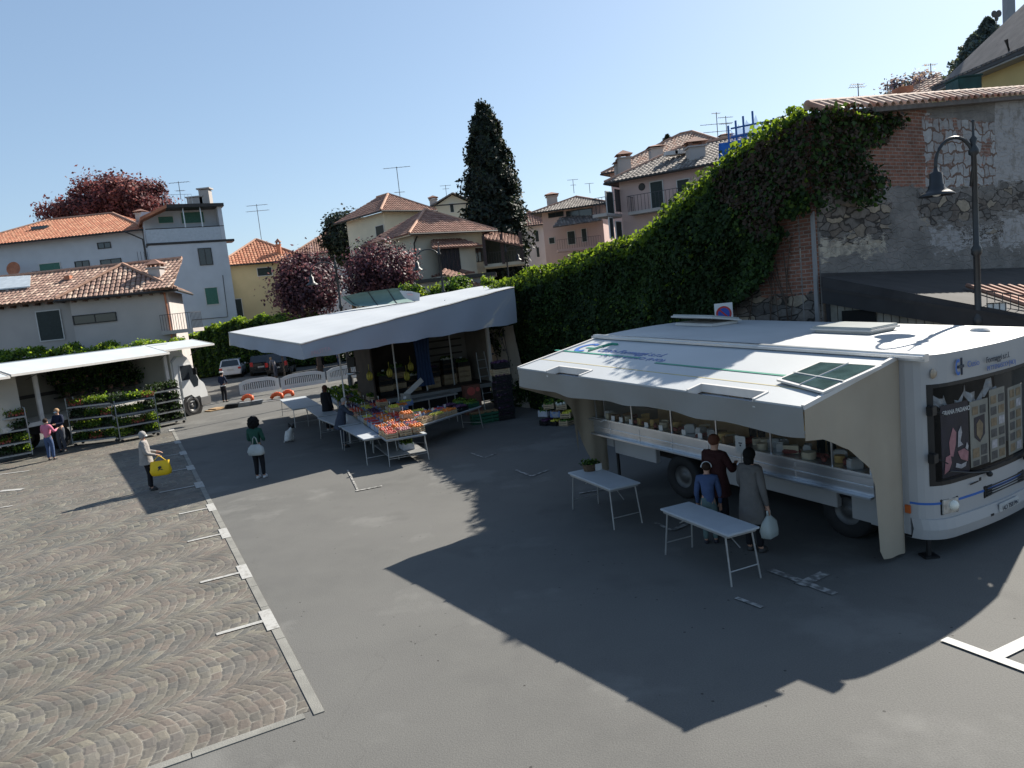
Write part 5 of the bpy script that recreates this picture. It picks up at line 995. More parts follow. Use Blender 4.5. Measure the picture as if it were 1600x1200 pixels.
# green line and writing on the awning: read from the counter side, tail on the left
def onaw(x, y): return PL(x, y, aw(0, 0, .006), AN)
ul = -TLZ; uu = (aw(0, 0)-aw(0, 1)).normalized()
for (a, b) in (((866, 547.5), (990, 563.5)), ((1022, 567.5), (1228, 590.5))):
    p, q = onaw(*a), onaw(*b); q = p+ul*((q-p).dot(ul)); g = MB(); g.prism([p, q, q+uu*.055, p+uu*.055], AN*.003); g.build('green_line', GREEN, pan)
P = onaw(905, 545); text('Cusio Formaggi s.r.l.', .26, onaw(931, 548.5), ul, uu, INKB, parent=pan, wide=.86, shear=.25); text('PETTENASCO (NO)', .17, onaw(938, 555.5), ul, uu, INKB, parent=pan, wide=1.15)
g = MB(); c = onaw(917, 543); r1, r2 = .25, .15; vs = [c+ul*(x*r1)+uu*(y*r1*1.1)+AN*.003 for x, y in ring]+[c+ul*(x*r2)+uu*(y*r2*1.2)+AN*.003 for x, y in ring]; g.add(vs, [(k, k+1, 15+k+1, 15+k) for k in range(14)]); g.build('emblem', BLUE, pan)
g = MB(); g.bar(c+ul*.0, c+ul*.28, .07, .004, up=AN); g.tube([c+ul*.30-uu*.2+AN*.004, c+ul*.36+uu*.12+AN*.004, c+ul*.46+uu*.30+AN*.004, c+ul*.62+uu*.30+AN*.004], .03, 4); g.build('emblem_f', GREEN, pan)
# canvas: valance, front curtain, tail curtain
g = MB(); n = 40; up_, dn = [], []
for k in range(n+1):
    l = L0+(L1-L0)*k/n; sag = .0*math.sin(math.pi*((k*4/n) % 1))
    d_ = .37+.025*math.sin(k*.23+1)+.006*math.sin(k*1.3); up_.append(aw(l, 1.005, -.01)); dn.append(aw(l, 1.0+.02*math.sin(k*.7), -d_))
md = [a.lerp(b, .5)-TW*(.02*math.sin(k*.9)) for k, (a, b) in enumerate(zip(up_, dn))]
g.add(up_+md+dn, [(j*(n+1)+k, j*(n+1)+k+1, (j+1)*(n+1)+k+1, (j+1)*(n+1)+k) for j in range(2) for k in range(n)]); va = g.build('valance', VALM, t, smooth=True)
def curtain(nm, pts, l, wav=.03, m_=FABRIC):
    """hanging canvas: outline given as (w, z); columns between its top and bottom lines, gently folded"""
    top, bot = pts; W0, W1 = top[0][0], top[-1][0]; n = 44; g = MB(); T = np.array(top); Bt = np.array(bot)
    for j in range(9):
        for k in range(n+1):
            w_ = W0+(W1-W0)*k/n; zt_ = np.interp(w_, T[:, 0], T[:, 1]); zb_ = np.interp(w_, Bt[:, 0], Bt[:, 1]); f = j/8
            z = zt_+(zb_-zt_)*f; off = wav*(math.sin(w_*9+1)+.5*math.sin(w_*17))*min(1, (zt_-z)*.6); g.v.append(tuple(tp(l+off, w_, z)))
    g.f = [(j*(n+1)+k, j*(n+1)+k+1, (j+1)*(n+1)+k+1, (j+1)*(n+1)+k) for j in range(8) for k in range(n)]; g.mi = [0]*len(g.f)
    return g.build(nm, m_, t, smooth=True)
bt = [fr(x, y, .33) for x, y in ((1257, 691), (1290, 687), (1330, 703), (1362, 733), (1378, 765), (1384, 877), (1410, 866), (1455, 861))]
bt = sorted(bt); tpz = [(AO-.0, AOz+.0), (-.02, AIz)]
curtain('front_curtain', (tpz, [(AO, AOz-.40)]+bt), .365)
bt = sorted([fr(x, y, 6.97) for x, y in ((880, 625), (893, 640), (900, 665), (905, 722), (930, 733), (945, 735))])
curtain('tail_curtain', (tpz, [(AO, AOz-.40)]+bt+[(-.02, bt[-1][1])]), 6.96, .03)
# goods behind the glass
def goods(nm, lb, cat, l, w_, z, fn, mats, grp=None):
    P = tp(l, w_, z); t_ = thing(nm, P, lb, cat, rz=math.atan2(TL.y, TL.x), group=grp); fn(t_, P, mats); return t_
CHM = [mat('cheese_gold', (.55, .36, .12), .6, .12, 5), mat('cheese_cream', (.62, .55, .40), .6, .12, 5), mat('cheese_rind', (.30, .17, .08), .7, .2, 5), mat('salami_red', (.25, .06, .05), .6, .2, 6), mat('packet_white', (.55, .56, .56), .5, .12, 8), mat('box_teal', (.05, .22, .22), .5, .2, 4), mat('box_yellow', (.5, .4, .06), .5, .1)]
kinds = ['wheel', 'wedge', 'packet', 'salami']; names = {'wheel': ('round_cheese', 'round cheese'), 'wedge': ('cheese_wedge', 'wedge of cheese'), 'packet': ('food_packet', 'wrapped packet'), 'salami': ('salami', 'salami')}
cnts = {}
CN = ['golden', 'cream', 'brown-rinded', 'dark red', 'white']; plan_ = []
for i in range(52):
    k = random.choice(kinds); plan_.append((k, random.choice((0, 1, 2)) if k in ('wheel', 'wedge') else (3 if k == 'salami' else 4)))
tot = {q: plan_.count(q) for q in plan_}; seen = {}
for i, (k, c) in enumerate(plan_):
    l = .75+5.9*i/51+random.uniform(-.04, .04); nm, w1_ = names[k]; P = tp(l, -.06+random.uniform(-.14, .2), 1.172); r = random.uniform(.07, .12); j = seen.get((k, c), 0); seen[(k, c)] = j+1
    o_, e_ = nth(j, tot[(k, c)], 'the front curtain', 'the tail curtain'); what = f'{CN[c]} {w1_}' if k in ('wheel', 'wedge') else f'{CN[c]} {w1_}'
    t_ = thing(nm, P, f"{o_} {what} {'to ' if o_ == 'nearest' else ''}{e_} behind the counter glass".replace('  ', ' '), 'food', rz=random.uniform(0, 6), group=f'{w1_}s behind the counter glass'); g = MB(); O = V(0, 0, 0)
    if k == 'wheel': g.lathe(O, [(0, 0), (r*.95, 0), (r, .02), (r, .09), (r*.95, .11), (0, .11)], 18)
    elif k == 'wedge': g.prism([(0, 0, 0), (r*2, -r*.6, 0), (r*2, r*.6, 0)], (0, 0, .10+r*.3))
    elif k == 'packet': g.box((0, 0, .07), (.2, .12, .14)); g.box((0, 0, .15), (.16, .1, .02))
    else: g.tube([(-.14, 0, .04), (-.11, 0, .04), (.11, 0, .04), (.14, 0, .04)], [.015, .04, .04, .015], 8)
    g.build('piece', CHM[c], t_, local=True, bevel=.006 if k == 'packet' else 0)
for i, (l, c) in enumerate(((1.5, 5), (1.85, 6), (2.2, 5), (2.75, 4), (3.3, 5), (4.0, 2), (4.9, 4), (5.6, 2))):
    t_ = thing('storage_box', tp(l, 1.33, 1.57), ['teal box nearest the front end of the shelf behind the cheese counter', 'yellow box on the shelf behind the cheese counter', 'second teal box on the shelf, beyond the yellow one', 'white carton on the shelf behind the woman in the grey coat', 'teal box behind the two customers', 'brown box in the middle of the back shelf', 'white carton near the tail end of the back shelf', 'brown box nearest the tail end of the back shelf'][i], 'box', rz=math.atan2(TL.y, TL.x)); g = MB(); g.box((0, 0, .15), (.28, .22, .30)); g.build('carton', CHM[c], t_, local=True, bevel=.01); g = MB(); g.box((0, 0, .305), (.30, .24, .03)); g.build('lid', CHM[c], t_, local=True, bevel=.005)
for i, l in enumerate((.8, 1.05, 1.35, 1.7)):
    g = MB(); g.box((0, 0, .05), (.2, .18, .1)); t_ = thing('wooden_box', tp(l, -.18, 1.647), ['wooden box nearest the front curtain on top of the display case', 'second wooden box from the front curtain on top of the display case', 'third wooden box from the front curtain on top of the display case', 'wooden box farthest from the front curtain on top of the display case'][i], 'box', rz=math.atan2(TL.y, TL.x), group='wooden boxes on the display case'); g.build('box', CHM[0], t_, local=True, bevel=.006)
for i, l in enumerate((3.9, 4.3, 4.9, 5.3, 5.75, 6.05, 6.3)):
    g = MB(); g.box((0, 0, .05), (.10, .01, .1)); g.prism([(-.05, 0, 0), (.05, 0, 0), (.05, .04, 0), (-.05, .04, 0)], (0, 0, .008)); t_ = thing('price_card', tp(l, -.34, 1.20), (lambda q: f"{q[0]} white price card {'to ' if q[0] == 'nearest' else ''}{q[1]} on the steel counter")(nth(i, 7, 'the two customers', 'the tail curtain')), 'card', rz=math.atan2(TL.y, TL.x), group='price cards on the counter'); g.build('card', CHM[4], t_, local=True)
P = PL(1157, 695, tp(0, -.42, 0), TW); t_ = thing('notice_sheet', P-V(0, 0, .25), 'white printed notice on a stick at the counter between the two customers', 'notice', rz=math.atan2(-TL.y, -TL.x)); g = MB(); g.box((0, 0, .25), (.21, .008, .30)); g.build('sheet', CHM[4], t_, local=True); g = MB(); g.tube([(0, 0, -.1), (0, 0, .1)], .008, 5); g.build('stick', STEEL, t_, local=True)
g = MB(); g.box((0, -.006, .28), (.07, .004, .02)); g.box((0, -.006, .24), (.03, .004, .03)); g.build('print', INKD, t_, local=True)
# vendor behind the counter
# posters inside the windscreen
def poster(nm, w0, w1, z0, z1, m_, lb, tilt=.0, l=.03):
    P = tp(plan((w0+w1)/2)+l+.03, (w0+w1)/2, z0); u_ = (tp(plan(w1)+l, w1, z0)-tp(plan(w0)+l, w0, z0)).normalized(); t_ = thing(nm, P, lb, 'poster')
    g = MB(); ax = Matrix((u_, V(-u_.y, u_.x, 0), V(0, 0, 1))).transposed(); g.box(P+V(0, 0, (z1-z0)/2), (w1-w0, .004, z1-z0), ax=ax); g.build('sheet', m_, t_); return t_, P, u_
p_, P, u_ = poster('poster', .34, .93, 1.10, 2.14, mat('poster_navy', (.012, .015, .035), .4, .3, 6), 'dark poster of pink slices and white lettering behind the windscreen')
nrm = V(u_.y, -u_.x, 0)*.006
text('GRANA PADANO', .088, P-u_*.265+V(0, 0, .90)+nrm, u_, V(0, 0, 1), mat('poster_ink', (.7, .7, .68), .5), parent=p_, bold=.002, wide=.86)
PK = mat('poster_pink', (.48, .22, .24), .5, .25, 9); PW_ = mat('poster_white', (.55, .53, .55), .5, .3, 14)
def blob(pts, m_, k=1): g = MB(); g.prism([P+u_*x+V(0, 0, z)+nrm*k for x, z in pts], nrm*.3); g.build('printed_shape', m_, p_)
blob([(-.12, .30), (-.14, .50), (-.05, .70), (.02, .62), (.0, .45), (-.06, .28)], PK); blob([(-.26, .06), (-.22, .30), (-.12, .32), (-.10, .2), (-.16, .1)], PK, 1.4); blob([(.04, .34), (.18, .36), (.27, .30), (.25, .16), (.1, .22)], PK, 1.2)
blob([(-.02, .12), (.1, .08), (.2, .1), (.22, .16), (.1, .14), (0, .18)], PW_, 1.6); blob([(.04, .40), (.06, .62), (.12, .70), (.14, .6), (.1, .48), (.16, .42)], PW_, 1.5); blob([(.2, .36), (.24, .44), (.27, .38), (.25, .33)], PW_, 1.7)
PB = mat('poster_paper', (.34, .33, .28), .6, .12, 5); PD = mat('poster_print', (.10, .10, .10), .6, .4, 12); PT = mat('poster_tan', (.30, .22, .13), .6, .3, 12)
p_, P, u_ = poster('poster', .97, 1.42, 1.14, 2.10, PB, 'pale leaflet sheet with a dark shield picture beside the dark poster')
for x, z, a, b, m_ in ((-.1, .82, .14, .12, PT), (.09, .82, .14, .12, PD), (-.1, .2, .16, .14, PT), (.1, .22, .15, .15, PD), (-.1, .05, .15, .08, PD), (.1, .06, .15, .12, PD)): blob([(x-a/2, z-b/2), (x+a/2, z-b/2), (x+a/2, z+b/2), (x-a/2, z+b/2)], m_)
blob([(-.13, .72), (.13, .74), (.13, .45), (.0, .34), (-.13, .43)], mat('poster_navy', (.02,)*3)); blob([(-.08, .62), (.0, .68), (.08, .6), (.06, .45), (0, .38), (-.08, .46)], PT, 1.6)
for i, (w0, w1, lb) in enumerate(((1.46, 1.90, 'third sheet of small pictures from the left behind the windscreen'), (2.0, 2.5, 'wide leaflet sheet near the middle of the windscreen, cut by the picture edge'))):
    p_, P, u_ = poster('poster', w0, w1, 1.12, 2.2-.05*i, PB, lb)
    for r_ in range(6):
        for c_ in range(2): x, z = -.11+.22*c_, .1+.165*r_; blob([(x-.08, z-.06), (x+.08, z-.06), (x+.08, z+.06), (x-.08, z+.06)], random.choice((PD, PT, PD, PW_)))
t_ = thing('plastic_sheet', tp(.1, 1.1, 2.05), 'crumpled clear plastic sheet bundled above the posters in the windscreen', 'plastic sheet'); g = MB(); n = 24
for k in range(n+1):
    w_ = .25+1.5*k/n; zt_ = 2.14+.10*math.sin(k*.7)+.06*math.sin(k*1.9)+.08*k/n; 
    for j in range(3): g.v.append(tuple(tp(plan(w_)+.10+.03*math.sin(k*1.7+j), w_, zt_-.07*j+.03)))
g.f = [(k*3+j, (k+1)*3+j, (k+1)*3+j+1, k*3+j+1) for k in range(n) for j in range(2)]; g.mi = [0]*len(g.f); g.build('sheet', mat('crumpled_plastic', (.36, .37, .38), .35, .3, 9), t_)
# no-parking sign on a post behind the truck
P = YD(1131, 490, 17.6); t = thing('no_parking_sign', V(P.x, P.y, 0), 'round blue and red no-parking sign on a white plate behind the truck roof', 'road sign')
u_ = V(.98, -.2, 0).normalized(); nn = V(u_.y, -u_.x, 0); ax = Matrix((u_, V(0, 0, 1), nn)).transposed(); g = MB(); g.tube([V(P.x, P.y, 0)-nn*.05, P-nn*.05+V(0, 0, .1)], .03, 8); g.build('post', STEEL, t)
g = MB(); g.box(P-V(0, 0, .06), (.42, .62, .015), ax=ax); pl_ = g.build('plate', mat('sign_plate_white', (.6, .6, .6), .4), t, bevel=.004)
def disc(r, k, m_, nm): g = MB(); g.lathe(P+nn*(.009+.003*k), [(0, 0), (r, 0), (r, -.002)], 28, ax=ax); g.build(nm, m_, pl_)
disc(.18, 0, mat('sign_red', (.45, .03, .03), .4), 'red_ring'); disc(.135, 1, mat('sign_royal', (.02, .07, .35), .4), 'blue_field'); g = MB(); d_ = (u_*.7-V(0, 0, .7)).normalized(); g.bar(P+nn*.0155-d_*.14, P+nn*.0155+d_*.14, .035, .003, up=nn); g.build('red_bar', MATS['sign_red'], pl_)
# ================================================ PEOPLE
SKIN = mat('skin', (.42, .24, .17), .6, .06, 6); 
def person(x, y, yaw, H, label, top, legs, hair, hairstyle='short', arms=None, feet=None, lean=0., coat=None, mask=None, shoes=(.02, .02, .02), sleeves=True, bend=0., turn=0., skinm=None, skirt=0., sit=0.):
    """standing figure facing +y before yaw; arms: [(elbow), (wrist)] per side as offsets from the shoulder in units of H"""
    t = thing('person', V(x, y, 0), label, 'person', rz=yaw); S = lambda *p: V(*p)*H
    cb, sb = math.cos(bend), math.sin(bend)
    def up(px, py, pz):      # upper body bends forward about the hips
        z = pz-.52; return S(px+lean*(z), py*cb+z*sb, .52+z*cb-py*sb)
    arms = arms or [((-.035, .0, -.18), (-.03, .05, -.33)), ((.035, .0, -.18), (.03, .05, -.33))]
    feet = feet or [(-.055, .0), (.055, .02)]
    P, R, E = [], [], []
    def add(p, r, par=None):
        P.append(p); R.append(r if isinstance(r, tuple) else (r*H, r*H)); k = len(P)-1
        if par is not None: E.append((par, k))
        return k
    pel = add(S(0, 0, .52), .075); wst = add(up(0, .0, .60), .062, pel); ch = add(up(0, 0, .70), .072, wst); uc = add(up(0, -.005, .78), .066, ch); nk = add(up(0, 0, .835), .03, uc)
    hy = .012; hd0 = add(up(0, hy, .87), .036, nk); hd1 = add(up(math.sin(turn)*.01, hy+.004, .915), .050, hd0); hd2 = add(up(0, hy, .96), .042, hd1)
    J = {}
    for i, s in enumerate((-1, 1)):
        sh = add(up(s*.098, 0, .795), .036, uc); so = P[sh]; e_, w_ = arms[i]; el = add(so+S(*e_), .025, sh); wr = add(so+S(*w_), .0165, el); d = (P[wr]-P[el]).normalized()
        pm = add(P[wr]+d*.035*H, .019, wr); J[s] = (sh, el, wr, pm)
        sidev = d.cross(V(0, 0, 1)); sidev = sidev.normalized() if sidev.length > .2 else V(0, 1, 0); inn = d.cross(sidev).normalized()
        for q in range(4):
            o = sidev*(.0085*H*(q-1.5)); L_ = (.036, .042, .039, .030)[q]*H; a = add(P[pm]+d*.022*H+o, .0056, pm); b = add(P[a]+d*L_*.5+inn*L_*.12, .0048, a); add(P[b]+d*L_*.4+inn*L_*.32, .0042, b)
        a = add(P[wr]+d*.018*H-sidev*.022*H, .0065, wr); add(P[a]+d*.026*H-sidev*.008*H+inn*.008*H, .005, a)
        fx, fy = feet[i]; hp = add(S(s*.048, 0, .485), .056, pel); 
        if sit: kn = add(S(s*.06, .24, .47), .036, hp); an = add(S(s*.06, .25, .05), .022, kn); fx, fy = s*.06, .25
        else: kn = add(S((s*.052+fx)/2, fy*.5+.015, .275), .036, hp); an = add(S(fx, fy-.01, .05), .022, kn)
        ft = add(S(fx, fy+.05, .022), .020, an); J[s] += (hp, kn, an, ft)
    body = skin('body', P, E, R, skinm or SKIN, t, 1)
    # face: brow, nose and ears, eyes
    f = MB(); hc = P[hd1]; fw = (up(0, 1, .6)-up(0, 0, .6)).normalized(); uh = (up(0, 0, .96)-up(0, 0, .87)).normalized(); rt = fw.cross(uh).normalized()
    fw = (fw*math.cos(turn)+rt*math.sin(turn)).normalized(); rt = fw.cross(uh).normalized()
    f.ball(hc+fw*.050*H-uh*.006*H, (.006*H, .008*H, .011*H)); f.ball(hc+rt*.045*H-uh*.003*H, (.006*H, .010*H, .016*H)); f.ball(hc-rt*.045*H-uh*.003*H, (.006*H, .010*H, .016*H)); f.build('face_features', skinm or SKIN, t, smooth=True, local=True)
    f = MB()
    for s in (-1, 1): f.ball(hc+fw*.044*H+rt*(s*.018*H)+uh*.008*H, .0045*H)
    f.build('eyes', BLK, t, smooth=True, local=True)
    if mask:
        f = MB(); f.ball(hc+fw*.026*H-uh*.018*H, (.036*H, .036*H, .024*H), n=12, m=8); f.build('face_mask', mask, t, smooth=True, local=True)
    hm = hair; f = MB()
    if hairstyle == 'curly':
        for k in range(150):
            d = V(random.gauss(0, 1), random.gauss(0, 1), random.gauss(0, 1)).normalized(); 
            if d.dot(fw) > .45 and d.z < .55: continue
            f.ball(hc+uh*.012*H-fw*.012*H+V(d.x*.075, d.y*.075, d.z*.085)*H+V(0, 0, -.012*H), .026*H*random.uniform(.7, 1.2), n=6, m=4)
    elif hairstyle == 'long':
        f.ball(hc+uh*.012*H-fw*.012*H, (.057*H, .060*H, .062*H), n=14, m=9); f.ball(hc-uh*.045*H-fw*.026*H, (.054*H, .036*H, .060*H), n=12, m=8)
    elif hairstyle == 'bob':
        f.ball(hc+uh*.010*H-fw*.012*H, (.057*H, .060*H, .060*H), n=14, m=9); f.ball(hc-uh*.024*H-fw*.022*H, (.058*H, .042*H, .040*H), n=12, m=8)
    elif hairstyle == 'bun':
        f.ball(hc+uh*.012*H-fw*.010*H, (.054*H, .057*H, .056*H), n=14, m=9); f.ball(hc+uh*.05*H-fw*.045*H, .024*H, n=10, m=6)
    elif hairstyle == 'cap':
        f.ball(hc+uh*.006*H-fw*.010*H, (.052*H, .055*H, .050*H), n=14, m=9)
    else: f.ball(hc+uh*.012*H-fw*.010*H, (.053*H, .057*H, .054*H), n=14, m=9)
    f.build('hair', hm, t, smooth=True, local=True)
    if hairstyle == 'cap': f = MB(); ax = Matrix((rt, fw, uh)).transposed(); f.lathe(hc+uh*.035*H, [(0, .035*H), (.062*H, .03*H), (.066*H, .018*H), (.052*H, 0), (0, .0)], 18, ax=ax); f.prism([hc+uh*.036*H+rt*(a*.045*H)+fw*(b*H) for a, b in ((-1, .035), (1, .035), (.6, .078), (-.6, .078))], uh*.006*H); f.build('cap', mat('cap_white', (.6, .6, .6), .6), t, local=True)
    # garments
    def gar(nm, idx, add_r, m_, scale=1.):
        mp = {}; Q, RR, EE = [], [], []
        for i, rr in idx: mp[i] = len(Q); Q.append(P[i]); RR.append((rr*H, rr*H))
        for a, b in E:
            if a in mp and b in mp: EE.append((mp[a], mp[b]))
        return skin(nm, Q, EE, RR, m_, t, 1)
    ti = [(pel, .084), (wst, .078), (ch, .084), (uc, .074), (nk, .034)]
    for s in (-1, 1):
        ti += [(J[s][4], .060 if coat else .067)]; sh, el, wr, pm = J[s][:4]; ti += [(sh, .044), (el, .034 if sleeves else .034)]+([(wr, .024)] if sleeves else [])
    gar('top', ti, 0, top)
    li = [(pel, .082 if not coat else .055)]+([(wst, .066)] if not coat else [])
    for s in (-1, 1): hp, kn, an, ft = J[s][4:]; li += [(hp, .064 if not coat else .054), (kn, .043), (an, .031)]
    gar('trousers', li, 0, legs)
    if coat:
        m_, zl = coat; f = MB(); n = 18; rings = ((.80, .088, .062), (.74, .106, .078), (.62, .102, .084), (.52, .122, .098), ((.52+zl)/2, .130, .104), (zl, .136, .110))
        for z, a, b in rings:
            for k in range(n):
                an = 2*math.pi*k/n; wv = 1+(.035*math.sin(an*5+z*9) if z < .6 else 0); f.v.append(tuple(up(a*math.cos(an)*wv, b*math.sin(an)*wv, z)))
        f.f = [(j*n+k, j*n+(k+1) % n, (j+1)*n+(k+1) % n, (j+1)*n+k) for j in range(5) for k in range(n)]; f.mi = [0]*len(f.f); f.add([up(.0, 0, .82)], []); c = len(f.v)-1; f.f += [(k, (k+1) % n, c) for k in range(n)]; f.mi += [0]*n
        f.build('coat', m_, t, smooth=True, local=True)
    SH = mat('shoe_%d_%d' % (int(shoes[0]*100), int(shoes[2]*100)), shoes, .6)
    for s in (-1, 1):
        an, ft = P[J[s][6]], P[J[s][7]]; f = MB(); d = (ft-an); d.z = 0; d.normalize(); c = V((an.x+ft.x)/2, (an.y+ft.y)/2, .026*H)+d*.008*H; ax = Matrix((V(d.y, -d.x, 0), d, V(0, 0, 1))).transposed()
        f.lathe(c, [(0, -.024*H), (.028*H, -.024*H), (.030*H, -.008*H), (.024*H, .012*H), (.016*H, .026*H), (0, .03*H)], 12, ax=Matrix((V(d.y, -d.x, 0), d*2.0, V(0, 0, 1))).transposed()); f.build('shoe', SH, t, smooth=True, local=True)
    t['hands'] = [list(mw(t) @ P[J[s][3]]) for s in (-1, 1)]; hands = t['hands']; del t['hands']
    return t, [V(*P[J[s][3]]) for s in (-1, 1)], lambda v: mw(t) @ Vector(v), dict(H=H, hc=hc, fw=fw, uh=uh, rt=rt, up=up)
def cl(n, c, **k): return mat(n, c, .85, .12, 5, .9, 14, spec=.2, **k)
H_DK, H_GR, H_BL, H_RD, H_BK = cl('hair_dark_brown', (.03, .018, .012)), cl('hair_grey', (.28, .27, .26)), cl('hair_blonde', (.33, .22, .13)), cl('hair_auburn', (.10, .04, .025)), cl('hair_black', (.006, .006, .006))
MASK = mat('mask_white', (.6, .62, .62), .8); MASKB = mat('mask_blue', (.35, .5, .6), .8)
DKJ = cl('trouser_black', (.012, .012, .015)); JEANS = cl('denim', (.05, .08, .16)); NAVY = cl('navy_cloth', (.012, .018, .04))
def bag(nm, lb, P, m_, w_=.34, h=.34, d=.14, rz=0., handle=.2, flare=.8, cat='bag', hm=None):
    t = thing(nm, P-V(0, 0, handle+h), lb, cat, rz=rz); g = MB(); n = 16
    rings = [(0, .72, .75), (.06, .98, 1), (.35, 1.05, 1.1), (.7, .95, .8), (1, flare, .22)]
    for z, a, b in rings:
        for k in range(n):
            an = 2*math.pi*k/n; c_, s_ = math.cos(an), math.sin(an); e = .6; cx = math.copysign(abs(c_)**e, c_); sy = math.copysign(abs(s_)**e, s_); j = 1+.05*math.sin(an*5+z*7); g.v.append((w_/2*a*cx*j, d/2*b*sy*j, h*z))
    g.f = [(j*n+k, j*n+(k+1) % n, (j+1)*n+(k+1) % n, (j+1)*n+k) for j in range(4) for k in range(n)]+[tuple(range(n))[::-1]]; g.mi = [0]*len(g.f); g.build('pouch', m_, t, smooth=True, local=True)
    g = MB()
    for s in (-1, 1): g.tube([(-w_*flare*.32, s*.01, h*.97), (-w_*.1, s*.006, h+handle*.75), (0, 0, h+handle), (w_*.1, s*.006, h+handle*.75), (w_*flare*.32, s*.01, h*.97)], .011, 5)
    g.build('handle', hm or m_, t, smooth=True, local=True); return t
# woman with the yellow bag, facing right-back
Gp = lambda x, y: G(x, y)
p = Gp(236, 766); t, hd, W_, k = person(p.x, p.y, math.radians(-70), 1.69, 'grey-haired woman in a beige cardigan and white face mask looking up', cl('cardigan_beige', (.27, .25, .235)), DKJ, H_GR, 'bob', arms=[((-.04, .03, -.17), (-.03, .16, -.20)), ((.045, .03, -.17), (.0, .17, -.22))], mask=MASK, coat=(cl('cardigan_beige', (.27, .25, .235)), .44), feet=[(-.05, 0), (.05, .03)])
hh = W_(hd[1]); b = bag('shopping_bag', 'bright yellow shopping bag with a black emblem on the grey-haired woman\'s arm', hh+V(.02, -.04, -.01), mat('bag_yellow', (.78, .50, .01), .6, .06, 4, .15, 8), .52, .40, .20, rz=math.radians(14), handle=.14, flare=.95)
g = MB(); O = V(0, -.112, 0); g.prism([(-.03, -.113, .19), (.05, -.113, .22), (.03, -.113, .28), (-.04, -.113, .26)], (0, -.004, 0)); g.tube([(-.05, -.115, .16), (.0, -.117, .20), (.07, -.115, .16)], .010, 4); g.build('emblem', INKD, b, local=True)
# curly woman seen from behind
p = Gp(408, 747); t, hd, W_, k = person(p.x, p.y, math.radians(-12), 1.70, 'curly black-haired woman in a dark green jacket, seen from behind', cl('jacket_green', (.015, .06, .045)), DKJ, H_BK, 'curly', shoes=(.5, .5, .5), arms=[((-.035, .02, -.17), (.03, .10, -.15)), ((.035, .02, -.17), (-.02, .11, -.17))])
q = W_(k['up'](.05, -.085, .70)); bag('tote_bag', 'pale grey fabric tote bag on the back of the curly-haired woman', q+V(.0, -.06, .02), cl('tote_grey', (.33, .36, .36)), .46, .30, .17, rz=math.radians(-12), handle=.22, flare=.55)
# traffic warden
p = Gp(352, 628); person(p.x, p.y, math.radians(-20), 1.74, 'traffic warden in dark uniform with white cap and belt, facing away', NAVY, DKJ, H_BK, 'cap', feet=[(-.06, 0), (.09, -.03)], arms=[((-.05, .02, -.15), (.02, .07, -.18)), ((.05, .02, -.15), (-.0, .08, -.18))])
tt = bpy.data.objects[-1] if False else None
per = [o for o in COL.objects if o.name.startswith('person') and o.get('label', '').startswith('traffic')][0]; g = MB(); g.lathe(V(0, 0, 1.74*.53), [(.150, -.02), (.153, -.02), (.153, .025), (.150, .025)], 20, ax=Matrix.Diagonal((1, .95, 1))); g.build('belt', MATS['cap_white'], per, local=True)
# flower customers
p = Gp(81, 719); person(p.x, p.y, math.radians(-8), 1.60, 'woman in a pink top and jeans at the flower racks', cl('pink_top', (.50, .16, .24)), JEANS, H_DK, 'short', arms=[((-.05, .03, -.15), (.0, .14, -.14)), ((.06, .03, -.14), (.03, .16, -.10))])
p = Gp(100, 706); person(p.x, p.y, math.radians(165), 1.78, 'blond flower seller in dark clothes and blue mask facing the woman in pink', NAVY, cl('grey_trousers', (.06, .065, .08)), H_BL, 'short', mask=MASKB, arms=[((-.05, .04, -.15), (.03, .17, -.15)), ((.05, .04, -.15), (-.02, .17, -.14))])
# cheese customers
p = Gp(1127, 850); person(p.x+.06, p.y+.25, math.radians(-52), 1.78, 'tall customer in a dark maroon jacket at the cheese counter', cl('maroon', (.035, .012, .012)), DKJ, H_RD, 'short', arms=[((-.05, .05, -.15), (.0, .16, -.12)), ((.05, .05, -.15), (.0, .16, -.12))], coat=(cl('maroon', (.035, .012, .012)), .42))
p = Gp(1113, 848); t, hd, W_, k = person(p.x-.02, p.y-.02, math.radians(-20), 1.36, 'boy in a blue denim jacket with a hairband beside the maroon jacket', cl('denim_jacket', (.055, .085, .17)), cl('boy_trousers', (.10, .15, .15)), H_DK, 'short', shoes=(.02, .02, .03), bend=.10)
g = MB(); hc, fw, uh, rt = k['hc'], k['fw'], k['uh'], k['rt']; n = 14; pts = [hc-fw*.01+rt*(.080*math.cos(math.pi*j/n))+uh*(.088*math.sin(math.pi*j/n)) for j in range(n+1)]; g.tube(pts, .011, 6); pt = [o for o in COL.objects if o.get('label', '').startswith('boy in')][0]; g.build('hairband', MASK, pt, local=True, smooth=True)
p = Gp(1180, 862); t, hd, W_, k = person(p.x, p.y, math.radians(-58), 1.66, 'dark-haired woman in a long grey coat at the cheese counter', cl('coat_grey', (.115, .11, .105)), DKJ, H_BK, 'long', coat=(cl('coat_grey', (.115, .11, .105)), .30), shoes=(.03, .03, .03), arms=[((-.045, .02, -.17), (-.03, .12, -.26)), ((.05, -.02, -.18), (.055, .02, -.34))])
hh = W_(hd[1]); m, N_, L__, b_ = nodes('thin_plastic'); b_.inputs['Base Color'].default_value = (.45, .5, .48, 1); b_.inputs['Roughness'].default_value = .35; b_.inputs['Alpha'].default_value = .8
bag('plastic_bag', 'translucent white plastic carrier bag in the right hand of the woman in grey', hh+V(0, 0, .01), m, .30, .34, .18, rz=.7, handle=.09, flare=.28)
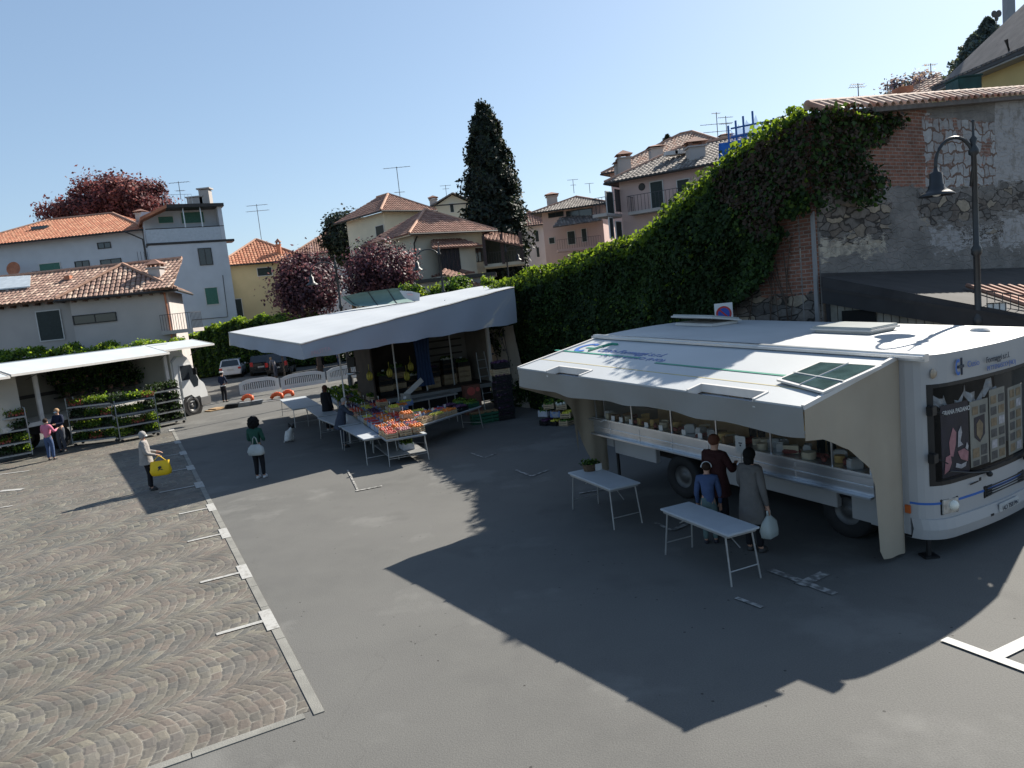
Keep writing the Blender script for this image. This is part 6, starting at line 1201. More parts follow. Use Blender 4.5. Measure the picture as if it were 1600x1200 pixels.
# fruit stall people
p = Gp(516, 673); person(p.x, p.y, math.radians(-35), 1.74, 'red-haired customer in a black coat leaning to the fruit stall', cl('coat_black', (.010, .010, .012)), DKJ, H_RD, 'long', coat=(cl('coat_black', (.010, .010, .012)), .38), shoes=(.4, .4, .4))
p = Gp(538, 699); person(p.x, p.y, math.radians(-75), 1.66, 'customer in a slate blue coat bending over the fruit boxes', cl('coat_slate', (.045, .055, .08)), cl('slate_trousers', (.03, .035, .05)), H_GR, 'short', bend=.24, mask=MASK, coat=(cl('coat_slate', (.045, .055, .08)), .36), arms=[((-.03, .10, -.13), (-.02, .2, -.17)), ((.03, .10, -.13), (.02, .2, -.17))])
p = G(563, 612, .9); p = V(p.x, p.y, 0); person(p.x, p.y, math.radians(170), 1.62, 'greengrocer with light brown hair in black behind the fruit boxes', cl('coat_black2', (.012, .012, .014)), DKJ, H_BL, 'bob', arms=[((-.04, .06, -.15), (.0, .17, -.18)), ((.04, .06, -.15), (.0, .17, -.18))])
p = Gp(432, 590); person(p.x, p.y, math.radians(60), 1.66, 'blonde woman in grey bending beside the open dark car', cl('blouse_grey', (.2, .19, .2)), cl('skirt_grey', (.12, .12, .14)), H_BL, 'bob', bend=.5)
p = Gp(503, 590); person(p.x, p.y, math.radians(190), 1.72, 'distant passer-by in black with a white belt bag behind the barriers', cl('coat_black', (.01,)*3), DKJ, H_BK, 'short')
p = Gp(531, 572); person(p.x, p.y, math.radians(120), 1.7, 'passer-by in a pale blue shirt, far away in the shade under the canopy', cl('shirt_pale', (.3, .36, .45)), JEANS, H_DK, 'short')
# vendor inside the cheese truck
q = tp(2.1, .75, 0); t, hd, W_, k = person(q.x, q.y, math.radians(122), 1.75, 'cheese seller in a white coat and green apron behind the counter glass', cl('coat_white', (.45, .46, .46)), DKJ, H_DK, 'cap', mask=MASK); t.location.z = .82
q = tp(3.6, .85, 0); t, hd, W_, k = person(q.x, q.y, math.radians(122), 1.68, 'second cheese seller in dark clothes farther along inside the truck', cl('coat_black', (.01,)*3), DKJ, H_RD, 'short'); t.location.z = .85
# little dog
p = Gp(453, 690); t = thing('dog', V(p.x, p.y, 0), 'small white dog with black ears sitting on the asphalt, seen from behind', 'dog', rz=math.radians(-30))
Pd = [(0, 0, .22), (0, .06, .32), (0, .11, .40), (0, .17, .47), (0, .26, .45), (0, -.10, .14), (-.07, .10, .2), (-.07, .12, .02), (.07, .10, .2), (.07, .12, .02), (-.10, -.07, .12), (-.11, .04, .10), (-.11, .08, .02), (.10, -.07, .12), (.11, .04, .10), (.11, .08, .02), (0, -.20, .06), (.03, -.30, .05)]
Ed = [(0, 1), (1, 2), (2, 3), (3, 4), (0, 5), (1, 6), (6, 7), (1, 8), (8, 9), (5, 10), (10, 11), (11, 12), (5, 13), (13, 14), (14, 15), (5, 16), (16, 17)]
Rd = [.115, .10, .07, .075, .035, .12, .04, .028, .04, .028, .07, .05, .028, .07, .05, .028, .03, .02]
FUR = mat('dog_white_fur', (.55, .53, .5), .9, .1, 8, .5, 60); skin('body', Pd, Ed, Rd, FUR, t, 1)
for s in (-1, 1): g = MB(); g.lathe((s*.065, .15, .50), [(.0, .15), (.03, .12), (.055, .05), (.055, -.03), (0, -.04)], 8, ax=Matrix.Rotation(s*.45, 3, 'Y')); g.build('ear', BLK, t, smooth=True, local=True)
g = MB(); g.ball((0, .30, .455), .017); g.build('nose', BLK, t, local=True)
# ================================================ FOLDING TABLES
TTOP = mat('table_top_white', (.42, .45, .48), .45, .06, 4); TLEG = mat('table_leg_metal', (.34, .34, .33), .4, .1, 6, metal=.4)
def ftable(c, yaw, L_, W_, lb, h=.75, top=None, group='folding tables', brace=True, shelf=False):
    t = thing('folding_table', V(c.x, c.y, 0), lb, 'table', rz=yaw, group=group); g = MB(); g.box((0, 0, h-.015), (L_, W_, .03)); g.build('tabletop', top or TTOP, t, local=True, bevel=.006)
    g = MB(); 
    for s in (-1, 1): g.box((0, s*(W_/2-.03), h-.05), (L_-.1, .02, .036)); g.box((s*(L_/2-.05), 0, h-.05), (.02, W_-.08, .036))
    g.build('frame', TLEG, t, local=True)
    for sx in (-1, 1):
        for sy in (-1, 1): g = MB(); g.tube([(sx*(L_/2-.12), sy*(W_/2-.05), h-.04), (sx*(L_/2-.02), sy*(W_/2-.02), 0)], .014, 6); g.build('leg', TLEG, t, local=True)
        g = MB(); g.tube([(sx*(L_/2-.045), -(W_/2-.03), .20), (sx*(L_/2-.045), (W_/2-.03), .20)], .010, 5); g.build('cross_bar', TLEG, t, local=True)
        if brace: g = MB(); g.tube([(sx*(L_/2-.10), 0, .48), (sx*(L_/2-.50), 0, h-.05)], .009, 5); g.build('brace', TLEG, t, local=True)
    if shelf: g = MB(); g.box((0, 0, .25), (L_-.12, W_-.1, .02)); g.build('shelf', TLEG, t, local=True)
    return t
yt = math.atan2(TL.y, TL.x)
def tquad(px4, z=.75):
    q = [G(x, y, z) for x, y in px4]; c = sum(q, V(0, 0, 0))/4; d = ((q[1]-q[0])+(q[2]-q[3]))/2; e = ((q[3]-q[0])+(q[2]-q[1]))/2; return c, math.atan2(d.y, d.x), d.length, e.length
for q, lb in ((((888, 738), (958, 766), (996, 752), (930, 729)), 'white folding table with a small plant basket, before the cheese truck'), (((1035, 795), (1140, 838), (1184, 821), (1073, 783)), 'long white folding table in front of the two cheese customers')):
    c, a, l, w_ = tquad(q); ftable(c, a, l, w_, lb)
P = G(922, 735, .75); t = thing('plant_basket', V(P.x, P.y, .75), 'small dark basket with plants and a white card on the farther white folding table', 'basket'); g = MB(); g.lathe((0, 0, 0), [(0, .0), (.12, 0), (.15, .14), (.14, .14), (.11, .02)], 12); g.build('basket', mat('wicker_dark', (.09, .06, .035), .8, .3, 20, .6, 50), t, local=True)
P_ = np.array([P.x, P.y, .9])+rng.normal(size=(220, 3))*np.array([.07, .07, .03]); leafmesh('leaves', P_, .04, GRL[:2], t); g = MB(); g.box((.16, -.08, .07), (.14, .02, .13), rz=.4); g.build('card', CHM[4], t, local=True)
# ================================================ FRUIT AND VEGETABLE STALL
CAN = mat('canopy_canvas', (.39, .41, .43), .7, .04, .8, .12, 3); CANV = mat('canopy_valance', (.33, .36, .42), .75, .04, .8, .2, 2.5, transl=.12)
cN, cR, cR2, cF = YD(470, 537, 20.77), YD(803, 448, 26), YD(752, 447, 40), YD(357, 519, 31)
c0 = (cN+cR+cR2+cF)/4; t = thing('market_canopy', V(c0.x, c0.y, 0), 'huge white canvas canopy of the fruit stall with hanging valances', 'canopy')
g = MB(); n = 28
def cpt(u, v): 
    P = (cN*(1-u)+cR*u)*(1-v)+(cF*(1-u)+cR2*u)*v; rib = .03*math.sin(u*math.pi*6)**2; return P-V(0, 0, .10*math.sin(math.pi*u)*math.sin(math.pi*v)-rib*.6)
for i in range(n+1):
    for j in range(n+1): g.v.append(tuple(cpt(i/n, j/n)))
g.f = [(i*(n+1)+j, (i+1)*(n+1)+j, (i+1)*(n+1)+j+1, i*(n+1)+j+1) for i in range(n) for j in range(n)]; g.mi = [0]*len(g.f); g.build('canvas', CAN, t, smooth=True)
def valance(nm, A, B, da, db, m_, out, n=30, wave=.04):
    g = MB()
    for k in range(n+1):
        f = k/n; P = A.lerp(B, f); d = da+(db-da)*f
        for j in range(5): q = j/4; g.v.append(tuple(P+out*(wave*math.sin(k*.9+q*2)*q)+V(0, 0, .01-d*q+.02*math.sin(k*1.3)*(q == 1))))
    g.f = [(k*5+j, (k+1)*5+j, (k+1)*5+j+1, k*5+j+1) for k in range(n) for j in range(4)]; g.mi = [0]*len(g.f); return g.build(nm, m_, t, smooth=True)
on = V(.64, -.77, 0); zb = lambda px, py, Y: YD(px, py, Y).z
va = valance('valance', cN, cR, cN.z-zb(476, 561, 20.8)+.02, cR.z-zb(808, 505, 26), CANV, on)
vb = valance('valance', cF, cN, cF.z-zb(362, 540, 31), cN.z-zb(469, 563, 20.8), CANV, V(-.87, -.49, 0), 24)
g = MB(); g.tube([cpt(k/20, 0)+V(0, 0, -.02) for k in range(21)], .025, 6); g.tube([cpt(0, k/20)+V(0, 0, -.02) for k in range(21)], .025, 6); g.build('frame', TLEG, t)
# faint red print and a pale crest on the valances
P0 = PL(478, 548, cN, on); u_ = (cR-cN).normalized(); text('FRUTTA', .17, P0+V(0, 0, -.17)+on*.075+u_*.12, u_, V(0, 0, 1), mat('faded_red_print', (.52, .36, .38), .8), parent=va)
leanposts = [((535, 560), (541, 640), 24.0), ((613, 545), (622, 612), 26.2), ((661, 535), (667, 600), 27.6), ((706, 525), (709, 590), 28.6)]
for i, ((x0, y0), (x1, y1), Y) in enumerate(leanposts):
    b = YD(x1, y1, Y); g = MB(); top = V(b.x, b.y, 0); d = np.array([[cR.x-cN.x, cF.x-cN.x], [cR.y-cN.y, cF.y-cN.y]]); uv = np.linalg.solve(d, [b.x-cN.x, b.y-cN.y]); zc = cpt(min(1, max(0, uv[0])), min(1, max(0, uv[1]))).z
    g.tube([(b.x, b.y, 0), (b.x, b.y, zc-.16)], .028, 6); g.build('post', TRIM, t)
# raised hood on the canopy (a curved flap held up by hoops, green underside)
a = YD(600, 476, 34); hood = thing('canopy_hood', a, 'curved grey-green hood propped up on the far edge of the fruit canopy', 'hood'); HG_ = mat('hood_green', (.17, .25, .23), .8, .08, 2, .2, 4)
lo = [(556, 478.5), (580, 478), (606, 475), (630, 473), (653, 470)]; hi = [(536, 467), (566, 460.5), (594, 457), (616, 454), (628, 453.5)]; g = MB(); n = 20; R_ = []
for k in range(n+1):
    f = k/n; P0 = YD(np.interp(f, np.linspace(0, 1, 5), [p[0] for p in lo]), np.interp(f, np.linspace(0, 1, 5), [p[1] for p in lo]), 33.6); P2 = YD(np.interp(f, np.linspace(0, 1, 5), [p[0] for p in hi]), np.interp(f, np.linspace(0, 1, 5), [p[1] for p in hi]), 34.6)
    P1 = (P0+P2)/2+V(0, .30, -.10); P3 = P2+V(0, -.35, .10); R_.append([P0, P0.lerp(P1, .6), P1, P1.lerp(P2, .6), P2, P3])
for r in R_: g.v += [tuple(p) for p in r]
g.f = [(k*6+j, (k+1)*6+j, (k+1)*6+j+1, k*6+j+1) for k in range(n) for j in range(5)]; g.mi = [0]*len(g.f); g.build('hood_canvas', HG_, hood, smooth=True)
for k in (1, 7, 13, 19): g = MB(); g.tube([p+V(0, -.03, 0) for p in R_[k]], .022, 5); g.build('hoop', IRONR, hood)
g = MB(); pe = [YD(x, y, 33.5) for x, y in ((624, 454), (642, 455), (656, 458.5), (655.5, 470), (646, 470.5), (632, 465))]; g.prism(pe, (0, .03, 0)); g.build('end_panel', CAN, hood); g = MB(); g.prism([YD(x, y, 33.45) for x, y in ((636, 458.5), (645, 459), (645, 461.5), (636, 461))], (0, .01, 0)); g.build('red_print', MATS['faded_red_print'], hood)
# box truck at the back of the stall
BXD = V(.9, .43, 0).normalized(); BXN = V(-BXD.y, BXD.x, 0); BX0 = V(-4.9, 26.5, 0)
t = thing('fruit_truck', BX0+BXD*2.8+BXN, 'open-sided box truck of the greengrocer under the canopy, dark inside', 'truck')
def bx(l, w_, z): return BX0+BXD*l+BXN*w_+V(0, 0, z)
def bbox(g, l0, l1, w0, w1, z0, z1, mi=0): return g.prism([bx(l0, w0, z0), bx(l1, w0, z0), bx(l1, w1, z0), bx(l0, w1, z0)], (0, 0, z1-z0), mi)
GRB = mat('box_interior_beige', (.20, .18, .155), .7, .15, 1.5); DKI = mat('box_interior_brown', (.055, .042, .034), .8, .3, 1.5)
zr = 3.35
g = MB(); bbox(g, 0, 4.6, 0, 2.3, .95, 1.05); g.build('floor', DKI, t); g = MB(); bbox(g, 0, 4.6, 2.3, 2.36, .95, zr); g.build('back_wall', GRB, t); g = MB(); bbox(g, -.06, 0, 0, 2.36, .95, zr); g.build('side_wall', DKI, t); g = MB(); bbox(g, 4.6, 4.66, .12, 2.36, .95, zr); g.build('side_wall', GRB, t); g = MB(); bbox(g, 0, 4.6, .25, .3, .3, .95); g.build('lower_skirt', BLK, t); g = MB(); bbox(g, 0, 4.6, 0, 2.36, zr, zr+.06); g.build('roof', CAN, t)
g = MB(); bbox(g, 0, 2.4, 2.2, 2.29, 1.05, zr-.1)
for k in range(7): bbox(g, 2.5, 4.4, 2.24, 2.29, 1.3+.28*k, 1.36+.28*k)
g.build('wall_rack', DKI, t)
g = MB(); bbox(g, 4.56, 4.68, -.05, .1, .95, zr); g.build('corner_post', TRIM, t, bevel=.01); g = MB(); bbox(g, 0, 4.6, -.02, .06, .85, 1.0); g.build('sill', TLEG, t)
e0, e1 = bx(5.7, .1, 0), bx(7.0, -.9, 0); g = MB(); P0, P1 = YD(765, 516, 29.5), YD(801, 508, 27.8); Q0, Q1 = YD(772, 620, 29.5), YD(829, 641, 27.4); g.prism([P0, P1, Q1, Q0], (.02, .05, 0)); pn = g.build('tail_panel', mat('tail_panel_beige', (.30, .27, .23), .7, .1, 1.5), t)
g = MB()
for a, b in (((768, 520), (790, 620)), ((786, 516), (806, 625)), ((779, 518), (795, 560))): g.tube([YD(*a, 28.3), YD(*b, 28.0)], .012, 4)
for x, y in ((770, 553), (787, 547), (790, 572), (784, 530)): p = YD(x, y, 28.2); g.ball(p, .05)
g.build('chain', IRONR, pn)
g = MB(); n = 16; a, b = bx(3.1, .15, zr-.05), bx(3.8, .15, zr-.05)
for k in range(n+1):
    for j in range(7): f = k/n; P = a.lerp(b, f)+BXN*(.05*math.sin(k*1.9)); z = zr-.05-(zr-1.3)*j/6; pin = 1-.25*math.sin(math.pi*j/6); P = bx(1.95+(f-.5)*.7*pin, .15+.05*math.sin(k*1.9), z); g.v.append(tuple(P))
g.f = [(k*7+j, (k+1)*7+j, (k+1)*7+j+1, k*7+j+1) for k in range(n) for j in range(6)]; g.mi = [0]*len(g.f); g.build('blue_curtain', cl('curtain_blue', (.035, .06, .13)), t, smooth=True)
for l in (.9, 3.7): g = MB(); c = bx(l, .25, .42); g.lathe(c, [(.2, -.1), (.4, -.1), (.42, 0), (.4, .15), (.2, .15)], 20, ax=Matrix((BXD, V(0, 0, 1), BXN)).transposed()); g.build('wheel', RUB, t, smooth=True)
g = MB(); bbox(g, .1, 4.5, .5, 1.9, .55, .95); g.build('chassis', BLK, t)
# fruit crates
FR = dict(orange=[mat('fruit_orange', (.62, .17, .02), .5, .2, 6)], red=[mat('fruit_red', (.42, .03, .02), .4, .25, 6)], tomato=[mat('fruit_tomato', (.5, .07, .03), .35, .25, 6)], green=[mat('veg_green', (.08, .17, .03), .6, .3, 6)], lemon=[mat('fruit_lemon', (.55, .5, .06), .5, .15, 6)],
          pink=[mat('fruit_pink', (.45, .18, .17), .5, .2, 6)], potato=[mat('veg_brown', (.22, .14, .07), .8, .25, 6)], purple=[mat('veg_purple', (.06, .02, .06), .3, .3, 6)], white=[mat('veg_white', (.5, .5, .42), .5, .15, 6)])
CRW = mat('crate_wood', (.42, .32, .20), .8, .15, 8); CRB = mat('crate_blue_card', (.10, .16, .32), .7, .3, 9, col2=(.26, .28, .30), mixs=(.48, .52)); CRP = mat('crate_black_plastic', (.012, .013, .015), .5); CRG = mat('crate_green_plastic', (.015, .09, .05), .5, .15, 5); CRC = mat('crate_white_card', (.36, .38, .41), .7, .15, 8)
protos = {}
def crate(kind, fruit, loc, rz, label, group, cat='crate', L_=.52, W_=.34, h=.16):
    key = (kind, fruit, L_, W_, h)
    if key in protos:
        o = dup(protos[key], loc, rz, label, group); return o
    t = thing('fruit_crate' if fruit else 'empty_crate', loc, label, cat, rz=rz, group=group); m_ = {'wood': CRW, 'blue': CRB, 'black': CRP, 'green': CRG, 'white': CRC}[kind]; g = MB()
    g.box((0, 0, .008), (L_, W_, .016))
    if kind in ('wood', 'black', 'green'):
        k = 2 if h < .2 else 3
        for i in range(k):
            z = .03+(h-.04)*(i+.5)/k; d = (h-.05)/k*.72
            for s in (-1, 1): g.box((0, s*(W_/2-.006), z), (L_, .012, d)); g.box((s*(L_/2-.006), 0, z), (.012, W_-.026, d))
        for sx in (-1, 1):
            for sy in (-1, 1): g.box((sx*(L_/2-.024), sy*(W_/2-.024), h/2+.01), (.03, .03, h+.01))
    else:
        for s in (-1, 1): g.box((0, s*(W_/2-.006), h/2), (L_, .012, h)); g.box((s*(L_/2-.006), 0, h/2+.02), (.012, W_-.026, h))
        for sx in (-1, 1):
            for sy in (-1, 1): g.box((sx*(L_/2-.03), sy*(W_/2-.03), h/2+.03), (.04, .04, h+.03))
    g.build('crate', m_, t, local=True)
    if fruit:
        g = MB(); r = {'orange': .045, 'tomato': .036, 'red': .022, 'lemon': .038, 'green': .05, 'pink': .035, 'potato': .035, 'purple': .05, 'white': .06}[fruit]; y = -W_/2+r+.01
        while y < W_/2-r:
            x = -L_/2+r+.01
            while x < L_/2-r: c_ = (x+random.uniform(-.3, .3)*r, y+random.uniform(-.3, .3)*r, h-.03+random.uniform(0, .8)*r+.02*(1-abs(x)*3)); g.ball(c_, r if fruit != 'green' else (r*1.3, r, r*.7), n=7, m=5); x += r*1.75
            y += r*1.75
        o = g.build('fruit_heap', FR[fruit][0], t, local=True, smooth=True); o['kind'] = 'stuff'
        if fruit in ('green', 'white'): M_ = np.array(mw(t)); LL = np.stack([rng.uniform(-L_/2+.04, L_/2-.04, 170), rng.uniform(-W_/2+.03, W_/2-.03, 170), h+rng.uniform(-.01, .11, 170)], 1); leafmesh('leaves', LL@M_[:3, :3].T+M_[:3, 3], .06, GRL, t); g = MB(); g.box((0, 0, h*.5), (L_-.04, W_-.04, h*.7)); g.build('packing', DKI, t, local=True)
        if random.random() < .3: g = MB(); g.box((0, W_*.3, h+.14), (.10, .006, .08)); g.tube([(0, W_*.3, h), (0, W_*.3, h+.1)], .005, 4); g.build('price_tag', CHM[4], t, local=True)
    protos[key] = t; return t
NM = dict(orange='oranges', red='strawberries', tomato='tomatoes', green='leafy greens', lemon='lemons', pink='peaches', potato='potatoes', purple='aubergines', white='cauliflowers'); KN = dict(wood='wooden', blue='blue printed', black='black', green='green plastic', white='white cardboard')
# big L-shaped produce table: near corner at (603,668), running back to the left
q0, q1 = G(612, 692, .75), G(660, 656, .75); q0 = G(603, 688, .75); far_ = G(502, 616, .75); dA = (far_-q0); dA.z = 0; LA = dA.length; dA.normalize(); dB = (q1-q0); dB.z = 0; LB = dB.length; dB.normalize()
nT = max(2, int(LA/2.3)); rzA = math.atan2(dA.y, dA.x); sidev = V(dA.y, -dA.x, 0); sidev = sidev if sidev.x > 0 else -sidev
Tn = ['nearest us, its end legs in full view', 'second from the near end, behind the customer in slate blue', 'third from the near end, by the red-haired customer', 'fourth from the near end', 'farthest, heaped with greens by the barriers']
for i in range(nT):
    c = q0+dA*(LA*(i+.5)/nT)+sidev*.58; ftable(V(c.x, c.y, 0), rzA, LA/nT-.05, 1.15, 'produce table of the fruit stall, '+(Tn[4] if i == nT-1 else (Tn[0] if i == 0 else ORD[i]+' one counted from the near end')), group='produce tables of the fruit stall', brace=False, shelf=(i == 0))
fr_seq = [['orange', 'tomato', 'red', 'orange'], ['potato', 'lemon', 'purple', 'tomato'], ['green', 'potato', 'purple', 'green'], ['green', 'green', 'white', 'green']]
nC = int(LA/.58); plan2 = []
for i in range(nC):
    for j in range(3):
        f = (i+.5)/nC; seq = fr_seq[min(3, int(f*4))]; fru = seq[(i*3+j*2+i//2) % 4]
        if i < 2: fru = ['red', 'pink', 'orange'][j] if i == 0 else ['tomato', 'orange', 'red'][j]
        kd = random.choice(('wood', 'blue', 'wood', 'white')) if j < 2 else random.choice(('wood', 'blue')); plan2.append((i, j, kd, fru))
tot = {}; seen = {}
for i, j, kd, fru in plan2: tot[(kd, fru)] = tot.get((kd, fru), 0)+1
for i, j, kd, fru in plan2:
    P = q0+dA*(LA*(i+.5)/nC)+sidev*(.2+.37*j); k = seen.get((kd, fru), 0); seen[(kd, fru)] = k+1; o_, e_ = nth(k, tot[(kd, fru)], 'the near corner', 'the barriers')
    lb = f"{o_} {KN[kd]} crate of {NM[fru]} {'to ' if o_ == 'nearest' else ''}{e_} on the long produce tables".replace('  ', ' ')
    crate(kd, fru, V(P.x, P.y, .752+.03*j), rzA+random.uniform(-.05, .05), lb, 'crates on the long produce tables')
for k, (x, y, kd, fru, lb) in enumerate(((640, 660, 'white', 'lemon', 'white cardboard crate of lemons at the right-hand end of the produce table'), (652, 652, 'white', 'lemon', 'second white cardboard crate of lemons, behind the first at the table end'), (626, 648, 'blue', 'orange', 'blue printed crate of oranges next to the white lemon crates'), (634, 642, 'blue', 'lemon', 'blue printed crate of lemons behind the oranges'))):
    P = G(x, y, .75); crate(kd, fru, V(P.x, P.y, .92 if k > 1 else .80), rzA+1.5, lb, 'crates at the table end')
P = G(632, 706, .28); crate('white', 'green', V(P.x, P.y+.5, .27), rzA, 'white crate of greens on the shelf under the nearest produce table', 'crates under the table')
# second produce table on the right
q0b, q1b = G(655, 652, .75), G(752, 634, .75); q0b = G(660, 664, .75); d = q1b-q0b; d.z = 0; Lb = d.length; d.normalize(); c = q0b+d*Lb/2+V(-d.y, d.x, 0)*.42; rzB = math.atan2(d.y, d.x)
ftable(V(c.x, c.y, 0), rzB, Lb, .85, 'right-hand produce table with curved thin legs, in front of the scale', group='produce tables of the fruit stall', brace=False)
n_ = int(Lb/.58); seq = ['potato', 'tomato', 'lemon', 'orange', 'orange', 'red', 'purple', 'purple', 'green']; kds = ['wood', 'blue', 'wood', 'blue', 'wood', 'blue', 'black', 'black', 'green']
for i in range(n_):
    for j in range(2):
        P = q0b+d*(Lb*(i+.5)/n_)+V(-d.y, d.x, 0)*(.2+.42*j); kd, fru = kds[min(8, i*2+j)], seq[min(8, i*2+j)]
        crate(kd, fru, V(P.x, P.y, .752+.04*j), rzB, f"{KN[kd]} crate of {NM[fru]}, {ORD[i]} from left, {'front' if j == 0 else 'back'} row, right-hand table", 'crates on the right-hand table')
# small bare tables in front
for q, lb in ((((442, 624), (466, 641), (492, 631), (472, 619)), 'small blue-lit bare table at the left end of the fruit stall'), (((474, 637), (502, 651), (524, 645), (510, 632)), 'bare table behind the red-haired customer, second from the left'), (((504, 652), (540, 668), (566, 656), (530, 646)), 'low bare table between the two fruit customers'), (((546, 668), (578, 688), (610, 676), (566, 659)), 'white bare table nearest the camera, beside the big produce table')):
    c, a, l, w_ = tquad(q); ftable(c, a, l, w_, lb, group='bare tables before the fruit stall')
# stacks: black plastic crates, and things on the truck floor
P = G(790, 655); nst = 9
for k in range(nst):
    lb = 'topmost black crate of the tall stack at the right end of the fruit stall' if k == nst-1 else ('wooden crate near the top of the tall black stack' if k == nst-2 else f"black crate, {ORD[k]} from the ground in the tall stack by the tail panel")
    crate('wood' if k == nst-2 else 'black', None if k == nst-2 else 'purple', V(P.x+random.uniform(-.02, .02), P.y, .225*k), .35+random.uniform(-.05, .05), lb, 'crates in the tall stack', L_=.6, W_=.4, h=.22)
for k in range(3): P = G(748+k*11, 662-k*2); crate('green', 'potato', V(P.x, P.y, 0), .3, ['leftmost green plastic crate on the ground behind the right-hand table', 'middle green plastic crate on the ground behind the right-hand table', 'rightmost green plastic crate on the ground, next to the tall stack'][k], 'green plastic crates', L_=.5, W_=.35, h=.38)
for k, (x, y, z, kd, fr_) in enumerate(((858, 662, 0, 'black', 'purple'), (872, 663, 0, 'black', 'lemon'), (888, 660, 0, 'wood', 'green'), (856, 656, .3, 'white', 'green'), (874, 658, .28, 'blue', 'potato'), (888, 655, .25, 'wood', 'lemon'), (862, 650, .55, 'wood', 'green'), (880, 650, .52, 'wood', 'white'))):
    P = G(x, y, z); P0 = G(x, 664, 0); crate(kd, fr_, V(P0.x, P0.y+.1, z), .6+k*.13, ['black crate of aubergines at the bottom left', 'black crate of lemons at the bottom middle', 'wooden crate of greens at the bottom right', 'white crate of greens in the middle layer', 'blue printed crate in the middle layer', 'wooden crate of lemons in the middle layer', 'wooden crate of greens on top', 'wooden crate of cauliflowers on top'][k]+' of the pile left of the cheese truck', 'crates piled by the ivy')
kk = 0
for l, w_, hh_ in ((.5, .5, 4), (1.1, .8, 5), (1.7, .9, 3), (2.5, .9, 4), (3.3, 1.2, 5), (4.0, 1.4, 4)):
    for k in range(hh_):
        f_ = random.choice(('green', 'potato', 'purple', 'white')) if k == hh_-1 else None; P = bx(l, w_, 1.05+.2*k); crate(random.choice(('wood', 'black')) if k < hh_-1 else 'black', f_ or 'potato', P, math.atan2(BXD.y, BXD.x), f"crate on the truck floor, {ORD[k]} up in the {ORD[int(kk)]} stack from the left", 'crates stacked inside the fruit truck', h=.2)
    kk += 1
BAN = mat('banana_yellow', (.42, .36, .06), .5, .2, 6)
for i, (x, y, Y) in enumerate(((578, 590, 24.8), (609, 585, 26.0), (636, 590, 26.5), (642, 575, 27))):
    P = YD(x, y, Y); t_ = thing('banana_bunch', P, ['bunch of bananas hanging at the left post above the greengrocer', 'bunch of bananas hanging from the second post of the stall', 'lower bunch of bananas by the blue curtain', 'upper bunch of bananas by the blue curtain'][i], 'bananas', group='bananas hanging in the fruit stall'); g = MB()
    for k in range(9): a = k*.7; g.tube([(0, 0, .25), (.08*math.cos(a), .08*math.sin(a), .12), (.09*math.cos(a), .09*math.sin(a), 0), (.05*math.cos(a), .05*math.sin(a), -.1)], [.012, .022, .024, .008], 6)
    g.tube([(0, 0, .24), (0, 0, .45)], .01, 4); g.build('bananas', BAN, t_, local=True, smooth=True)
# melon box, stool-ladder, scale, open flap shelf, hanging scale
P = G(735, 650); t_ = thing('display_box', V(P.x+.1, P.y+.5, 0), 'brown box with a big red melon print standing behind the right-hand table', 'box', rz=.35); g = MB(); g.box((0, 0, .55), (.62, .4, 1.1)); g.build('carton', mat('carton_brown', (.16, .07, .05), .8, .2, 5), t_, local=True, bevel=.01)
g = MB(); g.lathe((-.06, -.205, .88), [(0, 0), (.16, 0), (.16, -.004)], 22, ax=Matrix.Rotation(math.radians(90), 3, 'X')); g.lathe((.2, -.205, .92), [(0, 0), (.08, 0), (.08, -.004)], 18, ax=Matrix.Rotation(math.radians(90), 3, 'X')); g.build('melon_print', mat('melon_red', (.5, .10, .08), .5), t_, local=True)
P = G(756, 640); t_ = thing('step_ladder', V(P.x+.1, P.y+.4, 0), 'aluminium step ladder leaning on the right corner post of the fruit truck', 'ladder', rz=.5)
for s in (-1, 1): g = MB(); g.tube([(s*.24, -.35, 0), (s*.17, .05, 2.2)], .02, 6); g.build('rail', ALU, t_, local=True)
for k in range(6): z = .3+.32*k; g = MB(); g.box((0, -.35+.4*z/2.2, z), (.44-.06*z/2.2, .09, .025)); g.build('step', ALU, t_, local=True)
P = YD(637, 610, 25.6); t_ = thing('display_shelf', V(P.x+.7, P.y+.3, 0), 'grey metal counter with a tilted lid between the two produce tables', 'counter', rz=.6); g = MB(); g.box((0, 0, 1.0), (1.9, .7, .06)); g.box((-.92, 0, 1.1), (.06, .7, .35)); g.build('tray', TLEG, t_, local=True)
g = MB(); g.box((-.55, .1, 1.42), (.9, .03, .18), ax=Matrix.Rotation(-.55, 3, 'Y')); g.build('lid', TRIM, t_, local=True)
for sx in (-1, 1):
    for sy in (-1, 1): g = MB(); g.tube([(sx*.85, sy*.3, 0), (sx*.85, sy*.3, .98)], .02, 6); g.build('leg', TLEG, t_, local=True)
P = YD(568, 588, 30); t_ = thing('price_board', V(P.x, P.y, 0), 'white board with a red printed line behind the greengrocer', 'sign'); g = MB(); g.box((0, 0, P.z), (.55, .03, .9)); g.build('board', TRIM, t_, local=True); g = MB(); g.tube([(0, .03, 0), (0, .03, P.z)], .02, 5); g.build('stand', TLEG, t_, local=True); g = MB(); g.box((0, -.018, P.z+.1), (.4, .006, .12)); g.build('red_print', MATS['sign_red'], t_, local=True)
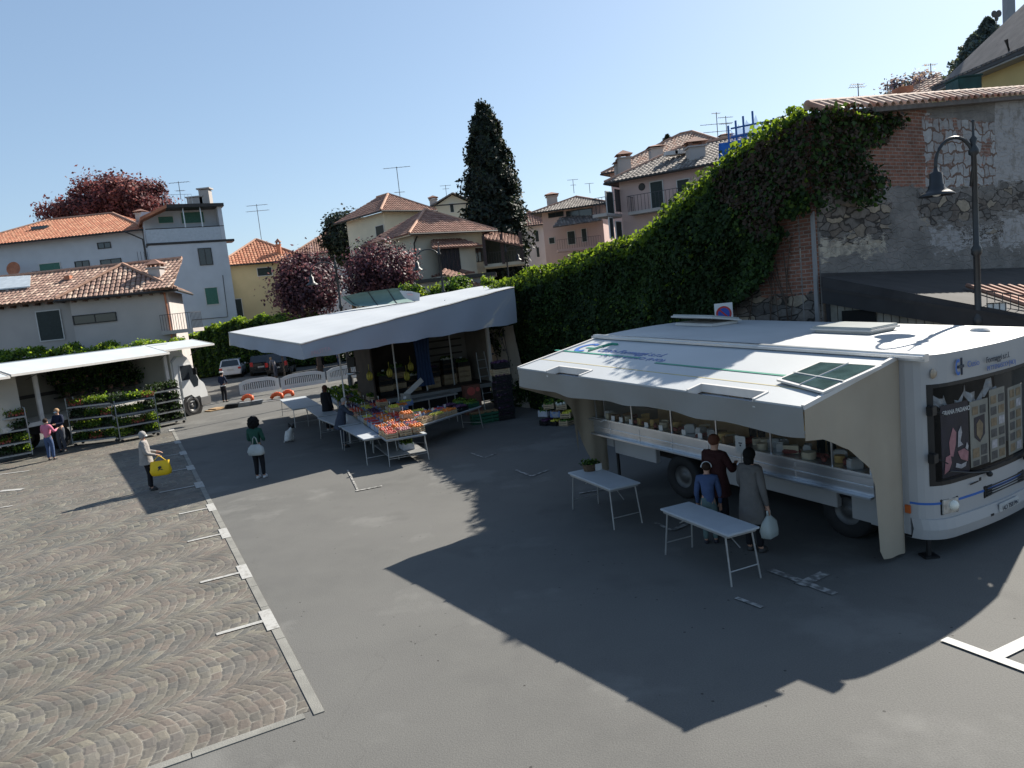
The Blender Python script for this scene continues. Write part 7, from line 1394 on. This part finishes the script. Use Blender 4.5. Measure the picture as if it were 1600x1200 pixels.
# ================================================ BARRIERS, ORANGE FEET, PILE
BAR = mat('barrier_plastic', (.55, .56, .56), .5, .05, 2); ORF = mat('orange_plastic', (.75, .12, .03), .5, .08, 4)
def barrier(a, b, lb):
    a, b = V(a.x, a.y, 0), V(b.x, b.y, 0); L_ = (b-a).length; t = thing('crowd_barrier', (a+b)/2, lb, 'barrier', rz=math.atan2((b-a).y, (b-a).x), group='white plastic barriers across the street'); g = MB(); h = 1.05; th = .045; n = 20
    def topz(x): return .80+.22*(1-(2*x/L_)**4)
    xs_ = [-L_/2+L_*k/n for k in range(n+1)]; g.prism([(x, -th/2, topz(x)-.20) for x in xs_]+[(x, -th/2, topz(x)) for x in reversed(xs_)], (0, th, 0))
    g.box((0, 0, .30), (L_, th, .22))
    for s in (-1, 1): g.box((s*(L_/2-.09), 0, .52), (.18, th-.004, .66))
    g.build('panel', BAR, t, local=True)
    m_ = int((L_-.4)/.11); g = MB()
    for k in range(m_): x = -L_/2+.22+(L_-.44)*k/(m_-1); g.box((x, 0, .53), (.045, .03, .5))
    g.build('slats', BAR, t, local=True)
    return t
a = G(376, 622); b = G(438, 613); barrier(a, b, 'left white plastic barrier, fully in the sun')
a = G(441, 614); b = G(510, 603); barrier(a, b, 'middle white plastic barrier, in shade beneath the canopy edge')
a = G(513, 602); b = G(566, 592); barrier(a, b, 'right white plastic barrier, partly behind the greengrocer')
for (x, y, lb) in ((388, 626, 'left orange barrier foot on the asphalt, before the left barrier'), (434, 623, 'middle orange barrier foot, at the joint of the two barriers'), (451, 619, 'right orange barrier foot, beside the small bare table')):
    P = G(x, y); t_ = thing('barrier_foot', V(P.x, P.y, 0), lb, 'barrier foot', rz=random.uniform(-.4, .4), group='orange barrier feet'); g = MB(); g.tube([(-.34, -.1, .05), (-.25, 0, .2), (0, 0, .27), (.25, 0, .2), (.34, -.1, .05)], [.09, .11, .12, .11, .09], 8); g.build('foot', ORF, t_, local=True, smooth=True); g = MB(); g.box((0, 0, .3), (.3, .08, .12)); g.build('slot', ORF, t_, local=True)
P = G(337, 641); t_ = thing('cardboard', V(P.x, P.y, 0), 'brown flattened cardboard lying by the bumper of the flower truck', 'cardboard', rz=.9); g = MB(); g.box((0, 0, .03), (.9, .6, .04)); g.box((.1, .1, .08), (.6, .5, .05), rz=.3); g.build('sheets', mat('cardboard', (.33, .22, .12), .85, .15, 5), t_, local=True)
for i, (dx, dy) in enumerate(((.7, .3), (1.3, .5), (1.8, .7))):
    t_ = thing('folded_crate', V(P.x+dx, P.y+dy, 0), ['dark folded crate next to the cardboard', 'grey folded crate in the middle of the pile', 'translucent grey crate at the right end of the pile'][i]+' beside the flower truck', 'crate', rz=.3*i, group='folded crates by the flower truck'); g = MB()
    for k in range(4): g.box((.03*k, 0, .03+.055*k), (.62, .42, .035))
    g.build('stack', [CRP, TLEG, mat('grey_plastic', (.2, .21, .22), .5)][i], t_, local=True)
P = G(365, 634); t_ = thing('cable_protector', V(P.x, P.y, 0), 'flat grey cable cover running across the asphalt towards the stall', 'cable cover'); a, b = G(360, 635), G(446, 624); g = MB(); strip(g, V(a.x-P.x, a.y-P.y, 0), V(b.x-P.x, b.y-P.y, 0), .25, .03); g.build('cover', TLEG, t_, local=True)
# second layer: tilted boxes resting on the back row, hanging bags and hand scale at the fruit stall
for i in range(6):
    P = q0+dA*(LA*(.12+.13*i))+sidev*1.02; fru = ['orange', 'lemon', 'tomato', 'green', 'potato', 'green'][i]
    crate('wood', fru, V(P.x, P.y, 1.0), rzA, f"raised wooden crate of {NM[fru]} on the back row, {ORD[i]} from the near corner", 'raised crates on the back row')
P = YD(549, 566, 25.5); t_ = thing('hanging_scale', P, 'dark scale hanging under the canopy edge left of the greengrocer', 'scale'); g = MB(); g.box((0, 0, 0), (.26, .2, .34)); g.build('scale_box', BLK, t_, local=True, bevel=.02); g = MB(); g.tube([(0, 0, .15), (0, 0, .75)], .012, 5); g.build('hook_rod', IRONR, t_, local=True); g = MB(); g.lathe((0, 0, -.45), [(0, 0), (.18, .02), (.24, .09), (.23, .09), (.17, .03)], 16); g.build('pan', STEEL, t_, local=True, smooth=True)
# ================================================ FLOWER TRUCK
FO = V(-19.3, 27.6, 0); FLD = V(.36, .933, 0).normalized(); FW = V(FLD.y, -FLD.x, 0)     # FW points out to the customers
FO = V(-16.6, 34.8, 0)-FLD*7.55
def fp(l, w_, z): return FO+FLD*l+FW*w_+V(0, 0, z)
def fb(g, l0, l1, w0, w1, z0, z1, mi=0): return g.prism([fp(l0, w0, z0), fp(l1, w0, z0), fp(l1, w1, z0), fp(l0, w1, z0)], (0, 0, z1-z0), mi)
t = thing('flower_truck', fp(4, -1.2, 0), 'white box lorry of the flower seller with its long side opened and flaps raised', 'truck')
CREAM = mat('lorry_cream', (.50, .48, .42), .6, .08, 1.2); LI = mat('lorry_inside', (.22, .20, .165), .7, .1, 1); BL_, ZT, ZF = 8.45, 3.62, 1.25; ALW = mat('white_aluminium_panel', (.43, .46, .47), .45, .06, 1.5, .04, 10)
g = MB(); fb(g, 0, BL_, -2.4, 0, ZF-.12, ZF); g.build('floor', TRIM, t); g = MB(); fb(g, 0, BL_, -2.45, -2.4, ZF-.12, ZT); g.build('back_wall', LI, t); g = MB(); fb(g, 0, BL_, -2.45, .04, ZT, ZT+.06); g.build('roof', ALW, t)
g = MB(); fb(g, -.05, 0, -2.45, 0, ZF-.12, ZT); fb(g, 0, .85, -.06, 0, ZF, ZT-.02); g.build('rear_wall', CREAM, t); g = MB(); fb(g, BL_, BL_+.05, -2.45, 0, ZF-.12, ZT); g.build('front_wall', CREAM, t)
g = MB(); fb(g, 1.55, 1.72, -.08, .02, ZF, ZT-.02); g.build('post', TRIM, t, bevel=.01); g = MB(); fb(g, BL_-.35, BL_-.15, -.08, .02, ZF, ZT-.02); g.build('post', TRIM, t, bevel=.01)
g = MB(); fb(g, .9, 4.2, -2.38, -2.33, 2.05, 2.2); fb(g, 1.3, 4.0, -2.38, -2.34, 3.1, 3.15); g.build('wall_rail', DARKM, t)
g = MB(); fb(g, 4.0, BL_-.5, -2.3, -1.7, ZF+.6, ZF+.64); fb(g, 4.0, BL_-.5, -2.3, -1.7, ZF+1.2, ZF+1.24); fb(g, 4.3, 6.5, -2.39, -1.9, 2.9, 3.05); g.build('inner_shelf', DARKM, t)
g = MB(); fb(g, 0, BL_, -.04, .06, ZF-.14, ZF+.02); g.build('sill', TRIM, t); g = MB(); fb(g, .1, BL_, -2.1, -.3, .75, ZF-.14); g.build('chassis', BLK, t)
# raised flaps: long one over the counter, short ones over the ends
def flap(nm, l0, l1, wo, z1, z0=ZT+.04, w0=.03):
    g = MB(); g.prism([fp(l0, w0, z0), fp(l1, w0, z0), fp(l1, wo, z1), fp(l0, wo, z1)], (0, 0, .04)); o = g.build(nm, ALW, t); g = MB(); g.bar(fp(l0, wo, z1+.01), fp(l1, wo, z1+.01), .05, .09); [g.bar(fp(l, w0, z0+.05), fp(l, wo, z1+.05), .03, .02) for l in (l0+.02, l1-.02)]; g.build('flap_edge', TRIM, o)
    g = MB()
    for l in (l0+(l1-l0)*.2, l0+(l1-l0)*.8): g.tube([fp(l, 0, 2.95), fp(l, wo*.8, z1+.05)], .016, 5)
    g.build('gas_strut', DARKM, o); return o
flap('side_flap', -.25, BL_-1.25, 1.35, 3.25); flap('end_flap', BL_-1.2, BL_+2.0, 1.0, 3.36, ZT+.06, -.35); flap('end_flap', -3.4, -.30, 1.35, 3.2, ZT, .03)
g = MB(); fb(g, 0, BL_, -.6, -.35, ZT+.07, ZT+.10); g.build('roof_seam', mat('grey_seam', (.2, .23, .27), .5), t)
# cab
CWHITE = mat('cab_white', (.58, .58, .57), .35, .04, 2, spec=.5); c0_ = BL_+.12; side = [(0, .62), (0, 2.75), (.35, 2.98), (1.0, 2.95), (1.18, 2.72), (1.62, 1.72), (1.95, 1.45), (2.08, .95), (2.05, .62)]
def cabp(pts, w0, w1, m_, nm, par=t, bev=0.): g = MB(); g.prism([fp(c0_+a, w0, b) for a, b in pts], FW*(w1-w0)); return g.build(nm, m_, par, bevel=bev)
cab = cabp(side, -2.2, -.02, CWHITE, 'cab', bev=.05)
cabp([(.0, 2.76), (.05, 3.3), (.35, 3.38), (.8, 3.2), (1.0, 2.96), (.35, 2.99)], -2.1, -.15, CWHITE, 'wind_deflector', cab)
door = cabp([(.38, .95), (.38, 2.55), (1.16, 2.55), (1.56, 1.70), (1.66, 1.5), (1.5, .9), (1.1, .85), (.9, 1.02)], -.02, .025, CWHITE, 'cab_door', cab)
cabp([(.43, 1.78), (.43, 2.50), (1.12, 2.50), (1.50, 1.72), (1.42, 1.40), (1.15, 1.36), (.95, 1.78)], .026, .034, GLS, 'side_window', door); cabp([(.44, 1.78), (.44, 2.48), (1.12, 2.48), (1.5, 1.72), (1.30, 1.43), (1.13, 1.42), (.94, 1.78)], .0255, .0258, BLK, 'window_seal', door)
g = MB(); a, b = fp(c0_+1.215, -2.1, 2.66), fp(c0_+1.62, -2.1, 1.78); g.prism([a, a+FW*1.98, b+FW*1.98, b], FLD*.02+V(0, 0, .012)); g.build('windscreen', GLS, cab)
for w_ in (.22,): g = MB(); g.box(fp(c0_+1.15, w_, 2.15), (.08, .20, .34), rz=math.atan2(FLD.y, FLD.x)); g.tube([fp(c0_+1.1, 0, 2.45), fp(c0_+1.15, w_, 2.4)], .015, 5); g.build('mirror', BLK, cab, bevel=.02)
cabp([(1.45, .36), (1.45, .78), (2.16, .78), (2.16, .42), (2.1, .36)], -2.25, .03, mat('bumper_grey', (.12, .12, .12), .6), 'bumper', cab, .02)
for w_ in (-.42, -2.1): g = MB(); g.box(fp(c0_+2.10, w_+.1, .95), (.1, .35, .22), rz=math.atan2(FLD.y, FLD.x)); g.build('headlight', MATS['lamp_lens'], cab, bevel=.02)
ax = Matrix((FLD, V(0, 0, 1), FW)).transposed()
g = MB(); g.lathe(fp(c0_+.95, -.02, .5), [(.45, 0), (.62, 0), (.62, .03), (.45, .03)], 24, ax=ax); g.build('wheel_arch', BLK, cab)
for l in (c0_+.95, 2.3):
    for w_ in (-.28, -2.1): g = MB(); g.lathe(fp(l, w_, .46), [(.24, .22), (.28, .28), (.42, .28), (.46, .24), (.46, 0), (.2, 0)], 24, ax=ax); wh = g.build('wheel', RUB, t, smooth=True); g = MB(); g.lathe(fp(l, w_, .46), [(0, .2), (.1, .22), (.12, .15), (.24, .2), (.28, .27), (.28, .2)], 18, ax=ax); g.build('rim', RIM, wh, smooth=True)
# potted plants inside
for k in range(12):
    P = fp(4.0+k*.36, -1.9+.1*math.sin(k*3), ZF+.64 if k % 2 else ZF+1.24); t_ = thing('potted_plant', P, f"dark potted plant inside the flower truck, {ORD[k]} from the left along the back shelves", 'plant', group='potted plants inside the flower truck'); g = MB(); g.lathe((0, 0, 0), [(0, 0), (.09, 0), (.12, .18), (.1, .18)], 10); g.build('pot', T_RUS[0], t_, local=True); PP = np.array(P)+np.array([0, 0, .38])+rng.normal(size=(420, 3))*np.array([.19, .17, .2]); leafmesh('leaves', PP, .08, GRL[:2]+[DKL[1]], t_)
# ================================================ TROLLEYS
GALV = mat('galvanised', (.30, .32, .33), .4, .12, 6, metal=.6); TRAY = mat('seed_tray', (.02, .02, .02), .6); POTR = mat('terracotta', (.35, .12, .07), .8, .1)
def trolley(a, b, lb, h=1.95, levels=(.18, .62, 1.1, 1.6), depth=.6):
    a, b = V(a.x, a.y, 0), V(b.x, b.y, 0); d = (b-a); L_ = d.length; rz = math.atan2(d.y, d.x); t = thing('plant_trolley', (a+b)/2, lb, 'trolley', rz=rz, group='galvanised plant trolleys'); 
    for sx in (-1, 1):
        for y in (0, depth): g = MB(); g.bar((sx*L_/2, y, .1), (sx*L_/2, y, h), .035); g.build('post', GALV, t, local=True); g = MB(); g.lathe((sx*(L_/2-.08), y+.04, .06), [(0, -.02), (.06, -.02), (.06, .02), (0, .02)], 12, ax=Matrix.Rotation(math.radians(90), 3, 'X')); g.build('castor', BLK, t, local=True)
    for z in levels: g = MB(); g.box((0, depth/2, z), (L_, depth, .025)); g.box((0, -.01, z+.005), (L_, .02, .06)); g.build('shelf', GALV, t, local=True)
    return t, rz, L_, levels, (a+b)/2, depth
TK = [('low green herbs', GRL, .05, .16, .14), ('lime-green plants', [GRL[2], GRL[1]], .06, .14, .2), ('dark bushy plants', [GRL[0], DKL[2]], .06, .18, .3), ('pale leafy vegetables', [GRL[1], GRL[2], GRL[0]], .07, .13, .16), ('small red flowers', [GRL[1], GRL[0], GRL[1], GRL[2], mat('petal_red', (.45, .05, .06), .6)], .045, .12, .15)]
tp_ = {}
def plant_tray(k, loc, rz, lb, L_=.56, W_=.5):
    nm, mats, sz, hh_, sp = TK[k]
    if k in tp_: return dup(tp_[k], loc, rz, lb, 'plant trays on the trolleys')
    t = thing('plant_tray', loc, lb, 'plant tray', rz=rz, group='plant trays on the trolleys'); g = MB(); g.box((0, 0, .03), (L_, W_, .06)); g.build('tray', TRAY, t, local=True); g = MB()
    for i in range(5):
        for j in range(4): g.lathe((-L_/2+.06+.11*i, -W_/2+.06+.125*j, .05), [(0, 0), (.035, 0), (.048, .09), (.04, .09)], 7)
    g.build('pots', POTR if k == 4 else TRAY, t, local=True); n = 900; c = rng.integers(0, 20, n); L0_ = np.stack([-L_/2+.06+.11*(c % 5), -W_/2+.06+.125*(c//5), np.full(n, .12+hh_*.45)], 1)+rng.normal(size=(n, 3))*np.array([.06, .06, hh_*.48]); L0_[:, 2] = np.abs(L0_[:, 2]-.06)+.06
    M = np.array(mw(t)); o = leafmesh('leaves', L0_@M[:3, :3].T+M[:3, 3], sz, mats, t); tp_[k] = t; return t
Tq = (((-62, 735), (52, 714), 'trolley cut by the left picture edge', 1.95), ((115, 698), (185, 690), 'trolley right of the flower seller, fullest in view', 2.0), ((189, 692), (251, 680), 'middle trolley, behind the woman with the yellow bag', 1.72), ((246, 670), (291, 660), 'trolley nearest the lorry cab', 1.9))
for ti, (a, b, lb, h) in enumerate(Tq):
    tr, rz, L_, lv, mid, dp = trolley(G(*a), G(*b), lb+', loaded with plants', h); u_ = V(math.cos(rz), math.sin(rz), 0); v_ = V(-u_.y, u_.x, 0); m_ = max(2, int(L_/.5)); 
    lv2 = list(lv)
    for li, z in enumerate(lv2):
        for k in range(m_):
            P = mid+u_*(-L_/2+L_*(k+.5)/m_)+v_*(dp/2)+V(0, 0, z+.013); kd = (ti*3+li*2+k) % 5 if not (ti == 3 and li < 4) else 2; kd = 2 if ti == 3 and k % 2 == 0 else kd
            pass
            plant_tray(kd, P, rz, f"{TK[kd][0]} in the {'leftmost' if k == 0 else ('rightmost' if k == m_-1 else ORD[k])} tray, {['bottom', 'second', 'third', 'top'][li]} shelf, {['picture-edge', 'fullest', 'middle', 'cab-side'][ti]} trolley")
            if random.random() < .12: pass
# extra shelves behind the right ones (dark posts seen inside), red flowers at the left edge
P = G(6, 640, 1.0); t_ = thing('flower_pot', V(P.x, P.y, 0), 'tall pot of red flowers at the left picture edge', 'flowers'); g = MB(); g.lathe((0, 0, 0), [(0, 0), (.16, 0), (.22, .5), (.19, .5)], 12); g.build('pot', T_RED[0], t_, local=True); PP = np.array([P.x, P.y, 1.2])+rng.normal(size=(900, 3))*np.array([.3, .3, .35]); leafmesh('leaves', PP, .09, GRL[:2], t_); leafmesh('petals', PP[:260]+np.array([0, 0, .15]), .08, mat('petal_red', (.45, .05, .06)), t_)
# ================================================ CARS
def car(P, yaw, lb, paint, L_=4.1, W_=1.72, H_=1.5, kind='hatch', nm='parked_car', plate=True):
    """nose towards +y; loft of cross-sections"""
    t = thing(nm, V(P.x, P.y, 0), lb, 'car', rz=yaw); g = MB()
    if kind == 'suv': prof = [(-.5, .45, .98, .98), (-.47, .34, 1.02, 1.0), (-.30, .28, 1.02, 1.0), (0, .26, 1.0, 1.0), (.2, .26, .98, 1.0), (.42, .32, .88, .98), (.49, .42, .78, .88)]
    else: prof = [(-.5, .42, .92, .90), (-.475, .30, .96, .97), (-.33, .24, .98, 1.0), (0, .22, .96, 1.0), (.2, .22, .93, 1.0), (.42, .28, .78, .96), (.5, .38, .62, .84)]
    rings = []
    for y, zb_, zt_, wf in prof:
        w_ = W_/2*wf; rings.append([(-w_*.92, y*L_, zb_), (-w_, y*L_, (zb_+zt_)*.5-.05), (-w_*.99, y*L_, zt_*.93), (-w_*.92, y*L_, zt_), (w_*.92, y*L_, zt_), (w_*.99, y*L_, zt_*.93), (w_, y*L_, (zb_+zt_)*.5-.05), (w_*.92, y*L_, zb_)])
    for r in rings: g.v += r
    n = 8; g.f = [(k*n+j, k*n+(j+1) % n, (k+1)*n+(j+1) % n, (k+1)*n+j) for k in range(len(rings)-1) for j in range(n)]+[tuple(range(n)), tuple((len(rings)-1)*n+j for j in range(n))[::-1]]; g.mi = [0]*len(g.f); g.build('body', paint, t, local=True, bevel=.025, smooth=False)
    yb, y1, y2, y3 = -.475*L_, -.36*L_, .08*L_, .26*L_; zb_ = 1.0 if kind == 'suv' else .95; w1, w2 = W_*.46, W_*.39
    if kind == 'suv': y1 = -.42*L_
    c = [(-w1, yb, zb_), (w1, yb, zb_), (w2, y1, H_-.02), (-w2, y1, H_-.02), (-w1, y3, zb_-.08), (w1, y3, zb_-.08), (w2, y2, H_), (-w2, y2, H_)]
    g = MB(); g.add(c, [(0, 1, 2, 3), (4, 7, 6, 5), (0, 3, 7, 4), (1, 5, 6, 2), (3, 2, 6, 7), (0, 4, 5, 1)]); cabn = g.build('cabin', paint, t, local=True, bevel=.04)
    def gl(a, b, c_, d, nm_, sc=.86, off=.012):
        a, b, c_, d = map(Vector, (a, b, c_, d)); ce = (a+b+c_+d)/4; nn = (b-a).cross(d-a).normalized(); nn = nn if nn.dot(ce-V(0, 0, 1.1)) > 0 else -nn
        g = MB(); g.prism([ce+(p-ce)*sc+nn*off for p in (a, b, c_, d)], nn*.006); g.build(nm_, GLS, cabn, local=True)
    gl(c[0], c[1], c[2], c[3], 'rear_window'); gl(c[4], c[5], c[6], c[7], 'windscreen'); gl(c[0], c[4], c[7], c[3], 'side_window', .84); gl(c[1], c[5], c[6], c[2], 'side_window', .84)
    RL_ = mat('tail_lamp_red', (.5, .03, .03), .25, .15, 5)
    for s in (-1, 1): g = MB(); g.box((s*W_*.405, -L_*.49, .80 if kind == 'hatch' else .95), (W_*.13, .16, .17 if kind == 'hatch' else .34)); g.build('tail_light', RL_, t, local=True, bevel=.02); g = MB(); g.box((s*W_*.34, L_*.475, .62), (W_*.16, .12, .12)); g.build('headlight', MATS['lamp_lens'], t, local=True, bevel=.02)
    if plate: g = MB(); g.box((0, -L_*.502, .70), (.5, .02, .12)); g.build('licence_plate', MATS['plate_white'], t, local=True)
    g = MB(); g.box((0, -L_*.495, .42), (W_*.88, .14, .2)); g.build('bumper', paint if kind == 'hatch' else BLK, t, local=True, bevel=.04)
    for sx in (-1, 1):
        for y in (-.30, .31): g = MB(); ax = Matrix(((0, 0, 1), (0, 1, 0), (-1, 0, 0))) if sx > 0 else Matrix(((0, 0, -1), (0, 1, 0), (1, 0, 0))); g.lathe((sx*(W_/2-.2), y*L_, .32), [(.0, 0), (.3, 0), (.32, .03), (.32, .17), (.28, .2), (.2, .19)], 20, ax=ax); wh = g.build('wheel', RUB, t, local=True, smooth=True); g = MB(); g.lathe((sx*(W_/2-.2), y*L_, .32), [(0, .18), (.08, .2), (.2, .185), (.2, .1)], 14, ax=ax); g.build('rim', RIM, wh, local=True)
        g = MB(); g.box((sx*(W_/2+.06), .12*L_, 1.0), (.16, .1, .12)); g.build('wing_mirror', paint, t, local=True, bevel=.03)
    return t
CARW = mat('car_paint_white', (.62, .64, .66), .25, .03, 2, coat=.6); CARD = mat('car_paint_black', (.012, .013, .016), .2, .05, 2, coat=.8)
P = G(353, 592); car(P+V(.1, 1.6, 0), math.radians(14), 'white hatchback parked behind the warden, rear lights towards us', CARW, H_=1.47)
P = G(397, 588); car(P+V(0, 1.8, 0), math.radians(20), 'black estate car beside the white hatchback', CARD, H_=1.6, kind='suv')
P = G(420, 589); car(P+V(.6, 1.5, 0), math.radians(8), 'black off-road car with the blonde woman at its rear', CARD, H_=1.75, kind='suv', L_=4.4)
P = G(-4, 700); P = YD(8, 640, 44); t_ = car(V(P.x, P.y, 0), math.radians(60), 'small blue and white van glimpsed behind the flower truck at the left edge', mat('van_blue_white', (.35, .42, .5), .35, .1, 1), L_=4.6, W_=1.8, H_=2.0, kind='suv', plate=False)
